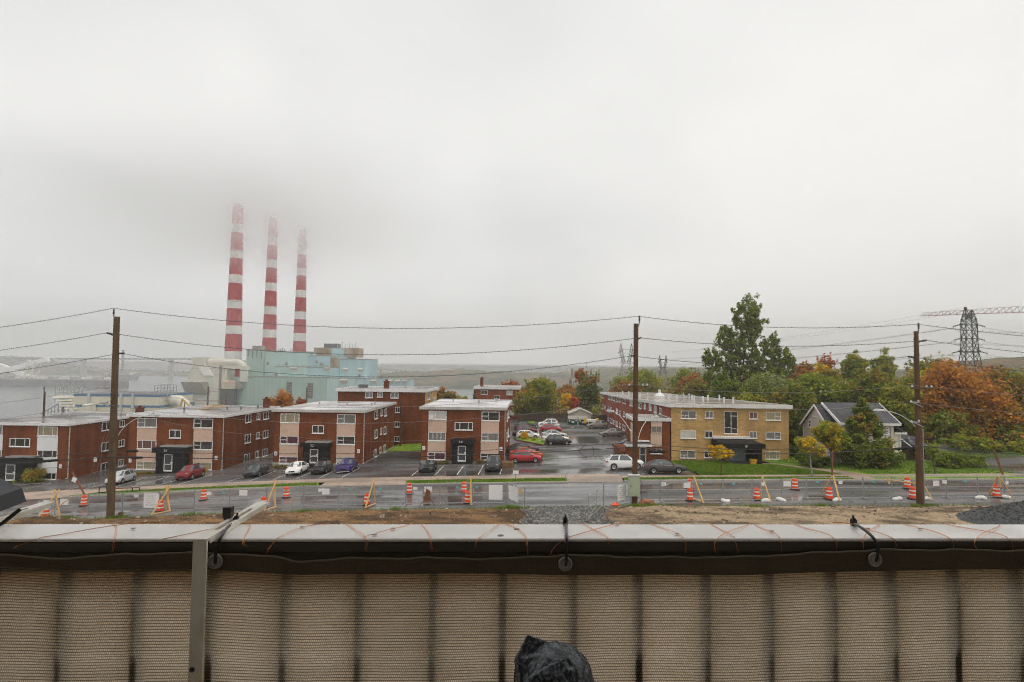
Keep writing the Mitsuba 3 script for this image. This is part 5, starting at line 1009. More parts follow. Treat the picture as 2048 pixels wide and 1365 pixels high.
for i, x in enumerate((-33.5, -28.2, -22.4, -16.6, -13.9, -6.9, -5.2, 14.5, 17.3, 24.8, 29.6, 37.4)):
    k = thing('mesh_tag', 'little teal tag on the fence ' + tagp[i], 'tag', 'little teal tags on the fence'); y = FY - .06 if x < 8 else (48.54 if x < 21 else 49.14)
    put(k, box(x, x + .3, y - .008, y, zf(x, 1.42), zf(x, 1.58)), 'm_sign_teal')
k = thing('notice_board', 'white board hung on the left gate leaf, turned away', 'sign')
part(k, 'board', MB().hexa([(-2.2, 47.75, .55), (-1.35, 46.55, .5), (-1.33, 46.56, .5), (-2.18, 47.76, .55), (-2.2, 47.75, 1.7), (-1.35, 46.55, 1.7), (-1.33, 46.56, 1.7), (-2.18, 47.76, 1.7)]).mesh(), 'm_sign_white')
k = thing('notice_board', 'orange and white board on the left gate leaf', 'sign'); part(k, 'board', box(-1.28, -.98, 46.2, 46.22, 1.3, 1.75), 'm_lumber')
k = thing('notice_board', 'white text board on the slanting panel left of the middle pole', 'sign')
part(k, 'board', MB().hexa([(7.25, 47.6, .55), (8.05, 48.1, .6), (8.04, 48.12, .6), (7.24, 47.62, .55), (7.25, 47.6, 1.85), (8.05, 48.1, 1.9), (8.04, 48.12, 1.9), (7.24, 47.62, 1.85)]).mesh(), 'm_sign_white')
for i in range(6): part(k, 'text_line', MB().bar((7.33, 47.63, 1.65 - i * .17), (7.8 + .03 * (i % 3), 47.93, 1.68 - i * .17), .008, .02).mesh(), 'm_wire_grey')

# traffic drums
def drum(x, y, label):
    k = thing('traffic_drum', label, 'traffic drum', 'orange traffic drums along the fence'); z = float(zg(x, y)) + .01
    part(k, 'base', MB().lathe((x, y, z), [(.42, 0), (.42, .07), (.30, .1), (.28, .11)], 16).mesh(), 'm_rubber', 40)
    R = lambda h: .285 - .07 * h
    prof = [(0.08, .36), (.36, .47), (.47, .68), (.68, .79), (.79, 1.0)]
    for i, (a, b) in enumerate(prof): part(k, 'orange_band' if i % 2 == 0 else 'white_band', MB().lathe((x, y, z), [(R(a), a), (R(a) + .006, a + .015), (R(b) + .006, b - .015), (R(b), b)], 16).mesh(), 'm_orange' if i % 2 == 0 else 'm_reflect_white', 40)
    part(k, 'handle', MB().box(x - .11, x + .11, y - .03, y + .03, z + .98, z + 1.07).mesh(), 'm_orange')
DR = [(-44.54, 48.2, 'orange drum behind the brace at the far left'), (-44.35, 52.13, 'orange drum standing in the road left of the left pole'), (-33.91, 48.35, 'orange drum under the tall crossed brace'), (-32.37, 52.3, 'orange drum in the road before the dark red car'), (-24.18, 48.0, 'orange drum beside the brace below the dark grey sedan'), (-24.0, 52.1, 'orange drum in the road below the white sedan'), (-14.95, 48.5, 'orange drum behind the tall brace right of the purple car'), (-12.07, 52.59, 'orange drum in the road before the black sports car'), (-6.76, 52.71, 'orange drum in the road, upper one left of the gate'), (-5.92, 48.75, 'orange drum behind the timber prop left of the gate'),
      (14.91, 52.83, 'orange drum in the road below the grey sedan'), (13.73, 48.7, 'orange drum at the kerb below the grey sedan'), (19.57, 48.88, 'orange drum left of the timber prop before the lawn'), (24.65, 52.69, 'orange drum in the road below the lawn path'), (25.86, 48.98, 'orange drum left of the second timber prop'), (35.2, 53.0, 'orange drum in the road left of the right pole'), (32.95, 49.0, 'orange drum mostly hidden behind the right pole'), (40.46, 49.57, 'orange drum near the right edge of the picture')]
for x, y, l in DR: drum(x, y, l)
# timber braces
def brace(label, bars, w=.13):
    k = thing('timber_brace', label, 'timber brace')
    for a, b in bars: part(k, 'plank', MB().bar(a, b, w, .06).mesh(), 'm_lumber')
G_ = lambda x, y, h=0.05: (x, y, float(zg(x, y)) + h)
brace('crossed timber brace at the far left with a long leaning plank', [(G_(-44.35, 47.0), (-43.65, 48.5, .35)), (G_(-43.3, 48.3), (-44.05, 48.4, .35)), (G_(-44.35, 47.0, .1), G_(-43.3, 48.3, .1)), ((-43.95, 47.1, -2.05), (-41.6, 47.5, -.05))])
brace('crossed timber brace right of the large left notice', [(G_(-33.85, 47.1), (-33.1, 48.5, .95)), (G_(-32.9, 48.2), (-33.55, 48.4, .95)), (G_(-33.85, 47.1, .1), G_(-32.9, 48.2, .1)), (G_(-33.6, 48.6), (-33.3, 48.5, .9))])
brace('crossed timber brace below the dark grey sedan', [(G_(-23.69, 47.2), (-23.25, 48.4, 1.62)), (G_(-23.2, 48.2), (-23.4, 48.4, 1.6)), (G_(-23.69, 47.2, .1), G_(-23.1, 48.3, .1))])
brace('narrow timber brace right of the purple car', [(G_(-14.75, 47.4), (-14.3, 48.5, 1.95)), (G_(-14.25, 48.6), (-14.4, 48.5, 1.93)), (G_(-14.75, 47.4, .1), G_(-14.2, 48.6, .1))])
brace('single upright timber prop left of the gate', [(G_(-5.5, 47.9), (-5.62, 48.4, 2.3))])
brace('slanted timber prop below the grey sedan', [(G_(14.6, 47.7), (14.05, 48.7, 2.65)), (G_(14.6, 47.7, .1), G_(14.1, 49.2, .1))])
brace('slanted timber prop before the path to the tan building', [(G_(20.4, 48.0), (20.05, 48.8, 2.65)), (G_(19.9, 48.9), (20.0, 48.85, 2.6))])
brace('timber prop under the larger yellow street tree', [(G_(26.3, 48.2), (26.3, 49.1, 2.75)), (G_(25.75, 50.3), (26.25, 49.2, 2.7))])
brace('timber prop right of the right utility pole', [(G_(34.15, 48.3), (33.55, 49.1, 2.9)), (G_(33.4, 49.9), (33.5, 49.15, 2.85))])
brace('timber prop near the right edge of the picture', [(G_(41.3, 48.8), (40.5, 49.3, 3.0)), (G_(40.35, 50.2), (40.45, 49.35, 2.95)), ((40.4, 49.2, 2.95), (40.5, 49.2, 2.0))])
brace('loose plank lying along the top of the fence left of the right pole', [((31.1, 49.05, 2.50), (33.3, 49.05, 2.25)), ((31.0, 49.0, 2.15), (31.0, 49.1, 2.6))])
def sandbag(x, y, a, label):
    n = 10; t = np.linspace(-1, 1, n); z = float(zg(x, y)); rr = .16 * np.sqrt(np.maximum(0, 1 - t ** 4)) + .02
    single('sandbag', label, 'sandbag', tube(np.column_stack([x + .42 * t * math.cos(a), y + .42 * t * math.sin(a), z + .1 + .05 * np.sin(t * 3 + x)]), rr, 8), 'm_sandbag', True, 'white sandbags along the fence')
for x, y, a, l in [(16.64, 48.2, .1, 'white sandbag below the small yellow tree'), (20.1, 48.2, -.2, 'white sandbag at the prop before the path'), (21.5, 48.5, -.5, 'white sandbag right of the prop before the path'), (26.2, 48.4, .2, 'white sandbag under the second prop'), (31.46, 48.7, -.1, 'white sandbag left of the right pole'), (38.6, 48.9, -.6, 'white sandbag alone in the wide gap'), (34.0, 48.7, .4, 'white sandbag right of the right pole'), (41.0, 49.2, .2, 'white sandbag near the right edge')]: sandbag(x, y, a, l)
k = thing('folding_sign', 'brown folded road sign standing on thin legs in the road', 'road sign')
part(k, 'panel', MB().hexa([(-9.75, 48.3, .15), (-9.2, 48.1, .15), (-9.2, 48.14, .15), (-9.75, 48.34, .15), (-9.55, 48.2, 1.15), (-9.15, 48.05, .95), (-9.15, 48.09, .95), (-9.55, 48.24, 1.15)]).mesh(), 'm_sign_brown')
for a, b in (((-9.5, 48.2, .3), (-10.1, 47.6, -.3)), ((-9.4, 48.1, .3), (-9.5, 47.4, -.28)), ((-9.3, 48.1, .3), (-8.6, 47.7, -.25)), ((-9.3, 48.2, .3), (-9.0, 48.9, -.25))): part(k, 'leg', tube([a, b], .025), 'm_rust')
k = thing('leaning_sign', 'rusty leaning sign post with a small white plate on the left verge', 'sign post'); part(k, 'post', MB().bar((-48.4, 57.1, -2.5), (-50.3, 57.4, .05), .13).mesh(), 'm_rust'); part(k, 'plate', MB().hexa([(-50.2, 57.2, -.85), (-49.75, 57.2, -1.05), (-49.75, 57.24, -1.05), (-50.2, 57.24, -.85), (-50.02, 57.2, -.4), (-49.55, 57.2, -.6), (-49.55, 57.24, -.6), (-50.02, 57.24, -.4)]).mesh(), 'm_sign_white')
k = thing('sign_stand', 'black steel sign frame lying on the left verge', 'sign frame')
for x in (-46.7, -43.0): part(k, 'hoop', tube([(x - .5, 57.4, -2.1), (x - .45, 57.4, -1.5), (x + .3, 57.4, -1.45), (x + .4, 57.4, -2.0), (x - .5, 57.4, -2.1)], .05), 'm_black')
part(k, 'bar', MB().bar((-46.2, 57.4, -1.65), (-43.4, 57.4, -1.5), .08, .12).mesh(), 'm_rust')
single('stump', 'short sawn stump beside the left utility pole', 'stump', MB().lathe((-36.5, 46.9, -1.75), [(.22, 0), (.2, .4), (.17, .62), (.02, .64)], 10).mesh(), 'm_pole_wood', 30)
k = thing('small_sign', 'thin sign post with a white plate on the verge beside the gate', 'sign post'); part(k, 'post', tube([(-1.9, 57.2, -.1), (-1.9, 57.2, .95)], .03), 'm_rust'); part(k, 'plate', box(-2.2, -1.6, 57.14, 57.17, .8, 1.15), 'm_sign_white')
for x, y, h, a, l in ((31.3, 58.7, 2.6, .1, 'rusty post on the verge beside the larger yellow tree'), (48.6, 58.6, 2.7, -.9, 'rusty leaning post by the side road at the right')):
    z = float(zg(x, y)); single('rusty_post', l, 'post', MB().bar((x, y, z - .1), (x + a, y, z + h), .13).mesh(), 'm_rust')
k = thing('gravel_heap', 'dark grey heap of crushed stone at the right edge', 'gravel heap')
def heap_z(X, Y): r = np.hypot((X - 36.6) / 5.2, (Y - 42.3) / 3.0); return zg(X, Y) + 1.55 * np.maximum(0, 1 - r) ** .9 - .06 + .10 * (meshkit.fbm(np.stack([X * 1.5, Y * 1.5, 0 * X], -1), 3, 9) - .5) * (r < 1.02)
part(k, 'mound', grid_sheet(np.linspace(31, 42, 70), np.linspace(39, 45.6, 50), heap_z), 'm_gravel_dark', True)
part(k, 'loose_stone', scatter_stones(1400, lambda n: (36.6 + rng.normal(0, 2.4, n), 42.3 + rng.normal(0, 1.4, n)), lambda n: rng.uniform(.03, .08, n), heap_z), 'm_gravel_dark', stuff=True)
k = thing('broken_slab', 'broken reddish slab lying at the foot of the middle pole', 'slab'); put(k, MB().hull([(9.2, 46.9, .35), (10.4, 47.3, .35), (10.2, 48.1, .35), (9.0, 47.6, .4), (9.5, 46.9, .75), (10.3, 47.4, .72), (10.0, 47.9, .7), (9.3, 47.6, .8)]).mesh(), 'm_slab')
k = thing('road_cone', 'flattened red cone on the ground by the slanting panel', 'cone'); put(k, MB().lathe((7.0, 47.3, .3), [(.36, 0), (.36, .05), (.2, .08), (.06, .22)], 10).mesh(), 'm_orange')

# ------------------------------------------------------------------ trees
trng = np.random.default_rng(21)
def leaves(centres, radii, n, size, cols, flat=.6, up=.8):
    """n leaf clumps (two triangles each) spread through balls; each ball has its own shade of the palette"""
    m = len(centres); w = radii ** 2; idx = trng.choice(m, n, p=w / w.sum())
    d = trng.normal(0, 1, (n, 3)); d /= np.linalg.norm(d, axis=1, keepdims=True)
    rr = trng.random(n) ** .42; p = centres[idx] + d * (radii[idx] * rr)[:, None] * np.array([1, 1, .85])
    nrm = d * .8 + trng.normal(0, .7, (n, 3)) + [0, 0, up]; nrm /= np.linalg.norm(nrm, axis=1, keepdims=True)
    a = np.cross(nrm, trng.normal(0, 1, (n, 3))); a /= np.linalg.norm(a, axis=1, keepdims=True); b = np.cross(nrm, a)
    s = size * trng.uniform(.6, 1.4, n)[:, None]
    v = np.stack([p - a * s, p + b * s * flat, p + a * s, p - b * s * flat], 1).reshape(-1, 3)
    k = 4 * np.arange(n)[:, None]; f = np.concatenate([k + [0, 1, 2], k + [0, 2, 3]], 0)
    pal = np.array(cols, float); ball = trng.random(m)
    t = np.clip(ball[idx] + trng.normal(0, .16, n), 0, .999) * (len(pal) - 1); i = t.astype(int); c = pal[i] + (pal[np.minimum(i + 1, len(pal) - 1)] - pal[i]) * (t - i)[:, None]
    c = np.minimum(c * 1.6, .82) * trng.uniform(.65, 1.35, (n, 1))
    return v, f, np.repeat(c, 4, 0)
GREEN = [(.105, .145, .018), (.155, .195, .027), (.225, .24, .04)]
DARK = [(.058, .092, .016), (.09, .125, .021), (.135, .16, .03)]
YGREEN = [(.15, .165, .02), (.21, .21, .026), (.30, .26, .032)]
YELLOW = [(.36, .24, .018), (.48, .32, .02), (.58, .38, .022)]
ORANGE = [(.28, .12, .022), (.38, .165, .026), (.46, .22, .034)]
RUST = [(.18, .08, .028), (.27, .115, .036), (.33, .155, .045)]
REDL = [(.24, .05, .026), (.36, .08, .038), (.42, .12, .05)]
OLIVE = [(.125, .10, .02), (.18, .13, .025), (.24, .16, .03)]
SILVER = [(.13, .155, .055), (.19, .215, .085), (.26, .275, .13)]
def mixp(*ps): return [c for p in ps for c in p]
def crown_balls(x, y, zb, zt, w, style, nb=40):
    h = zt - zb; c, r = [], []
    if style == 'lobes':   # rounded plumes as they stand in the tall poplar: (dx, z, half width, half height)
        for dx, zc, rx, rz, m in [(.4, 23.3, 3.6, 4.6, 84), (.3, 20.0, 2.8, 3.0, 34), (-4.8, 18.4, 2.2, 2.8, 32), (-3.0, 16.2, 2.4, 2.6, 26), (5.1, 16.8, 2.0, 3.1, 30), (0, 15.6, 3.2, 3.2, 36), (-7.4, 13.6, 2.1, 2.7, 30), (7.4, 13.2, 2.6, 3.0, 36), (9.8, 12.6, 1.3, 1.7, 11), (-3.4, 12.6, 3.2, 2.8, 38), (3.4, 12.6, 3.4, 3.0, 42), (-6, 9.3, 3.6, 3.0, 40), (0, 9, 5.0, 3.4, 52), (6, 9, 4.0, 3.4, 44)]:
            for _ in range(int(m * 1.9)):
                d = trng.normal(0, 1, 3); d *= trng.random() ** .33 * trng.uniform(.85, 1.12) / np.linalg.norm(d); e = trng.uniform(-.35, .55)
                for q in (0, .5, 1): c.append((x + dx + d[0] * rx + e * .3 * q * np.sign(dx + d[0]), y + d[1] * rx, zc + d[2] * rz + q * .8)); r.append(trng.uniform(.28, .62) * (1 - .45 * q))
    elif style == 'poplar':   # several upright plumes
        for px, pb, pt, pr in [(0, .0, 1.0, .22), (.10, .25, .96, .17), (-.14, .28, .92, .16), (.24, .02, .66, .20), (-.27, .05, .62, .22), (-.40, 0, .38, .2), (.40, 0, .42, .2), (.12, 0, .45, .24), (-.12, 0, .5, .24), (.52, .0, .30, .16)]:
            for q in np.linspace(0, 1, 15):
                t = pb + (pt - pb) * q; rad = pr * w * (.72 - .40 * q ** 1.4)
                c.append((x + px * w * (.75 + .25 * q) + trng.normal(0, .05) * w * .4, y + trng.normal(0, .12) * w, zb + h * t + trng.normal(0, .02) * h)); r.append(rad * trng.uniform(.6, 1.0))
                c.append((x + px * w * (.75 + .25 * q) + trng.normal(0, .09) * w * .5 * (1.1 - q), y + trng.normal(0, .12) * w, zb + h * t + trng.normal(0, .03) * h)); r.append(rad * trng.uniform(.4, .8))
    elif style == 'cone':
        for q in np.linspace(0, 1, nb):
            a = trng.uniform(0, 6.283); rad = w * .5 * (1 - q) ** .8 * trng.uniform(.3, 1.0); c.append((x + rad * math.cos(a), y + rad * math.sin(a), zb + h * q)); r.append(w * .11 * trng.uniform(.7, 1.3) * (1.2 - .7 * q))
    else:
        for _ in range(nb):
            d = trng.normal(0, 1, 3); d /= np.linalg.norm(d); k = trng.uniform(.35, .84) if style != 'bush' else trng.uniform(.3, .85)
            u = d * k; c.append((x + u[0] * w * .5, y + u[1] * w * .5, zb + h * (.5 + u[2] * .5))); r.append(min(w, h * 1.2) * trng.uniform(.10, .21))
        if style == 'spiky':
            for _ in range(16):
                px, py = trng.uniform(-.4, .4, 2); z0 = zb + h * (.72 + .12 * trng.random()); ln = h * trng.uniform(.2, .34) * (1 - abs(px)); tilt = px * .5
                for q in np.linspace(0, 1, 6): c.append((x + px * w + tilt * ln * q, y + py * w, z0 + ln * q)); r.append(w * .045 * (1.2 - q))
    return np.array(c), np.array(r)
def tree(name, label, cat, x, y, zt, w, cols, zb=None, n=3200, leaf=.26, style='round', bark='m_bark', trunk=True, group=None, nb=40, base=None, tr=None):
    z0 = float(zg(x, y)) if base is None else base
    zb = z0 + (zt - z0) * .15 if zb is None else zb
    k = thing(name, label, cat, group); c, r = crown_balls(x, y, zb, zt, w, style, int(nb * 1.5))
    if trunk:
        m = MB(); r0 = tr or max(.07, .022 * (zt - z0)); zc = zb + (zt - zb) * .55
        jit = trng.normal(0, .02, (6, 2)) * (zt - z0); jit[0] = 0; t = np.linspace(0, 1, 6)
        m.tube(np.column_stack([x + jit[:, 0], y + jit[:, 1], z0 - .2 + (zc - z0 + .2) * t]), r0 * (1 - .65 * t), 7)
        part(k, 'trunk', m.mesh(), bark, 60); lm = MB()
        for i in trng.choice(len(c), min(9, len(c)), replace=False):
            s = np.array([x, y, zb + (zc - zb) * trng.uniform(0, .8)]); e = c[i]; md = (s + e) / 2 + [0, 0, -.06 * (zt - zb)]
            lm.tube([s, md, e], [r0 * .45, r0 * .3, r0 * .1], 5)
        part(k, 'limbs', lm.mesh(), bark, 60)
    v, f, col = leaves(c, r, int(n * 1.35), leaf * 1.12, cols)
    q = k + '__crown'; scene[q] = mikit.ply((v, f), 'm_leaf', color=col)
    return k
tree('maple_tree', 'rusty orange tree rising between the teal power station and the pale roofs', 'tree', -47.3, 100, 7.1, 5.4, mixp(RUST, ORANGE), zb=1.6, n=2400, leaf=.2, base=-3)
tree('maple_tree', 'small rusty tree just right of the larger orange one by the power station', 'tree', -43.7, 100, 6.1, 2.4, mixp(RUST, REDL), zb=2.2, n=900, leaf=.18, base=-3)
tree('maple_tree', 'olive and rust tree left of the distant small brick block', 'tree', -20.9, 125, 7.3, 6.0, mixp(OLIVE, RUST), zb=0)
tree('maple_tree', 'low yellow green tree left of the distant small brick block', 'tree', -17.4, 130, 5.2, 4.6, YGREEN, zb=0, n=1800)
tree('spruce_tree', 'little dark conifer touching the distant small brick block', 'tree', -14.9, 134, 6.0, 2.0, DARK, zb=-1, n=900, style='cone', leaf=.22)
tree('maple_tree', 'red tree behind the distant small brick block', 'tree', -7.5, 172, 7.2, 7.6, mixp(REDL, RUST), zb=0, style='spiky')
tree('maple_tree', 'orange tree right of the distant small brick block', 'tree', -1.8, 160, 7.3, 7.0, mixp(RUST, ORANGE, OLIVE), zb=-2)
tree('maple_tree', 'large green and gold maple left of the beige shed', 'tree', 1.4, 134, 9.6, 9.4, mixp(YELLOW[:1], YGREEN, GREEN, DARK), zb=-.2, n=6500, style='spiky', leaf=.24, nb=60)
tree('maple_tree', 'golden brown tree leaning out left of the large green and gold maple', 'tree', -2.6, 136, 6.2, 6.4, mixp(OLIVE, YGREEN, YELLOW[:1]), zb=-1.5, n=2800)
tree('maple_tree', 'wide orange brown tree behind the beige shed', 'tree', 11.0, 165, 7.4, 11, mixp(RUST, OLIVE, ORANGE), zb=0)
tree('shrub', 'yellow shrub behind the beige shed roof', 'shrub', 8.6, 146, 5.0, 4.4, YELLOW, zb=.5, n=1500)
tree('shrub', 'red shrub right above the beige shed', 'shrub', 10.6, 145.5, 4.0, 3.6, REDL, zb=0, n=1300)
tree('maple_tree', 'dark green tree with a red top right of the beige shed', 'tree', 14.6, 150, 11.2, 7.6, mixp(DARK, DARK, GREEN, RUST), zb=-.4, n=4600, style='spiky')
tree('maple_tree', 'red crowned tree peeping over the dark one right of the shed', 'tree', 13.0, 155, 11.6, 4.0, mixp(REDL, RUST), zb=6.5, n=1500, leaf=.24)
tree('maple_tree', 'broad green tree over the far end of the long flat roof', 'tree', 33.5, 178, 11.6, 19, mixp(GREEN, YGREEN), zb=1, n=6000, leaf=.32, nb=70)
tree('maple_tree', 'dull reddish tree behind the far end of the long flat roof', 'tree', 27.6, 165, 8.2, 10, mixp(RUST, OLIVE), zb=1)
tree('maple_tree', 'green tree right of the two far pylons', 'tree', 42.3, 152, 13.0, 10.5, mixp(GREEN, YGREEN), zb=2, n=4000)
tree('maple_tree', 'reddish brown tree left below the tall poplar', 'tree', 40.8, 140, 11.4, 9.0, mixp(REDL, RUST, OLIVE), zb=2, n=3600)
tree('poplar_tree', 'tall dark green poplar standing above every other tree', 'tree', 46.4, 120, 28.0, 16.6, mixp(DARK, GREEN, YGREEN[:1], GREEN), zb=5.5, n=21000, leaf=.23, style='lobes', tr=.34)
tree('willow_tree', 'silvery green round tree below the poplar', 'tree', 44.6, 106, 12.0, 11, mixp(SILVER, GREEN), zb=2.5, n=6000, leaf=.2, nb=55)
tree('maple_tree', 'dark green tree behind the tan brick roof, left of the silvery one', 'tree', 38.8, 112, 11.3, 7.2, mixp(DARK, GREEN), zb=2.5)
tree('maple_tree', 'golden olive bushy tree over the roof edge of the tan front', 'tree', 36.0, 92, 8.2, 7.0, mixp(OLIVE, YGREEN, GREEN), zb=1)
tree('maple_tree', 'dusky green tree behind the tan building and left of the house', 'tree', 42.0, 90, 10.0, 8.5, mixp(GREEN, DARK, OLIVE), zb=1, n=4500)
tree('maple_tree', 'dull red tree right of the poplar', 'tree', 58.8, 122, 12.6, 8.0, mixp(REDL, RUST), zb=4)
tree('maple_tree', 'golden yellow tree right of the dull red one', 'tree', 64.2, 122, 14.6, 7.0, mixp(YELLOW, YGREEN), zb=5)
tree('aspen_tree', 'tall green tree left of two on the skyline between poplar and right pole', 'tree', 69.2, 120, 16.8, 5.6, mixp(GREEN, YGREEN), zb=7, n=3000, nb=44)
tree('aspen_tree', 'tall green tree right of two on the skyline near the right pole', 'tree', 78.2, 125, 17.2, 6.0, mixp(GREEN, YGREEN), zb=7, n=3000, nb=44)
tree('maple_tree', 'tree with red upright sprays on the skyline', 'tree', 68.4, 130, 15.6, 4.6, mixp(REDL, RUST), zb=6, n=1700, style='spiky')
tree('maple_tree', 'dark green tree behind the ridge of the house', 'tree', 51.3, 99, 12.0, 10, mixp(DARK, GREEN, GREEN), zb=2, n=5200, nb=55)
tree('maple_tree', 'deep green tree behind the house, right of the dark one', 'tree', 57.4, 94, 12.8, 9.2, mixp(DARK, GREEN, OLIVE), zb=2, n=5000, nb=55)
tree('maple_tree', 'rust flecked green tree behind the house', 'tree', 53.6, 108, 13.4, 8.5, mixp(GREEN, RUST), zb=3, n=3800)
tree('maple_tree', 'bright yellow green tree beside the right pole', 'tree', 55.2, 84, 10.8, 6.6, mixp(YGREEN, GREEN), zb=1.5, n=3600)
tree('maple_tree', 'big flaming orange tree right of the right pole', 'tree', 64.6, 87, 14.2, 13.5, mixp(ORANGE, RUST, ORANGE, OLIVE), zb=.5, n=11000, leaf=.24, nb=80)
tree('maple_tree', 'brownish green tree right of the flaming orange one', 'tree', 76.6, 92, 13.4, 10.5, mixp(OLIVE, RUST, GREEN), zb=.5, n=6000, nb=60)
tree('maple_tree', 'olive tree at the right edge of the picture', 'tree', 85, 91, 12.6, 10, mixp(OLIVE, GREEN), zb=.5, n=4000)
tree('maple_tree', 'spiky green tree behind the right pole and orange tree', 'tree', 80.4, 114, 15.4, 9.0, mixp(GREEN, OLIVE), zb=5, n=3200, style='spiky')
tree('maple_tree', 'red tree below the near pylon', 'tree', 92, 114, 13.8, 6.5, mixp(REDL, RUST), zb=4)
tree('maple_tree', 'dark green tree under the orange one, low at the road side', 'tree', 71.5, 84, 7.0, 9.0, mixp(DARK, GREEN), zb=.8, n=3600)
tree('maple_tree', 'dim green tree standing behind the right pole', 'tree', 58.8, 80, 6.5, 6.5, mixp(DARK, GREEN, OLIVE), zb=.5, n=2600)
for i, (x, y, h, w, cols, lab) in enumerate([(62, 104, 11.5, 9, GREEN, 'green tree closing the gap behind the flaming orange one'), (72, 106, 13, 9, mixp(GREEN, YGREEN), 'light green tree closing the gap left of the spiky one'), (46, 97, 9, 8, DARK, 'dark tree low behind the silvery one'), (66, 112, 12.5, 9, mixp(OLIVE, GREEN), 'olive tree in the second row behind the orange one'), (88, 104, 13, 10, mixp(GREEN, RUST), 'green and rust tree in front of the near pylon'), (101, 112, 14.5, 12, mixp(RUST, OLIVE), 'rusty tree at the foot of the near pylon'), (51, 128, 12.5, 10, mixp(OLIVE, GREEN), 'olive tree behind the poplar'), (38, 128, 10, 9, mixp(GREEN, OLIVE), 'green tree behind the long flat roof'), (112, 120, 14, 13, mixp(GREEN, OLIVE), 'green tree right of the near pylon foot')]):
    tree('maple_tree', lab, 'tree', x, y, h, w, cols, zb=1.0, n=3200)
for x, y, h, w, cols, lab in [(97, 98, 12.0, 10, mixp(RUST, ORANGE), 'rust orange tree past the olive one at the right edge'), (92, 88, 9.5, 9, mixp(OLIVE, ORANGE), 'low orange olive tree at the right edge'), (78, 83, 7.5, 8, mixp(OLIVE, GREEN), 'low olive tree over the side road'), (69.0, 82.5, 8.0, 7.5, mixp(ORANGE, OLIVE), 'lower orange tree drooping over the side road')]:
    tree('maple_tree', lab, 'tree', x, y, h, w, cols, zb=1.0, n=4200, leaf=.22)
# garden and street planting
tree('young_maple', 'dark green young maple growing before the beige house', 'tree', 38.3, 65.2, 8.6, 6.4, mixp(DARK, DARK, GREEN, RUST[:1]), zb=2.2, n=4200, style='cone', leaf=.2, nb=70)
tree('young_maple', 'yellow green young tree before the gable of the house', 'tree', 33.6, 63.2, 6.4, 4.0, mixp(YGREEN, YELLOW[:1], GREEN), zb=2.6, n=2000, leaf=.16, nb=18)
tree('street_tree', 'yellow street tree with a pale trunk before the house', 'tree', 29.2, 58.75, 5.3, 3.6, mixp(YELLOW, YGREEN), zb=2.9, n=1500, leaf=.125, bark='m_bark_pale', nb=15)
tree('street_tree', 'small yellow street tree before the tan brick front', 'tree', 19.9, 58.95, 4.3, 2.7, mixp(YELLOW, YGREEN[2:]), zb=2.2, n=950, leaf=.12, nb=12)
tree('sapling', 'thin green sapling right of the right pole', 'tree', 42.0, 59.2, 4.6, 1.6, GREEN, zb=2.6, n=500, leaf=.1)
tree('bush', 'large dark bush hiding the front of the house', 'bush', 37.6, 63.6, 3.9, 6.6, mixp(DARK, OLIVE[:2], DARK), zb=.7, n=5200, leaf=.15, style='bush', trunk=False, nb=70)
tree('bush', 'dark undergrowth bush between the tan building and the house', 'bush', 32.4, 65, 2.6, 4.4, DARK, zb=.5, n=2000, leaf=.15, style='bush', trunk=False)
tree('bush', 'dark shrubbery at the right wall of the tan building', 'bush', 33.2, 72, 4.5, 2.4, DARK, zb=.4, n=1500, leaf=.2, style='bush', trunk=False)
tree('bush', 'rounded green bush left of two at the road side on the right', 'bush', 46.2, 62.8, 3.0, 3.6, mixp(GREEN, DARK), zb=.9, n=2200, leaf=.13, style='bush', trunk=False)
tree('bush', 'rounded green bush right of two at the road side on the right', 'bush', 49.0, 63.4, 2.8, 3.4, mixp(GREEN, DARK), zb=.9, n=2000, leaf=.13, style='bush', trunk=False)
tree('bush', 'vine covered bank beside the side road, left half', 'bush', 57.5, 74, 3.6, 7.5, mixp(GREEN, YGREEN), zb=1.0, n=3200, leaf=.22, style='bush', trunk=False)
tree('bush', 'vine covered bank at the right edge of the picture', 'bush', 64.0, 72, 3.4, 7.5, mixp(GREEN, YGREEN), zb=1.0, n=3200, leaf=.22, style='bush', trunk=False)
tree('shrub', 'yellow flowering shrub on the grass island', 'shrub', -1.7, 95.0, .75, 1.6, YELLOW, zb=-.8, n=700, leaf=.09, style='bush', trunk=False)
tree('shrub', 'little yellow shrub at the tip of the grass island', 'shrub', -.1, 93.0, -.05, .9, mixp(YELLOW, YGREEN), zb=-.7, n=300, leaf=.08, style='bush', trunk=False)
tree('shrub', 'yellowing shrub beside the porch at the far left', 'shrub', -67.2, 70.6, -2.3, 3.4, mixp(YGREEN, OLIVE, YELLOW[:1]), zb=-4.3, n=1500, leaf=.12, style='bush', trunk=False)
for x0, x1, y, cols, lab in ((-54.8, -51.6, 72.4, OLIVE, 'scrubby bed before the windows behind the silver hatchback'), (-35.2, -31.4, 71.9, OLIVE, 'scrubby bed behind the white sedan'), (-14.2, -11.2, 71.3, OLIVE, 'low scrub behind the black sports car'), (-7.6, -5.9, 71.3, OLIVE, 'low scrub behind the charcoal car facing the street'), (-46.8, -44.2, 72.4, YGREEN, 'low scrub behind the dark red car'), (-70.5, -66.0, 71.2, GREEN, 'green bed below the white sided windows')):
    m = max(3, int((x1 - x0) / .5)); c = np.array([(x0 + (x1 - x0) * (i + .5) / m, y + trng.normal(0, .12), float(zg(x0, y)) + .22 + trng.uniform(0, .15)) for i in range(m)]); v, f, col = leaves(c, np.full(m, .38), m * 90, .09, cols)
    k = thing('plant_bed', lab, 'plants'); labels[k]['kind'] = 'stuff'; scene[k] = mikit.ply((v, f), 'm_leaf', color=col)
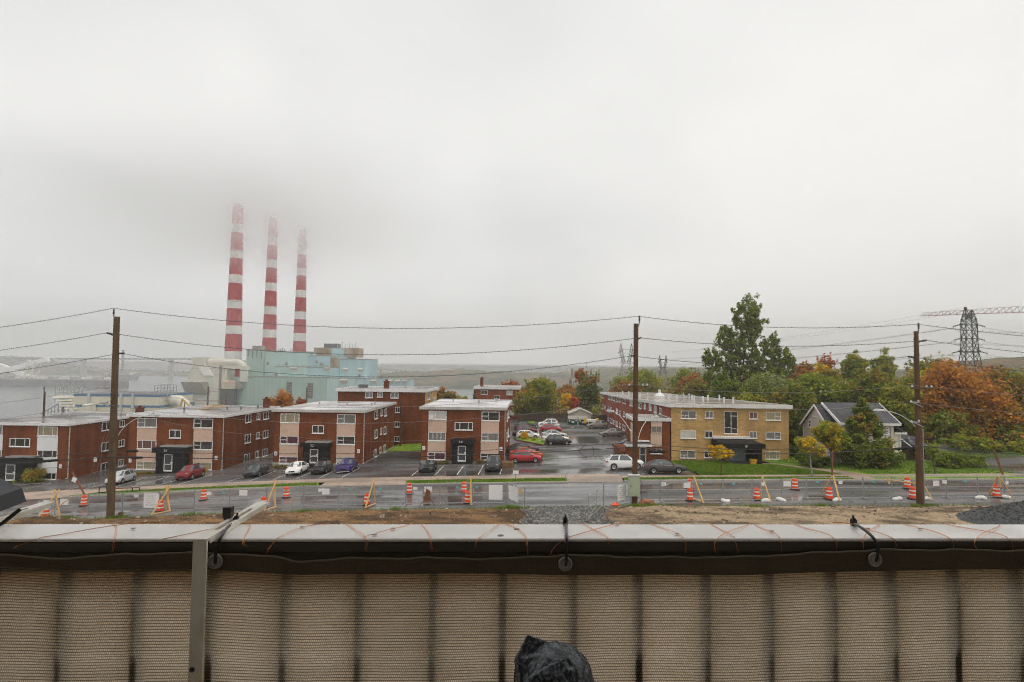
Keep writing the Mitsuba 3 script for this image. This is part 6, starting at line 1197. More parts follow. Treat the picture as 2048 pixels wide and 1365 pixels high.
# undergrowth that reads as one mass between the trunks
c, r = [], []
for x0, x1, y, h in ((34, 110, 92, 3.5), (34, 125, 106, 5), (40, 135, 122, 7), (60, 150, 140, 8), (20, 60, 150, 5), (-14, 22, 175, 3.5), (-30, 20, 200, 1.5), (60, 112, 78, 2.0)):
    for x in np.arange(x0, x1, 1.6):
        for q in range(2): z0 = float(zg(x, y)); hh = h * trng.uniform(.2, 1.0); c.append((x + trng.normal(0, .8), y + trng.normal(0, 1.6), z0 + hh * .7)); r.append(trng.uniform(1.0, 1.9))
v, f, col = leaves(np.array(c), np.array(r), 34000, .34, mixp(DARK, GREEN, OLIVE, RUST))
k = thing('undergrowth', 'dense undergrowth filling the woods behind the houses', 'undergrowth'); labels[k]['kind'] = 'stuff'; scene[k] = mikit.ply((v, f), 'm_leaf', color=col)
c, r = [], []
for x in np.arange(-140, 60, 3.2):
    for y in (205, 232): c.append((x + trng.normal(0, 1.5), y + trng.normal(0, 8), float(zg(x, y)) + trng.uniform(1, 5.5))); r.append(trng.uniform(2.0, 3.4))
v, f, col = leaves(np.array(c), np.array(r), 12000, .6, mixp(OLIVE, GREEN, RUST, YGREEN))
k = thing('shore_woods', 'low woods falling away to the harbour shore', 'woods'); labels[k]['kind'] = 'stuff'; scene[k] = mikit.ply((v, f), 'm_leaf', color=col)

# ------------------------------------------------------------------ power station and harbour
def stack(label, x, y, edges, r0, r1, z0, z1):
    k = thing('chimney_stack', label, 'chimney', 'three striped power station chimneys')
    R = lambda z: r0 + (r1 - r0) * (z - z0) / (z1 - z0)
    zs = [z1] + edges + [z0]
    for i, (a, b) in enumerate(zip(zs[1:], zs[:-1])):
        zz = np.linspace(a, b, 4)
        part(k, 'red_band' if i % 2 == 0 else 'white_band', MB().lathe((x, y, 0), [(R(z), z) for z in zz], 40).mesh(), 'm_stack_red' if i % 2 == 0 else 'm_stack_white', 50)
    part(k, 'rim', MB().lathe((x, y, z1), [(r1 * .9, -.2), (r1 * .86, 2.2), (r1 * .6, 2.4)], 32).mesh(), 'm_stack_red')
    for i, z in enumerate((60, 100)): part(k, 'gallery', MB().lathe((x, y, z), [(R(z), 0), (R(z) + .35, 0), (R(z) + .35, .25), (R(z), .25)], 32).mesh(), 'm_stack_white' if False else 'm_plant_grey')
def even(top, first, period, n):
    e = []; z = first
    for i in range(n): e += [z, z - 6.6]; z -= period
    return e
stack('left and largest of three red and white chimneys, white at its foot', -237.6, 416, [121.9, 114.8, 100.9, 94.4, 81.2, 74.5, 61.0, 54.5, 40.9, 34.4, 20.8, 10.2, .9, -5.7, -19, -25], 7.4, 3.7, -36, 135.5)
stack('middle one of three red and white chimneys', -226.3, 451, [119.8, 112.8, 100.0, 93.1, 80.1, 73.2, 60.2, 53.1, 40.2, 33.4, 19.5, 12.5, -1, -8], 7.0, 3.25, -36, 135)
stack('right and farthest of three red and white chimneys', -216.9, 489, [119.7, 112.5, 99.7, 92.8, 79.2, 72.5, 59.4, 52.3, 39.5, 32.1, 19.3, 12, -1, -8], 7.0, 3.3, -36, 134.5)
ps = thing('power_station', 'pale teal power station of stepped blocks below the chimneys', 'power station')
def blk(name, x0, x1, y0, y1, z0, z1, m_, cap=True):
    k = part(ps, name, box(x0, x1, y0, y1, z0, z1), m_)
    if cap: part(k, 'parapet', MB().box(x0 - .2, x1 + .2, y0 - .2, y0 + .3, z1 - .35, z1 + .3).box(x1 - .3, x1 + .2, y0 + .3, y1, z1 - .35, z1 + .3).mesh(), 'm_plant_grey')
    return k
t1 = blk('stair_tower', -220.3, -206.8, 404, 440, -36, 21.6, 'm_teal_green'); blk('boiler_house', -206.8, -173.5, 406, 445, -36, 20.6, 'm_teal'); blk('boiler_house', -173.5, -149.1, 408, 445, -36, 17.8, 'm_teal_blue')
blk('annex_tower', -146.5, -126.3, 400, 430, -36, 15.4, 'm_teal_blue'); blk('turbine_hall', -193.9, -170, 396.5, 404, -36, 9.3, 'm_teal'); blk('turbine_hall', -170, -146.6, 397, 406, -36, 9.1, 'm_teal_blue')
lo = blk('low_hall', -219.6, -206, 390, 403.5, -36, 1.4, 'm_teal_green'); blk('low_hall', -206, -152, 389.6, 396, -36, 1.8, 'm_teal_green'); blk('low_hall', -152, -131, 390, 399.5, -36, 1.6, 'm_teal'); blk('low_hall', -131, -91, 390.5, 405, -36, 1.3, 'm_teal_blue')
part(ps, 'rusty_panel', box(-156.5, -149.6, 407.6, 407.98, 9.6, 16.6), 'm_rusty_wall'); pt = part(ps, 'penthouse', box(-176.8, -141.4, 425, 440, 17.0, 24.5), 'm_rusty_wall'); part(pt, 'roof_room', box(-169, -158.4, 426, 434, 24.5, 27.8), 'm_steel_dark'); part(pt, 'teal_panel', box(-162, -152, 424.6, 424.98, 17.4, 24), 'm_teal_blue')
part(ps, 'roof_room', box(-217, -210.8, 406, 414, 21.6, 25), 'm_plant_grey')
for x0, x1, y, z0, z1 in [(-182.2, -177.4, 396, 6.3, 8.7), (-157.1, -153, 396.5, 6.4, 8.8), (-143.6, -139.8, 399.5, 6, 8.3), (-132.3, -128.7, 399.5, 6.1, 8.4), (-141.7, -137.1, 389.5, -2.6, .2), (-119.7, -115.7, 390, -1.9, .2), (-106.4, -103.2, 390, -1.8, .4), (-101.2, -98.1, 390, -1.8, .4), (-96.2, -93.3, 390, -1.6, .4)]:
    k = part(ps, 'louvre', box(x0, x1, y, y + .6, z0, z1), 'm_plant_grey'); part(k, 'hood', MB().hexa([(x0 - .2, y - .7, z1 - .5), (x1 + .2, y - .7, z1 - .5), (x1 + .2, y + .5, z1), (x0 - .2, y + .5, z1), (x0 - .2, y - .7, z1 - .3), (x1 + .2, y - .7, z1 - .3), (x1 + .2, y + .5, z1 + .25), (x0 - .2, y + .5, z1 + .25)]).mesh(), 'm_plant_cream')
    for i in range(3): part(k, 'slat', box(x0 + .1, x1 - .1, y - .15, y - .01, z0 + .25 + i * (z1 - z0) * .26, z0 + .55 + i * (z1 - z0) * .26), 'm_plant_cream')
for x0, x1, z0, z1 in [(-181.4, -177.7, -12.5, -1.7), (-165.9, -162.1, -13.5, -2.3)]:
    k = part(ps, 'tall_louvre', box(x0, x1, 389.2, 389.65, z0, z1), 'm_steel_dark')
    for i in range(9): part(k, 'slat', box(x0 + .1, x1 - .1, 389.0, 389.19, z0 + .3 + i * (z1 - z0) / 9, z0 + .75 + i * (z1 - z0) / 9), 'm_plant_grey')
for x, z, h in [(-198.5, 21, 2.6), (-196.8, 21, 2.4), (-195.2, 21, 2.8), (-193.6, 21, 2.2), (-188.5, 20.8, 2.8), (-172, 18, 3), (-168, 18, 3)]: part(ps, 'roof_pipe', MB().lathe((x, 410, z - .5), [(.3, 0), (.3, h), (.1, h + .3)], 6).mesh(), 'm_steel_dark')
for i in range(13): part(ps, 'antenna', tube([(-158 + i * 1.35, 426, 24), (-158 + i * 1.35, 426, 27 + 2.8 * ((i * 5) % 4) / 4)], .16, 5), 'm_steel_dark' if i % 2 else 'm_plant_cream')
for i, (x, z) in enumerate([(-218.8, 20), (-215.6, 19), (-212, 19.5), (-208.4, 18.5)]): part(ps, 'aerial', tube([(x, 403.6, z - 3.5), (x, 403.6, z + 2)], .22, 5), 'm_steel_dark')
for x, z, w in [(-200, 11.5, 1.5), (-186, 11.4, 1.4), (-160, 11.3, 2.6), (-163, 13, 1.6), (-190.5, 3.6, 1.8), (-128.5, 3.4, 1.6)]: part(ps, 'wall_unit', box(x, x + w, 395.5 if z > 9 else 389, 396.4 if z > 9 else 389.8, z - 1.2, z + 1.2), 'm_plant_grey')
part(ps, 'rail', tube([(-193, 396.6, 10.6), (-147, 396.6, 10.4)], .1, 4), 'm_plant_grey')
pu = thing('precipitator', 'cream steel hopper housing with a fat bent duct left of the station', 'industrial plant')
part(pu, 'housing', MB().prism([(-250.3, -36), (-250.3, -19), (-252.8, -11), (-254, -2), (-253.6, 1), (-250.3, 9.7), (-250.3, 15.6), (-240.7, 15.6), (-240.7, 9.7), (-228, 9.2), (-228, -36)], 385, 402).mesh(), 'm_plant_cream')
for z in (-22, -16, -9.5, 3.2, 7.2): part(pu, 'seam', box(-250 if z < -10 or z > 5 else -244, -228.1, 384.9, 384.98, z, z + .25), 'm_plant_grey')
part(pu, 'hopper', MB().hexa([(-252.2, 381, -10.2), (-236.5, 381, -10.4), (-236.0, 384.95, -10.6), (-251.8, 384.95, -10.6), (-254.5, 379, -2.3), (-239.5, 379, -2.4), (-238, 384.95, -2.2), (-253.9, 384.95, -2.2)]).mesh(), 'm_plant_grey')
part(pu, 'hatch', MB().hexa([(-240.5, 383.6, 2.3), (-233.8, 383.6, 2.3), (-233.8, 384.95, 2.3), (-240.5, 384.95, 2.3), (-245.4, 384.5, 8.4), (-238.2, 384.5, 8.4), (-238.2, 384.95, 8.4), (-245.4, 384.95, 8.4)]).mesh(), 'm_stack_white')
a = np.linspace(0, math.pi / 2, 9); pth = [(-241, 390, 12.0), (-219.5, 390, 11.6)] + [(-219.5 + 5.5 * math.sin(t), 390, 6.1 + 5.5 * math.cos(t)) for t in a[1:]] + [(-214, 390, -2)]
dk_ = part(pu, 'duct', tube(pth, 2.85, 20), 'm_plant_cream', 60); part(dk_, 'flange', tube([(-241.2, 390, 12), (-240.5, 390, 12)], 3.15, 20), 'm_plant_grey')
part(pu, 'beam', box(-230.4, -212, 387, 395, 7.4, 9.6), 'm_plant_cream'); part(pu, 'beam', box(-231, -225.6, 387.5, 395, -36, 9.2), 'm_plant_cream'); part(pu, 'column', box(-229.3, -228, 384, 385.2, -36, 9.8), 'm_plant_grey')
part(pu, 'tank', MB().lathe((-222.4, 386, -36), [(5.0, 0), (5.0, 29)], 24).mesh(), 'm_steel_dark', 40); part(pu, 'tank_shell', MB().lathe((-222.4, 385.6, -7.1), [(5.3, 0), (5.3, 4.4), (4.6, 5.4), (1, 6.0)], 24).mesh(), 'm_rusty_cream', 40); part(pu, 'valve_box', box(-216.8, -213.6, 384.5, 388, -7, -3.6), 'm_plant_grey'); part(pu, 'cabinet', box(-250.6, -247.2, 383, 384.9, -18.8, -16.8), 'm_plant_grey')

gt = thing('turbine_building', 'cream turbine building with two blue stripes near the water', 'industrial building')
part(gt, 'wall', box(-264, -213.5, 300, 330, -36, -8), 'm_cream_wall')
for z0, z1 in ((-8.0, -6.9), (-14.1, -12.9)): part(gt, 'blue_stripe', box(-264.2, -213.3, 299.8, 330.2, z0, z1), 'm_blue_stripe')
part(gt, 'roof', box(-263.8, -213.7, 300.2, 330, -7.0, -6.7), 'm_steel_dark')
for x in (-255, -236, -229): part(gt, 'flue', box(x, x + 1.0, 298.7, 299.75, -30, -6.3), 'm_lamp_grey')
part(gt, 'air_unit', MB().hexa([(-252.8, 292, -36), (-248.5, 292, -36), (-248.5, 299, -36), (-252.8, 299, -36), (-252.8, 293, -12.5), (-249.2, 293, -12.5), (-249.2, 298, -12), (-252.8, 298, -12)]).mesh(), 'm_plant_cream')
for x0, x1 in ((-278.9, -269.3), (-219.4, -211.8)):
    m = MB()
    for x in np.linspace(x0, x1, 5): m.bar((x, 304, -12), (x, 304, -1.5), .3).bar((x, 312, -12), (x, 312, -1.5), .3)
    for z in np.linspace(-10, -1.5, 6): m.bar((x0, 304, z), (x1, 304, z), .25).bar((x0, 312, z), (x1, 312, z), .25).bar((x0, 304, z), (x0, 312, z), .25).bar((x1, 304, z), (x1, 312, z), .25)
    part(gt, 'intake_cage', m.mesh(), 'm_lattice_light')
for z in range(5): part(gt, 'intake_louvre', MB().hexa([(-276 + z * 1.9, 299, -9.4 - z * 1.55), (-266.5 + z * 1.3, 299, -9.4 - z * 1.55), (-266.5 + z * 1.3, 306, -9.4 - z * 1.55), (-276 + z * 1.9, 306, -9.4 - z * 1.55), (-276.5 + z * 1.9, 299.6, -8.2 - z * 1.55), (-267.2 + z * 1.3, 299.6, -8.2 - z * 1.55), (-267.2 + z * 1.3, 306, -8.2 - z * 1.55), (-276.5 + z * 1.9, 306, -8.2 - z * 1.55)]).mesh(), 'm_plant_cream')
m = MB()
for x in np.linspace(-283, -267, 9): m.bar((x, 300, -36), (x, 300, -18 + (x + 283) * .55), .35)
m.bar((-283, 300, -18.5), (-268, 300, -9.5), .5).bar((-283, 300, -19), (-266, 300, -19), .4).bar((-283, 300, -24), (-266, 300, -24), .4)
part(gt, 'support_frame', m.mesh(), 'm_lattice_light')
part(gt, 'exhaust_duct', tube([(-214, 310, -10.6), (-208.5, 310, -10.6), (-205.5, 310, -12.5), (-204.5, 310, -16), (-204.5, 310, -30)], 3.2, 14), 'm_plant_cream', 50)
ex = thing('excavator', 'yellow excavator arm raised beside the cream housing', 'excavator')
part(ex, 'boom', MB().bar((-201.5, 300, -15.5), (-200, 300, -9), .8).bar((-200, 300, -9), (-195.8, 300, -12.8), .7).mesh(), 'm_exc'); part(ex, 'stick', MB().bar((-195.8, 300, -12.8), (-195.4, 300, -18), .5).mesh(), 'm_exc'); part(ex, 'ram', MB().bar((-198.6, 300, -16), (-198.6, 300, -11), .35).mesh(), 'm_steel_dark'); part(ex, 'cab', box(-204.5, -200.5, 298, 302, -21, -15.5), 'm_exc'); part(ex, 'tracks', box(-206, -199, 297, 303, -34, -21), 'm_steel_dark')
for x, y, zt, lab in ((-222.2, 360, -4.6, 'dark post left of two before the cream housing'), (-209.5, 360, -6.8, 'dark post right of two before the cream housing'), (-141, 330, -3.0, 'dark pole before the teal halls above the pale roof'), (-125.0, 345, -3.5, 'second dark pole before the teal halls'), (-297, 330, -10, 'thin pole at the water edge on the far left')):
    k = thing('yard_pole', lab, 'pole'); put(k, MB().lathe((x, y, -36), [(.65, 0), (.5, zt + 36), (.1, zt + 36.3)], 8).mesh(), 'm_pole_wood')

# lattice towers and wires
def lattice(m, levels, w=.16):
    """levels: list of (z, half width x, half width y, cx, cy); four legs with crossed braces"""
    cor = lambda L: [np.array([L[3] + a * L[1], L[4] + b * L[2], L[0]]) for a, b in ((-1, -1), (1, -1), (1, 1), (-1, 1))]
    for A, B in zip(levels[:-1], levels[1:]):
        a, b = cor(A), cor(B)
        for i in range(4): j = (i + 1) % 4; m.bar(a[i], b[i], w * 1.5); m.bar(a[i], b[j], w); m.bar(a[j], b[i], w); m.bar(b[i], b[j], w)
PX, PY = 116.6, 150.0
pc = thing('pylon', 'heavy dark double peaked pylon above the orange trees', 'pylon')
m = MB(); lattice(m, [(3, 3.4, 1.7, PX, PY), (8, 2.8, 1.4, PX, PY), (12.5, 2.3, 1.2, PX, PY), (16.8, 1.65, .95, PX, PY), (20.5, 1.5, .9, PX, PY), (24.2, 1.45, .9, PX, PY), (25.8, 1.35, .85, PX, PY)], .115); part(pc, 'body', m.mesh(), 'm_lattice')
for sx, zt in ((-1, 29.0), (1, 28.2)):
    m = MB(); lattice(m, [(25.8, .62, .7, PX + sx * .72, PY), (27.2, .4, .42, PX + sx * .75, PY), (zt, .1, .1, PX + sx * .8, PY)], .11); part(pc, 'peak', m.mesh(), 'm_lattice')
for z, hw in ((24.2, 2.5), (20.5, 2.4), (17.0, 3.0)):
    m = MB()
    for sy in (-1, 1): m.bar((PX - hw, PY, z), (PX, PY + sy * .9, z), .16).bar((PX + hw, PY, z), (PX, PY + sy * .9, z), .16)
    m.bar((PX - hw, PY, z), (PX + hw, PY, z), .28).bar((PX - hw, PY, z), (PX - 1.4, PY, z + 1.6), .12).bar((PX + hw, PY, z), (PX + 1.4, PY, z + 1.6), .12)
    part(pc, 'crossarm', m.mesh(), 'm_lattice')
    for sx in (-1, 1):
        e = np.array([PX + sx * hw, PY, z]); d = np.array([sx * 1.7, 0, -.45]); t = np.linspace(0, 1, 9); part(pc, 'insulator', tube(e + d * t[:, None], [.08, .17, .1, .17, .1, .17, .1, .17, .06], 6), 'm_wire')
        tt_ = np.linspace(0, 1, 9)[:, None]; q = e + d; part(pc, 'jumper', tube(np.concatenate([q + (np.array([PX + sx * 1.2, PY, z - .2]) - q) * tt_], 1) - np.array([0, 0, 1.6]) * (4 * tt_ * (1 - tt_)), .04, 4), 'm_wire_grey')
far = [(95.0, 340, 14.0), (87.5, 335, 16.5), (83, 330, 19)]
for i, (z, hw, fz) in enumerate(((23.8, 2.5, 18.0), (20.1, 2.4, 15.0), (16.6, 3.0, 12.0))):
    for sx, nm in ((-1, 'left'), (1, 'right')):
        lev = ('upper', 'middle', 'lower')[i]
        cable(f'{lev} line running from the near pylon to the far pylons, {nm} side', [(PX + sx * (hw + 1.7) if sx < 0 else PX - hw + .8, PY + (0 if sx < 0 else 6), z - .45), (77 + sx * 3, 320, fz - 1.5)], (1.6,), .045, 'm_wire_grey', 'power line')
        cable(f'{lev} line leaving the near pylon to the right, {nm} one', [(PX + hw + 1.7 if sx > 0 else PX - hw + 1, PY if sx > 0 else PY + 5, z - .45), (190, 158 if sx > 0 else 170, z - 4.5 if sx > 0 else z + 1.0)], (1.2,), .045, 'm_wire_grey', 'power line')
for sx, z in ((-1, 29.0), (1, 28.2)): cable(f'earth wire from the {"left" if sx < 0 else "right"} peak of the near pylon', [(PX + sx * .9, PY, z), (77 + sx * 2, 320, 20.5)], (1.5,), .03, 'm_wire_grey', 'power line')
for label, x, y, zb, zt, half, kk in (('far lattice pylon left of two, touching the middle utility pole', 59.0, 352, -2, 27.0, 3.6, 1), ('far lattice pylon right of two, right of the middle utility pole', 75.4, 322, 0, 18.8, 1.95, 0)):
    k = thing('pylon', label, 'pylon', 'far lattice pylons'); m = MB(); H = zt - zb
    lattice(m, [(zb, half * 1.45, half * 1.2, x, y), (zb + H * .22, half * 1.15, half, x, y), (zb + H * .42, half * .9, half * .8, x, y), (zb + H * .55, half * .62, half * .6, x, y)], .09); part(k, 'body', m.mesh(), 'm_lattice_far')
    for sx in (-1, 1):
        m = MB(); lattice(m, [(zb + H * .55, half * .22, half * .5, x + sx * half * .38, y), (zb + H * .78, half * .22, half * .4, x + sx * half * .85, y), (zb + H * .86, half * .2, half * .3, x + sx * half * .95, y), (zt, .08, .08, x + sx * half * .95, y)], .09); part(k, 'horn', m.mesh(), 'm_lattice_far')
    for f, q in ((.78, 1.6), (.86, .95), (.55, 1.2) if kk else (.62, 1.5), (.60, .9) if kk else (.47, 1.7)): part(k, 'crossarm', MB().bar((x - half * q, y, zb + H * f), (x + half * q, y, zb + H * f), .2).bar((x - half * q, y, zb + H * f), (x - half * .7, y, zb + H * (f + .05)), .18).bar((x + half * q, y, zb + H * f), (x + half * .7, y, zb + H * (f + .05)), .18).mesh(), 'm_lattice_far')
for label, x, y, zt in (('faint distant pylon left of the spiky maple', 10, 620, -4), ('faint distant pylon over the spiky maple', 42, 640, -3), ('faint thin mast on the far shore', 62, 900, 8)):
    k = thing('pylon', label, 'pylon', None); m = MB(); lattice(m, [(-40, 3.5, 3, x, y), ((zt - 40) / 2, 2.2, 2, x, y), (zt, .8, .8, x, y)], .4); put(k, m.mesh(), 'm_lattice')
cr = thing('tower_crane', 'red tower crane jib reaching in from the right behind the pylon', 'crane')
J0, J1 = np.array([223.0, 320, 42.9]), np.array([300.0, 320, 46.3]); m, m2 = MB(), MB(); n = 20
for i in range(n):
    a, b = J0 + (J1 - J0) * i / n, J0 + (J1 - J0) * (i + 1) / n; ha, hb = 1.7 + 2.4 * i / n, 1.7 + 2.4 * (i + 1) / n
    (m if i % 7 > 1 else m2).bar(a + [0, .8, ha], b + [0, .8, hb], .24).bar(a, b + [0, .8, hb], .16).bar(b, b + [0, .8, hb], .16).bar(a + [0, 1.6, 0], b + [0, .8, hb], .16)
    m.bar(a, b, .32).bar(a + [0, 1.6, 0], b + [0, 1.6, 0], .3)
part(cr, 'jib', m.mesh(), 'm_crane_red'); part(cr, 'jib_pale_section', m2.mesh(), 'm_lattice_light')
m = MB(); lattice(m, [(0, 1.2, 1.2, 300, 321), (15, 1.2, 1.2, 300, 321), (30, 1.2, 1.2, 300, 321), (46, 1.2, 1.2, 300, 321), (56, .5, .5, 300, 321)], .25); part(cr, 'mast', m.mesh(), 'm_crane_red')

# far water: bridge, jetty with loading booms, ship
br = thing('suspension_bridge', 'long pale bridge crossing the harbour in the fog', 'bridge')
pts = [(-1650, 16), (-1016, 21), (-760, 10), (-500, -2), (-312, -12), (-230, -15)]
for (x0, z0), (x1, z1) in zip(pts[:-1], pts[1:]): part(br, 'deck', MB().bar((x0, 1620, z0), (x1, 1620, z1), 14, 5).mesh(), 'm_steel_dark' if x0 < -600 else 'm_plant_grey')
for x, z in ((-1400, 17), (-1120, 19), (-860, 14), (-640, 5), (-560, 2), (-468, -4), (-420, -6), (-372, -9), (-326, -11)): part(br, 'pier', box(x - 3, x + 3, 1612, 1628, -40, z), 'm_plant_grey')
jt = thing('jetty', 'dark jetty at the far left with crossed white loading booms', 'jetty')
part(jt, 'quay', box(-1200, -780, 985, 1010, -40, -24.5), 'm_steel_dark'); part(jt, 'apron', box(-1200, -800, 986, 1008, -24.5, -22.5), 'm_concrete')
for a, b in (((-1090, 995, -28), (-930, 995, 14)), ((-1090, 995, 22), (-955, 995, -22))): part(jt, 'loading_boom', MB().bar(a, b, 8, 8).mesh(), 'm_boom_white')
for x in (-972, -960): part(jt, 'boom_tower', MB().bar((x, 992, -24), (x + 8, 992, 12), 4).bar((x, 1004, -24), (x + 8, 1004, 12), 4).mesh(), 'm_plant_cream')
for i in range(14): part(jt, 'shed', box(-1100 + i * 22, -1088 + i * 22, 990, 1000, -22.5, -19 + 2 * ((i * 3) % 3)), 'm_plant_cream' if i % 2 else 'm_plant_grey')
sh = thing('ship', 'cargo ship fading into the fog behind the left utility pole', 'ship')
part(sh, 'hull', MB().prism([(-1186, -38), (-1184, -27), (-1100, -25), (-1092, -22), (-1090, -30), (-1096, -38)], 1435, 1450).mesh(), 'm_steel_dark'); part(sh, 'deckhouse', box(-1142, -1118, 1438, 1447, -26, -14), 'm_plant_grey'); part(sh, 'mast', box(-1136.5, -1132, 1440, 1444, -14, 43), 'm_steel_dark'); part(sh, 'forecastle', box(-1112, -1094, 1438, 1447, -25, -19), 'm_plant_cream')
for i in range(5): part(sh, 'deck_crane', MB().bar((-1178 + i * 9, 1442, -26), (-1176 + i * 9, 1442, -14 - 2 * (i % 2)), 1.2).mesh(), 'm_plant_grey')

# ------------------------------------------------------------------ the balcony (its own frame: u along the rail, d out from the camera)
BA = 0.0753
BX, BY = np.array([math.cos(BA), math.sin(BA), 0]), np.array([-math.sin(BA), math.cos(BA), 0])
def bw(v):
    v = np.asarray(v, float); return v[..., :1] * BX + v[..., 1:2] * BY + v[..., 2:] * np.array([0, 0, 1.0])
def bmesh(m):
    v, f = m.mesh() if isinstance(m, MB) else m; return bw(v), f
def bev(x0, x1, y0, y1, z0, z1, c=.003, n=1):
    """box with its long edges chamfered"""
    p = [(y0 + c, z0), (y1 - c, z0), (y1, z0 + c), (y1, z1 - c), (y1 - c, z1), (y0 + c, z1), (y0, z1 - c), (y0, z0 + c)]
    return MB().prism(p, x0, x1, 'x')
scene['m_cap'] = {'type': 'twosided', 'bsdf': {'type': 'principled', 'specular': 0.5, 'base_color': tone((0.82, 0.79, 0.75), 0.04, 14, 14, 14, dirt=(0.72, 0.69, 0.64), damt=0.6, dscale=5.0),
                  'roughness': proc(lambda p, n, uv: 0.14 + 0.26 * smoothstep(0.35, 0.6, fbm(p.x * 14, p.y * 14, 0.5, 3)))}}
mat('m_rail_dark', tone((0.20, 0.185, 0.165), 0.2, 20), 0.55)
mat('m_rail_face', tone((0.075, 0.062, 0.050), 0.2, 20), 0.6)
mat('m_baluster', (0.16, 0.15, 0.14), 0.5)
mat('m_bracket', tone((0.80, 0.77, 0.69), 0.05, 30, dirt=(0.5, 0.38, 0.22), damt=0.5, dscale=18.0), 0.4)
mat('m_plastic_black', (0.012, 0.012, 0.014), 0.28)
mat('m_copper', (0.70, 0.30, 0.12), 0.3, 0.85)
mat('m_grommet', (0.30, 0.29, 0.26), 0.35, 0.7)
ROWS = 0.0050   # height of one knitted row of the screen
def knit(p, n, uv):
    wob = 0.16 * (noise(uv.x * 60, uv.y * 20) - 0.5)
    row = uv.y / ROWS + wob; fr = row - dr.floor(row); band = smoothstep(0.05, 0.30, fr) * (1 - smoothstep(0.78, 1.0, fr))
    col = uv.x / 0.0034 + 0.5 * dr.floor(row); st = 0.80 + 0.20 * dr.cos(6.2832 * col)
    big = 0.78 + 0.44 * fbm(uv.x * 7, uv.y * 7, 1.0, 4)
    tint = mix((0.85, 0.725, 0.55), (0.92, 0.81, 0.65), cell_rand(dr.floor(row), dr.floor(uv.x * 40)))
    return mix((0.19, 0.155, 0.115), tint * st, band) * big
scene['m_screen'] = {'type': 'principledthin', 'base_color': proc(knit), 'roughness': 0.42, 'diff_trans': 1.9, 'spec_trans': 0.35, 'eta': 1.3}
scene['m_hem'] = {'type': 'principledthin', 'base_color': proc(lambda p, n, uv: mix((0.10, 0.08, 0.058), (0.15, 0.12, 0.09), 0.5 + 0.5 * dr.cos(uv.x / 0.0030 * 6.2832)) * (0.8 + 0.4 * fbm(uv.x * 30, uv.y * 30, 0.0, 3))), 'roughness': 0.9, 'diff_trans': 0.25, 'spec_trans': 0.0, 'eta': 1.3}
mat('m_wall_render', tone((0.66, 0.63, 0.58), 0.05, 3.0), 0.7)
mat('m_balcony_deck', tone((0.42, 0.40, 0.37), 0.1, 3.0), 0.7)
FL = 10.83
home = thing('home_building', 'the apartment house the balcony belongs to, unseen behind the viewer', 'building')
part(home, 'balcony_floor', bmesh(MB().box(-3.2, 3.2, -1.3, 1.12, FL - .25, FL)), 'm_balcony_deck'); part(home, 'balcony_ceiling', bmesh(MB().box(-3.2, 3.2, -1.3, .93, FL + 2.95, FL + 3.2)), 'm_wall_render')
part(home, 'back_wall', bmesh(MB().box(-9, -1.2, -1.6, -1.302, -2, 16).box(1.0, 9, -1.6, -1.302, -2, 16).box(-1.2, 1.0, -1.6, -1.302, -2, FL).box(-1.2, 1.0, -1.6, -1.302, FL + 2.1, 16)), 'm_wall_render')
part(home, 'glass_door', bmesh(MB().box(-1.2, 1.0, -1.5, -1.46, FL, FL + 2.1)), 'm_door_glass')
for x in (-3.2, 3.08): part(home, 'side_wall', bmesh(MB().box(x, x + .12, -1.3, .6, FL, FL + 2.95)), 'm_wall_render')

rl = thing('balcony_railing', 'pale wet balcony railing with dark balusters behind the fabric screen', 'railing')
part(rl, 'top_cap', bmesh(bev(-3.0, 3.0, .950, 1.037, 11.8935, 11.899, .0018)), 'm_cap', 30)
part(rl, 'under_rail', bmesh(bev(-3.0, 3.0, .972, 1.018, 11.836, 11.8735, .002)), 'm_rail_dark', 30)
part(rl, 'front_face', bmesh(bev(-3.0, 3.0, .9530, 1.034, 11.8737, 11.8933, .002)), 'm_rail_face', 30)
part(rl, 'bottom_rail', bmesh(bev(-3.0, 3.0, .972, 1.018, FL + .08, FL + .12, .002)), 'm_rail_dark')
bx = [-1.36, -1.235, -1.11, -.987, -.864, -.74, -.615, -.488, -.361, -.232, -.103, .02, .146, .263, .386, .501, .617, .728, .846, .964, 1.08, 1.2]
for x in bx: part(rl, 'baluster', bmesh(MB().box(x - .0068, x + .0068, .976, .992, FL + .12, 11.836)), 'm_baluster')
for x, y, r in ((-.045, 1.018, .0), (.045, 1.005, .006), (.015, .968, .006)):
    if r: part(rl, 'rivet', bmesh(MB().lathe((x, y, 11.899), [(r, 0), (r * .8, .0008), (.0005, .0012)], 12)), 'm_rail_dark')

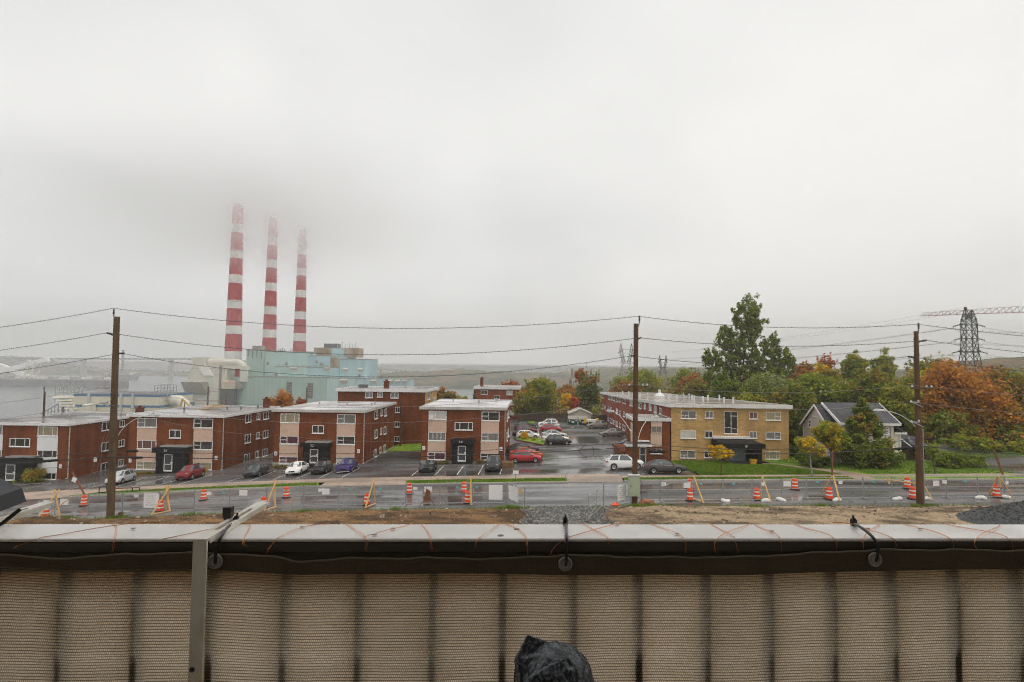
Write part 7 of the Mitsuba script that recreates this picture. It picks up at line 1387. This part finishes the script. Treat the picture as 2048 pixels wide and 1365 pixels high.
# the knitted screen: a sheet sagging between its ties
top = np.array([(-1.6, 11.885), (-1.1, 11.886), (-.822, 11.8846), (-.74, 11.8771), (-.618, 11.8844), (-.51, 11.8867), (-.41, 11.8841), (-.36, 11.8782), (-.326, 11.8715), (-.293, 11.874), (-.242, 11.8764), (-.115, 11.8779), (.014, 11.8752), (.126, 11.8827), (.274, 11.8774), (.451, 11.8789), (.585, 11.8856), (.675, 11.8908), (.811, 11.8898), (.946, 11.8888), (1.3, 11.882), (1.7, 11.886)]) - [0, .009]
hem = np.array([(-1.6, 11.862), (-.821, 11.8632), (-.715, 11.8564), (-.493, 11.8576), (-.325, 11.8464), (-.071, 11.8483), (.126, 11.8445), (.451, 11.8445), (.674, 11.8509), (.945, 11.8547), (1.7, 11.852)]) - [0, .004]
def cloth_d(u, z):
    s = np.clip((11.86 - z) / .08, 0, 1)
    near = np.min(np.abs(np.asarray(u)[..., None] - np.array(bx)), -1)
    d = .9445 + .0205 * s + .0016 * np.sin(u * 9 + z * 7) * s + .0012 * np.sin(u * 23 + 1.3) - .0022 * np.exp(-((z - 11.703) / .005) ** 2) + .0012 * (meshkit.noise(np.stack([u * 14, z * 22, 0 * u], -1), 4) - .5) * s + .006 * np.clip((11.715 - z) / .04, 0, 1)
    return np.minimum(d, .9738)
def cloth(u, za, zb, n):
    t = np.linspace(0, 1, n); U = np.repeat(u[:, None], n, 1); Z = za[:, None] + (zb - za)[:, None] * t[None]; D = cloth_d(U, Z)
    v = np.stack([U, D, Z], -1).reshape(-1, 3); i, j = np.meshgrid(np.arange(len(u) - 1), np.arange(n - 1), indexing='ij'); a = (i * n + j).ravel()
    f = np.vstack([np.stack([a, a + 1, a + n + 1], 1), np.stack([a, a + n + 1, a + n], 1)])
    sag = np.interp(U, hem[:, 0], hem[:, 1]) - 11.853   # rows follow the hem near the top and straighten below
    uv = np.stack([U + 0 * Z, Z - sag * np.exp(-(11.85 - Z).clip(0) / .25)], -1).reshape(-1, 2)
    return bw(v), f, uv
uu = np.linspace(-1.6, 1.7, 420)
wob = .0009 * np.sin(uu * 47) + .0006 * np.sin(uu * 101 + 1)
sc_ = thing('privacy_screen', 'tan knitted fabric screen tied along the balcony railing', 'fabric screen')
v, f, uv = cloth(uu, np.interp(uu, hem[:, 0], hem[:, 1]), np.full(len(uu), FL + .05), 130); scene[numbered(sc_ + '__panel')] = mikit.ply((v, f), 'm_screen', smooth=True, uv=uv)
v, f, uv = cloth(uu, np.interp(uu, top[:, 0], top[:, 1]) + wob, np.interp(uu, hem[:, 0], hem[:, 1]) - .003, 10); v = v - BY * .0025; scene[numbered(sc_ + '__hem')] = mikit.ply((v, f), 'm_hem', smooth=True, uv=uv)
v, f, uv = cloth(uu, np.interp(uu, top[:, 0], top[:, 1]) + wob - .001, np.interp(uu, hem[:, 0], hem[:, 1]) - .001, 6); v = v + BY * .0022; scene[numbered(sc_ + '__hem_lining')] = mikit.ply((v, f), 'm_hem', smooth=True, uv=uv)
part(sc_, 'hem_edge', bmesh(MB().tube(np.column_stack([uu, cloth_d(uu, np.full(len(uu), 11.88)) - .0012, np.interp(uu, top[:, 0], top[:, 1]) + wob]), .0019, 6)), 'm_hem_edge', 60)
GR = [(-.464, 11.8655), (.126, 11.860), (.669, 11.8665), (-1.05, 11.866), (1.22, 11.862)]
for u, z in GR:
    a = np.arange(25) * 2 * math.pi / 24; part(sc_, 'grommet', bmesh(MB().tube(np.column_stack([u + .0098 * np.cos(a), np.full(25, .9385), z + .0098 * np.sin(a)]), .0030, 8)), 'm_grommet', 60)
    m = MB().lathe((0, 0, 0), [(.0075, 0), (.0070, .0012)], 16).mesh(); part(sc_, 'eyelet', bmesh((np.column_stack([m[0][:, 0] + u, .9378 - m[0][:, 2], m[0][:, 1] + z]), m[1])), 'm_eyelet')
def zip_tie(label, u, zg_, path, head):
    k = thing('zip_tie', label, 'cable tie', 'black cable ties holding the screen')
    p = np.array(path, float); n = 28; t = np.linspace(0, 1, len(p)); q = np.linspace(0, 1, n)
    from scipy.interpolate import PchipInterpolator
    P = np.column_stack([PchipInterpolator(t, p[:, i])(q) for i in range(3)]); m = MB()
    m.tube(P, .0026, 8); part(k, 'strap', bmesh(m), 'm_plastic_black', 50)
    h = np.array(head); part(k, 'head', bmesh(MB().hull([h + [a, b, c] for a in (-.0042, .0042) for b in (-.004, .004) for c in (-.002, .008)] + [h + [a, 0, .012] for a in (-.003, .003)])), 'm_plastic_black'); part(k, 'tail', bmesh(MB().tube([h + [0, 0, .008], h + [.001, .003, .016]], .0017, 6)), 'm_plastic_black')
zip_tie('black cable tie right of the white bracket', -.464, 11.8655, [(-.464, .942, 11.862), (-.463, .9355, 11.866), (-.463, .937, 11.885), (-.460, .946, 11.9025), (-.468, .985, 11.908), (-.476, 1.030, 11.903)], (-.476, 1.034, 11.903))
zip_tie('black cable tie at the middle of the railing', .126, 11.860, [(.126, .942, 11.857), (.127, .9355, 11.862), (.128, .937, 11.885), (.129, .946, 11.9018), (.134, .99, 11.905), (.138, 1.028, 11.902)], (.138, 1.032, 11.901))
zip_tie('bent black cable tie on the right part of the railing', .669, 11.8665, [(.669, .942, 11.864), (.671, .9355, 11.868), (.674, .937, 11.888), (.672, .948, 11.903), (.676, .985, 11.909), (.690, 1.022, 11.904)], (.692, 1.027, 11.902))
def bracket(u, label):
    k = thing('planter_bracket', label, 'bracket', 'white steel planter brackets hooked over the railing')
    w, d0, d1, z = .0105, .922, 1.158, 11.9045
    sl = shapely.Polygon([(u - w, d0), (u + w, d0), (u + w, d1), (u - w, d1)]).buffer(.0015).difference(shapely.LineString([(u, d0 + .05), (u, d1 - .055)]).buffer(.0042))
    v, f = [], []; m = MB(); e = trimesh.creation.extrude_polygon(sl, .0045, engine='earcut'); m.add(np.array(e.vertices) + [0, 0, z], e.faces); part(k, 'arm', bmesh(m), 'm_bracket', 30)
    part(k, 'leg', bmesh(bev(u - w - .0005, u + w + .0005, d0 - .0045, d0, 10.95, z + .0045, .0012)), 'm_bracket', 30)
    for s in (-1, 1): part(k, 'flange', bmesh(MB().box(u + s * (w + .0012) - .001, u + s * (w + .0012) + .001, d0 + .004, d1 - .01, z - .005, z + .002)), 'm_bracket')
    mm = MB().lathe((0, 0, 0), [(.0042, 0), (.0038, .001)], 14).mesh(); part(k, 'bolt_hole', bmesh((np.column_stack([mm[0][:, 0] + u - .005, .9170 - mm[0][:, 2], mm[0][:, 1] + 11.70]), mm[1])), 'm_plastic_black')
bracket(-.480, 'white slotted bracket standing over the railing left of the middle'); bracket(-.914, 'white slotted bracket tip showing at the left edge under the black lamp')
k = thing('clamp_knob', 'black square knob in the slot of the left middle bracket', 'knob'); put(k, bmesh(MB().hull([(-.494 + a, 1.041 + b, c) for a in (-.0075, .0075) for b in (-.006, .006) for c in (11.912, 11.93)] + [(-.494 + a, 1.041 + b, 11.906) for a in (-.005, .005) for b in (-.004, .004)])), 'm_plastic_black')
so = thing('solar_lamp', 'black solar lamp clipped to the bracket at the left edge', 'solar lamp')
LO = np.array([-.036, 0, -.006])
part(so, 'panel', bmesh(MB().hexa(LO + np.array([(-1.02, 1.02, 11.955), (-.885, 1.0, 11.918), (-.875, 1.10, 11.930), (-1.01, 1.12, 11.968), (-1.02, 1.02, 11.985), (-.895, 1.0, 11.944), (-.885, 1.10, 11.956), (-1.01, 1.12, 12.0)]))), 'm_plastic_black'); part(so, 'body', bmesh(MB().hull(LO + np.array([(-1.02, 1.0, 11.9), (-.912, 1.0, 11.9), (-.912, 1.09, 11.9), (-1.02, 1.09, 11.9), (-1.02, 1.0, 11.956), (-.925, 1.0, 11.93), (-.925, 1.09, 11.935), (-1.02, 1.09, 11.956)]))), 'm_plastic_black'); part(so, 'strap', bmesh(MB().tube([(-.872, 1.04, 11.925), (-.885, 1.02, 11.905), (-.905, .99, 11.893)], .0035, 6)), 'm_plastic_black')
sl_ = thing('string_light', 'copper wire string of tiny lights wound along the railing', 'string light')
W = [[(-.80, .944, 11.885), (-.74, .97, 11.9), (-.66, 1.036, 11.9), (-.62, 1.04, 11.89)], [(-.70, 1.036, 11.9), (-.665, .99, 11.9), (-.64, .95, 11.899), (-.64, .946, 11.87)], [(-.56, .95, 11.898), (-.50, 1.0, 11.901), (-.455, 1.034, 11.9), (-.43, .97, 11.9), (-.415, .946, 11.885)], [(-.385, .945, 11.872), (-.366, .955, 11.899), (-.348, 1.005, 11.9005), (-.32, 1.03, 11.9), (-.305, 1.04, 11.894)], [(-.275, 1.036, 11.9), (-.245, .99, 11.901), (-.221, .955, 11.9), (-.217, .946, 11.88)], [(-.221, .955, 11.9), (-.19, .985, 11.902), (-.169, 1.011, 11.9), (-.15, 1.036, 11.9)], [(-.135, 1.033, 11.9), (-.115, .98, 11.9), (-.107, .952, 11.899), (-.104, .946, 11.88)], [(-.03, .946, 11.88), (-.021, .955, 11.9), (.0, 1.0, 11.901), (.019, 1.033, 11.9), (.045, 1.0, 11.9), (.058, .955, 11.899), (.061, .945, 11.872)],
     [(.10, .945, 11.872), (.124, .949, 11.896), (.176, .982, 11.902), (.238, 1.033, 11.9), (.26, 1.04, 11.894)], [(.171, 1.036, 11.9), (.187, .99, 11.9), (.199, .958, 11.9), (.202, .948, 11.89)], [(.30, 1.033, 11.9), (.32, .995, 11.9005), (.334, .957, 11.9), (.337, .946, 11.875)], [(.39, .945, 11.875), (.40, .954, 11.9), (.45, .995, 11.902), (.493, 1.033, 11.9)], [(.416, 1.033, 11.9), (.421, .99, 11.9), (.425, .96, 11.9), (.43, .946, 11.875)], [(.50, 1.03, 11.9), (.504, .985, 11.901), (.507, .955, 11.9), (.508, .946, 11.87)], [(.578, 1.03, 11.9), (.590, .99, 11.901), (.603, .955, 11.9), (.605, .946, 11.875)], [(.655, 1.034, 11.9015), (.689, 1.02, 11.902), (.698, .985, 11.901), (.708, .953, 11.9), (.712, .946, 11.88)], [(.655, .946, 11.88), (.662, .954, 11.9), (.70, .99, 11.902), (.744, 1.027, 11.9)], [(.793, 1.03, 11.9), (.803, .995, 11.902), (.813, .955, 11.9), (.816, .946, 11.88)], [(.86, .945, 11.88), (.869, .953, 11.9), (.93, .99, 11.902), (.984, 1.03, 11.9)], [(.877, 1.03, 11.9), (.904, .987, 11.9015), (.922, .956, 11.9), (.926, .946, 11.88)]]
from scipy.interpolate import CubicSpline
for w in W:
    w = np.array(w); t = np.linspace(0, 1, len(w)); q = np.linspace(0, 1, 14)
    p = np.column_stack([CubicSpline(t, w[:, i])(q) for i in range(3)]); p[:, 2] = np.where((p[:, 1] > .9512) & (p[:, 1] < 1.035), np.maximum(p[:, 2], 11.8998), p[:, 2]) + .0006
    for o in ((0, 0, 0), (.0015, .002, .0004)): part(sl_, 'wire_run', bmesh(MB().tube(p + o, .00036, 5)), 'm_copper')
for u, d in ((-.64, 1.0), (-.18, 1.0), (-.205, .965), (.13, .957), (.236, 1.03), (.51, .985), (.70, 1.0), (.80, 1.0), (-.345, 1.01), (.33, .97)): part(sl_, 'bulb', bmesh(MB().hull(np.array([u, d, 11.902]) + np.array([(a, b, c) for a in (-.004, .004) for b in (-.0015, .0015) for c in (-.0014, .0014)]))), 'm_frame_white')

# the owl decoy on a stand just inside the railing
scene['m_owl'] = {'type': 'twosided', 'bsdf': {'type': 'principled', 'roughness': 0.4, 'specular': 0.5, 'base_color': proc(lambda p, n, uv: mix((0.012, 0.015, 0.020), (0.105, 0.128, 0.16), smoothstep(0.44, 0.70, 0.55 * noise(p.x * 420, p.y * 420, p.z * 230) + 0.45 * fbm(p.x * 120, p.y * 120, p.z * 90, 3))))}}
mat('m_owl_dark', (0.030, 0.030, 0.033), 0.3)
mat('m_amber', (0.55, 0.27, 0.02), 0.08, spec=0.9)
ow = thing('owl_decoy', 'dark plastic owl decoy with amber eyes, only the top of its head in view', 'owl decoy')
HC = np.array([.086, .72, 11.786]); FD = np.array([-.92, -.39, -.06]); FD /= np.linalg.norm(FD); SD = np.array([-FD[1], FD[0], 0]) * -1; SD /= np.linalg.norm(SD); UD = np.cross(FD, SD); UD *= np.sign(UD[2])
def egg(c, r, sub=5, amp=.0016, fs=90):
    m = trimesh.creation.icosphere(subdivisions=sub); v = np.array(m.vertices); n = v.copy(); v = v * np.array(r)
    v = v + n * (amp * (meshkit.fbm(v * np.array([fs, fs, fs * .55]), 3, 5) - .5) * 2)[:, None]
    return v + c, np.array(m.faces)
m = MB(); m.add(*egg(HC, (.049, .052, .047), amp=.0024, fs=150)); part(ow, 'head', bmesh(m), 'm_owl', True)
m = MB(); m.add(*egg(HC + [.004, .012, -.155], (.062, .066, .135), amp=.003, fs=110)); part(ow, 'body', bmesh(m), 'm_owl', True)
for s in (-1, 1):
    m = MB(); m.add(*egg(HC + SD * s * .052 + [0, .014, -.16], (.022, .03, .11), 4, .002)); part(ow, 'wing', bmesh(m), 'm_owl', True)
    ec = HC + FD * .036 + SD * s * .0225 - UD * .004; nrm = FD * .9 + SD * s * .38 + UD * .12; nrm /= np.linalg.norm(nrm); a = np.cross(nrm, UD); a /= np.linalg.norm(a); b = np.cross(a, nrm)
    rr = np.linspace(.006, .028, 9); th = np.arange(168) * 2 * math.pi / 168; v = []
    for i, r in enumerate(rr):
        q = i / 8; ridge = .0016 * np.cos(28 * th) * math.sin(math.pi * min(1, q * 1.05)); h = .004 + .011 * q ** 2 - .006 * (q > .99)
        v.append(ec + nrm * (h + ridge)[:, None] + r * (np.cos(th)[:, None] * a + np.sin(th)[:, None] * b))
    v = np.vstack(v); n = 168; f = [(i * n + j, i * n + (j + 1) % n, (i + 1) * n + j) for i in range(8) for j in range(n)] + [(i * n + (j + 1) % n, (i + 1) * n + (j + 1) % n, (i + 1) * n + j) for i in range(8) for j in range(n)]
    part(ow, 'face_disc', bmesh((v, np.array(f))), 'm_owl_dark', True)
    m = MB(); m.add(*egg(ec + nrm * .004, (.0085,) * 3, 3, 0)); ek = part(ow, 'eye', bmesh(m), 'm_amber', True); m = MB(); m.add(*egg(ec + nrm * .0095, (.0045,) * 3, 3, 0)); part(ek, 'pupil', bmesh(m), 'm_plastic_black', True)
    tip = HC + FD * .022 + SD * s * .034 + UD * (.051 if s > 0 else .031); bs = HC + FD * .047 + UD * .012 + SD * s * .004; md = HC + FD * .042 + SD * s * .022 + UD * .030
    ball = lambda p, r: [p + r * d for d in trimesh.creation.icosphere(subdivisions=1).vertices]
    M_ = manifold3d.Manifold.hull_points(np.array(ball(bs, .005) + ball(md, .0065))) + manifold3d.Manifold.hull_points(np.array(ball(md, .0065) + ball(tip, .0018) + ball(HC + SD * s * .022 + UD * .040, .004))) + manifold3d.Manifold.hull_points(np.array(ball(md, .005) + ball(bs, .004) + ball(HC + UD * .044, .003) + ball(HC + FD * .02 + UD * .038, .004)))
    M_ = M_.refine_to_length(.003); t = trimesh.Trimesh(*mani_mesh(M_)); t = trimesh.smoothing.filter_taubin(t, iterations=4); v = np.array(t.vertices) + .0014 * (meshkit.fbm(np.array(t.vertices) * 260, 3, 2)[:, None] - .5) * 2 * np.array(t.vertex_normals)
    part(ow, 'brow_tuft', bmesh((v, np.array(t.faces))), 'm_owl', True)
part(ow, 'beak', bmesh(MB().hull([HC + FD * .046 + UD * .002, HC + FD * .058 - UD * .016, HC + FD * .040 - UD * .020 + SD * .006, HC + FD * .040 - UD * .020 - SD * .006, HC + FD * .042 - UD * .004 + SD * .006, HC + FD * .042 - UD * .004 - SD * .006])), 'm_owl_dark')
part(ow, 'base', bmesh(MB().lathe(tuple(HC + [.004, .012, -.30]), [(.06, 0), (.058, .025), (.045, .05)], 24)), 'm_owl_dark')
stn = thing('plant_stand', 'small wooden plant stand holding the owl decoy, below the frame', 'stand')
part(stn, 'stand_top', bmesh(MB().lathe((HC[0], HC[1] + .012, HC[2] - .324), [(.13, 0), (.135, .012), (.13, .0235)], 28)), 'm_lumber')
for a in range(3): t = a * 2.094 + .4; part(stn, 'leg', bmesh(MB().bar((HC[0] + .09 * math.cos(t), HC[1] + .012 + .09 * math.sin(t), HC[2] - .325), (HC[0] + .13 * math.cos(t), HC[1] + .012 + .13 * math.sin(t), FL), .025)), 'm_lumber')

# ------------------------------------------------------------------ air
scene['haze'] = {'type': 'cube', 'to_world': T().translate([0, 1200, 57.0]).scale([2800, 1450, 124.0]), 'bsdf': {'type': 'null'}, 'interior': {'type': 'ref', 'id': 'haze_air'}}
labels['haze'] = {'label': 'sea fog hanging over the harbour and the street', 'category': 'haze', 'kind': 'stuff'}

CLOUD = 0.034
# the cloud base that swallows the chimney tops: a patch of denser fog inside the haze
cx0, cx1, cy0, cy1, cz0, cz1 = -460.0, -30.0, 250.0, 580.0, 45.0, 172.0
gz_, gy_, gx_ = np.meshgrid(np.linspace(0, 1, 32), np.linspace(0, 1, 32), np.linspace(0, 1, 48), indexing='ij')
hgt = cz0 + (cz1 - cz0) * gz_
dens = sstep(52, 150, hgt) ** 1.5 * sstep(0, .42, gx_) * sstep(1, .58, gx_) * sstep(0, .35, gy_) * sstep(1, .75, gy_) * sstep(1, .86, gz_)
dens = dens * (.30 + 1.4 * meshkit.fbm(np.stack([gx_ * 9, gy_ * 4, gz_ * 5], -1), 4, 3))
scene['cloud_air'] = {'type': 'heterogeneous', 'albedo': {'type': 'rgb', 'value': [0.992, 0.992, 0.992]}, 'scale': 1.0, 'phase': {'type': 'hg', 'g': 0.93},
                      'sigma_t': {'type': 'gridvolume', 'grid': mi.VolumeGrid((dens * CLOUD).astype(np.float32)[..., None]), 'to_world': T().translate([cx0, cy0, cz0]).scale([cx1 - cx0, cy1 - cy0, cz1 - cz0])}}
scene['low_cloud'] = {'type': 'cube', 'to_world': T().translate([(cx0 + cx1) / 2, (cy0 + cy1) / 2, (cz0 + cz1) / 2]).scale([(cx1 - cx0) / 2, (cy1 - cy0) / 2, (cz1 - cz0) / 2]), 'bsdf': {'type': 'null'}, 'interior': {'type': 'ref', 'id': 'cloud_air'}, 'exterior': {'type': 'ref', 'id': 'haze_air'}}
labels['low_cloud'] = {'label': 'low cloud swallowing the tops of the chimneys', 'category': 'cloud', 'kind': 'stuff'}
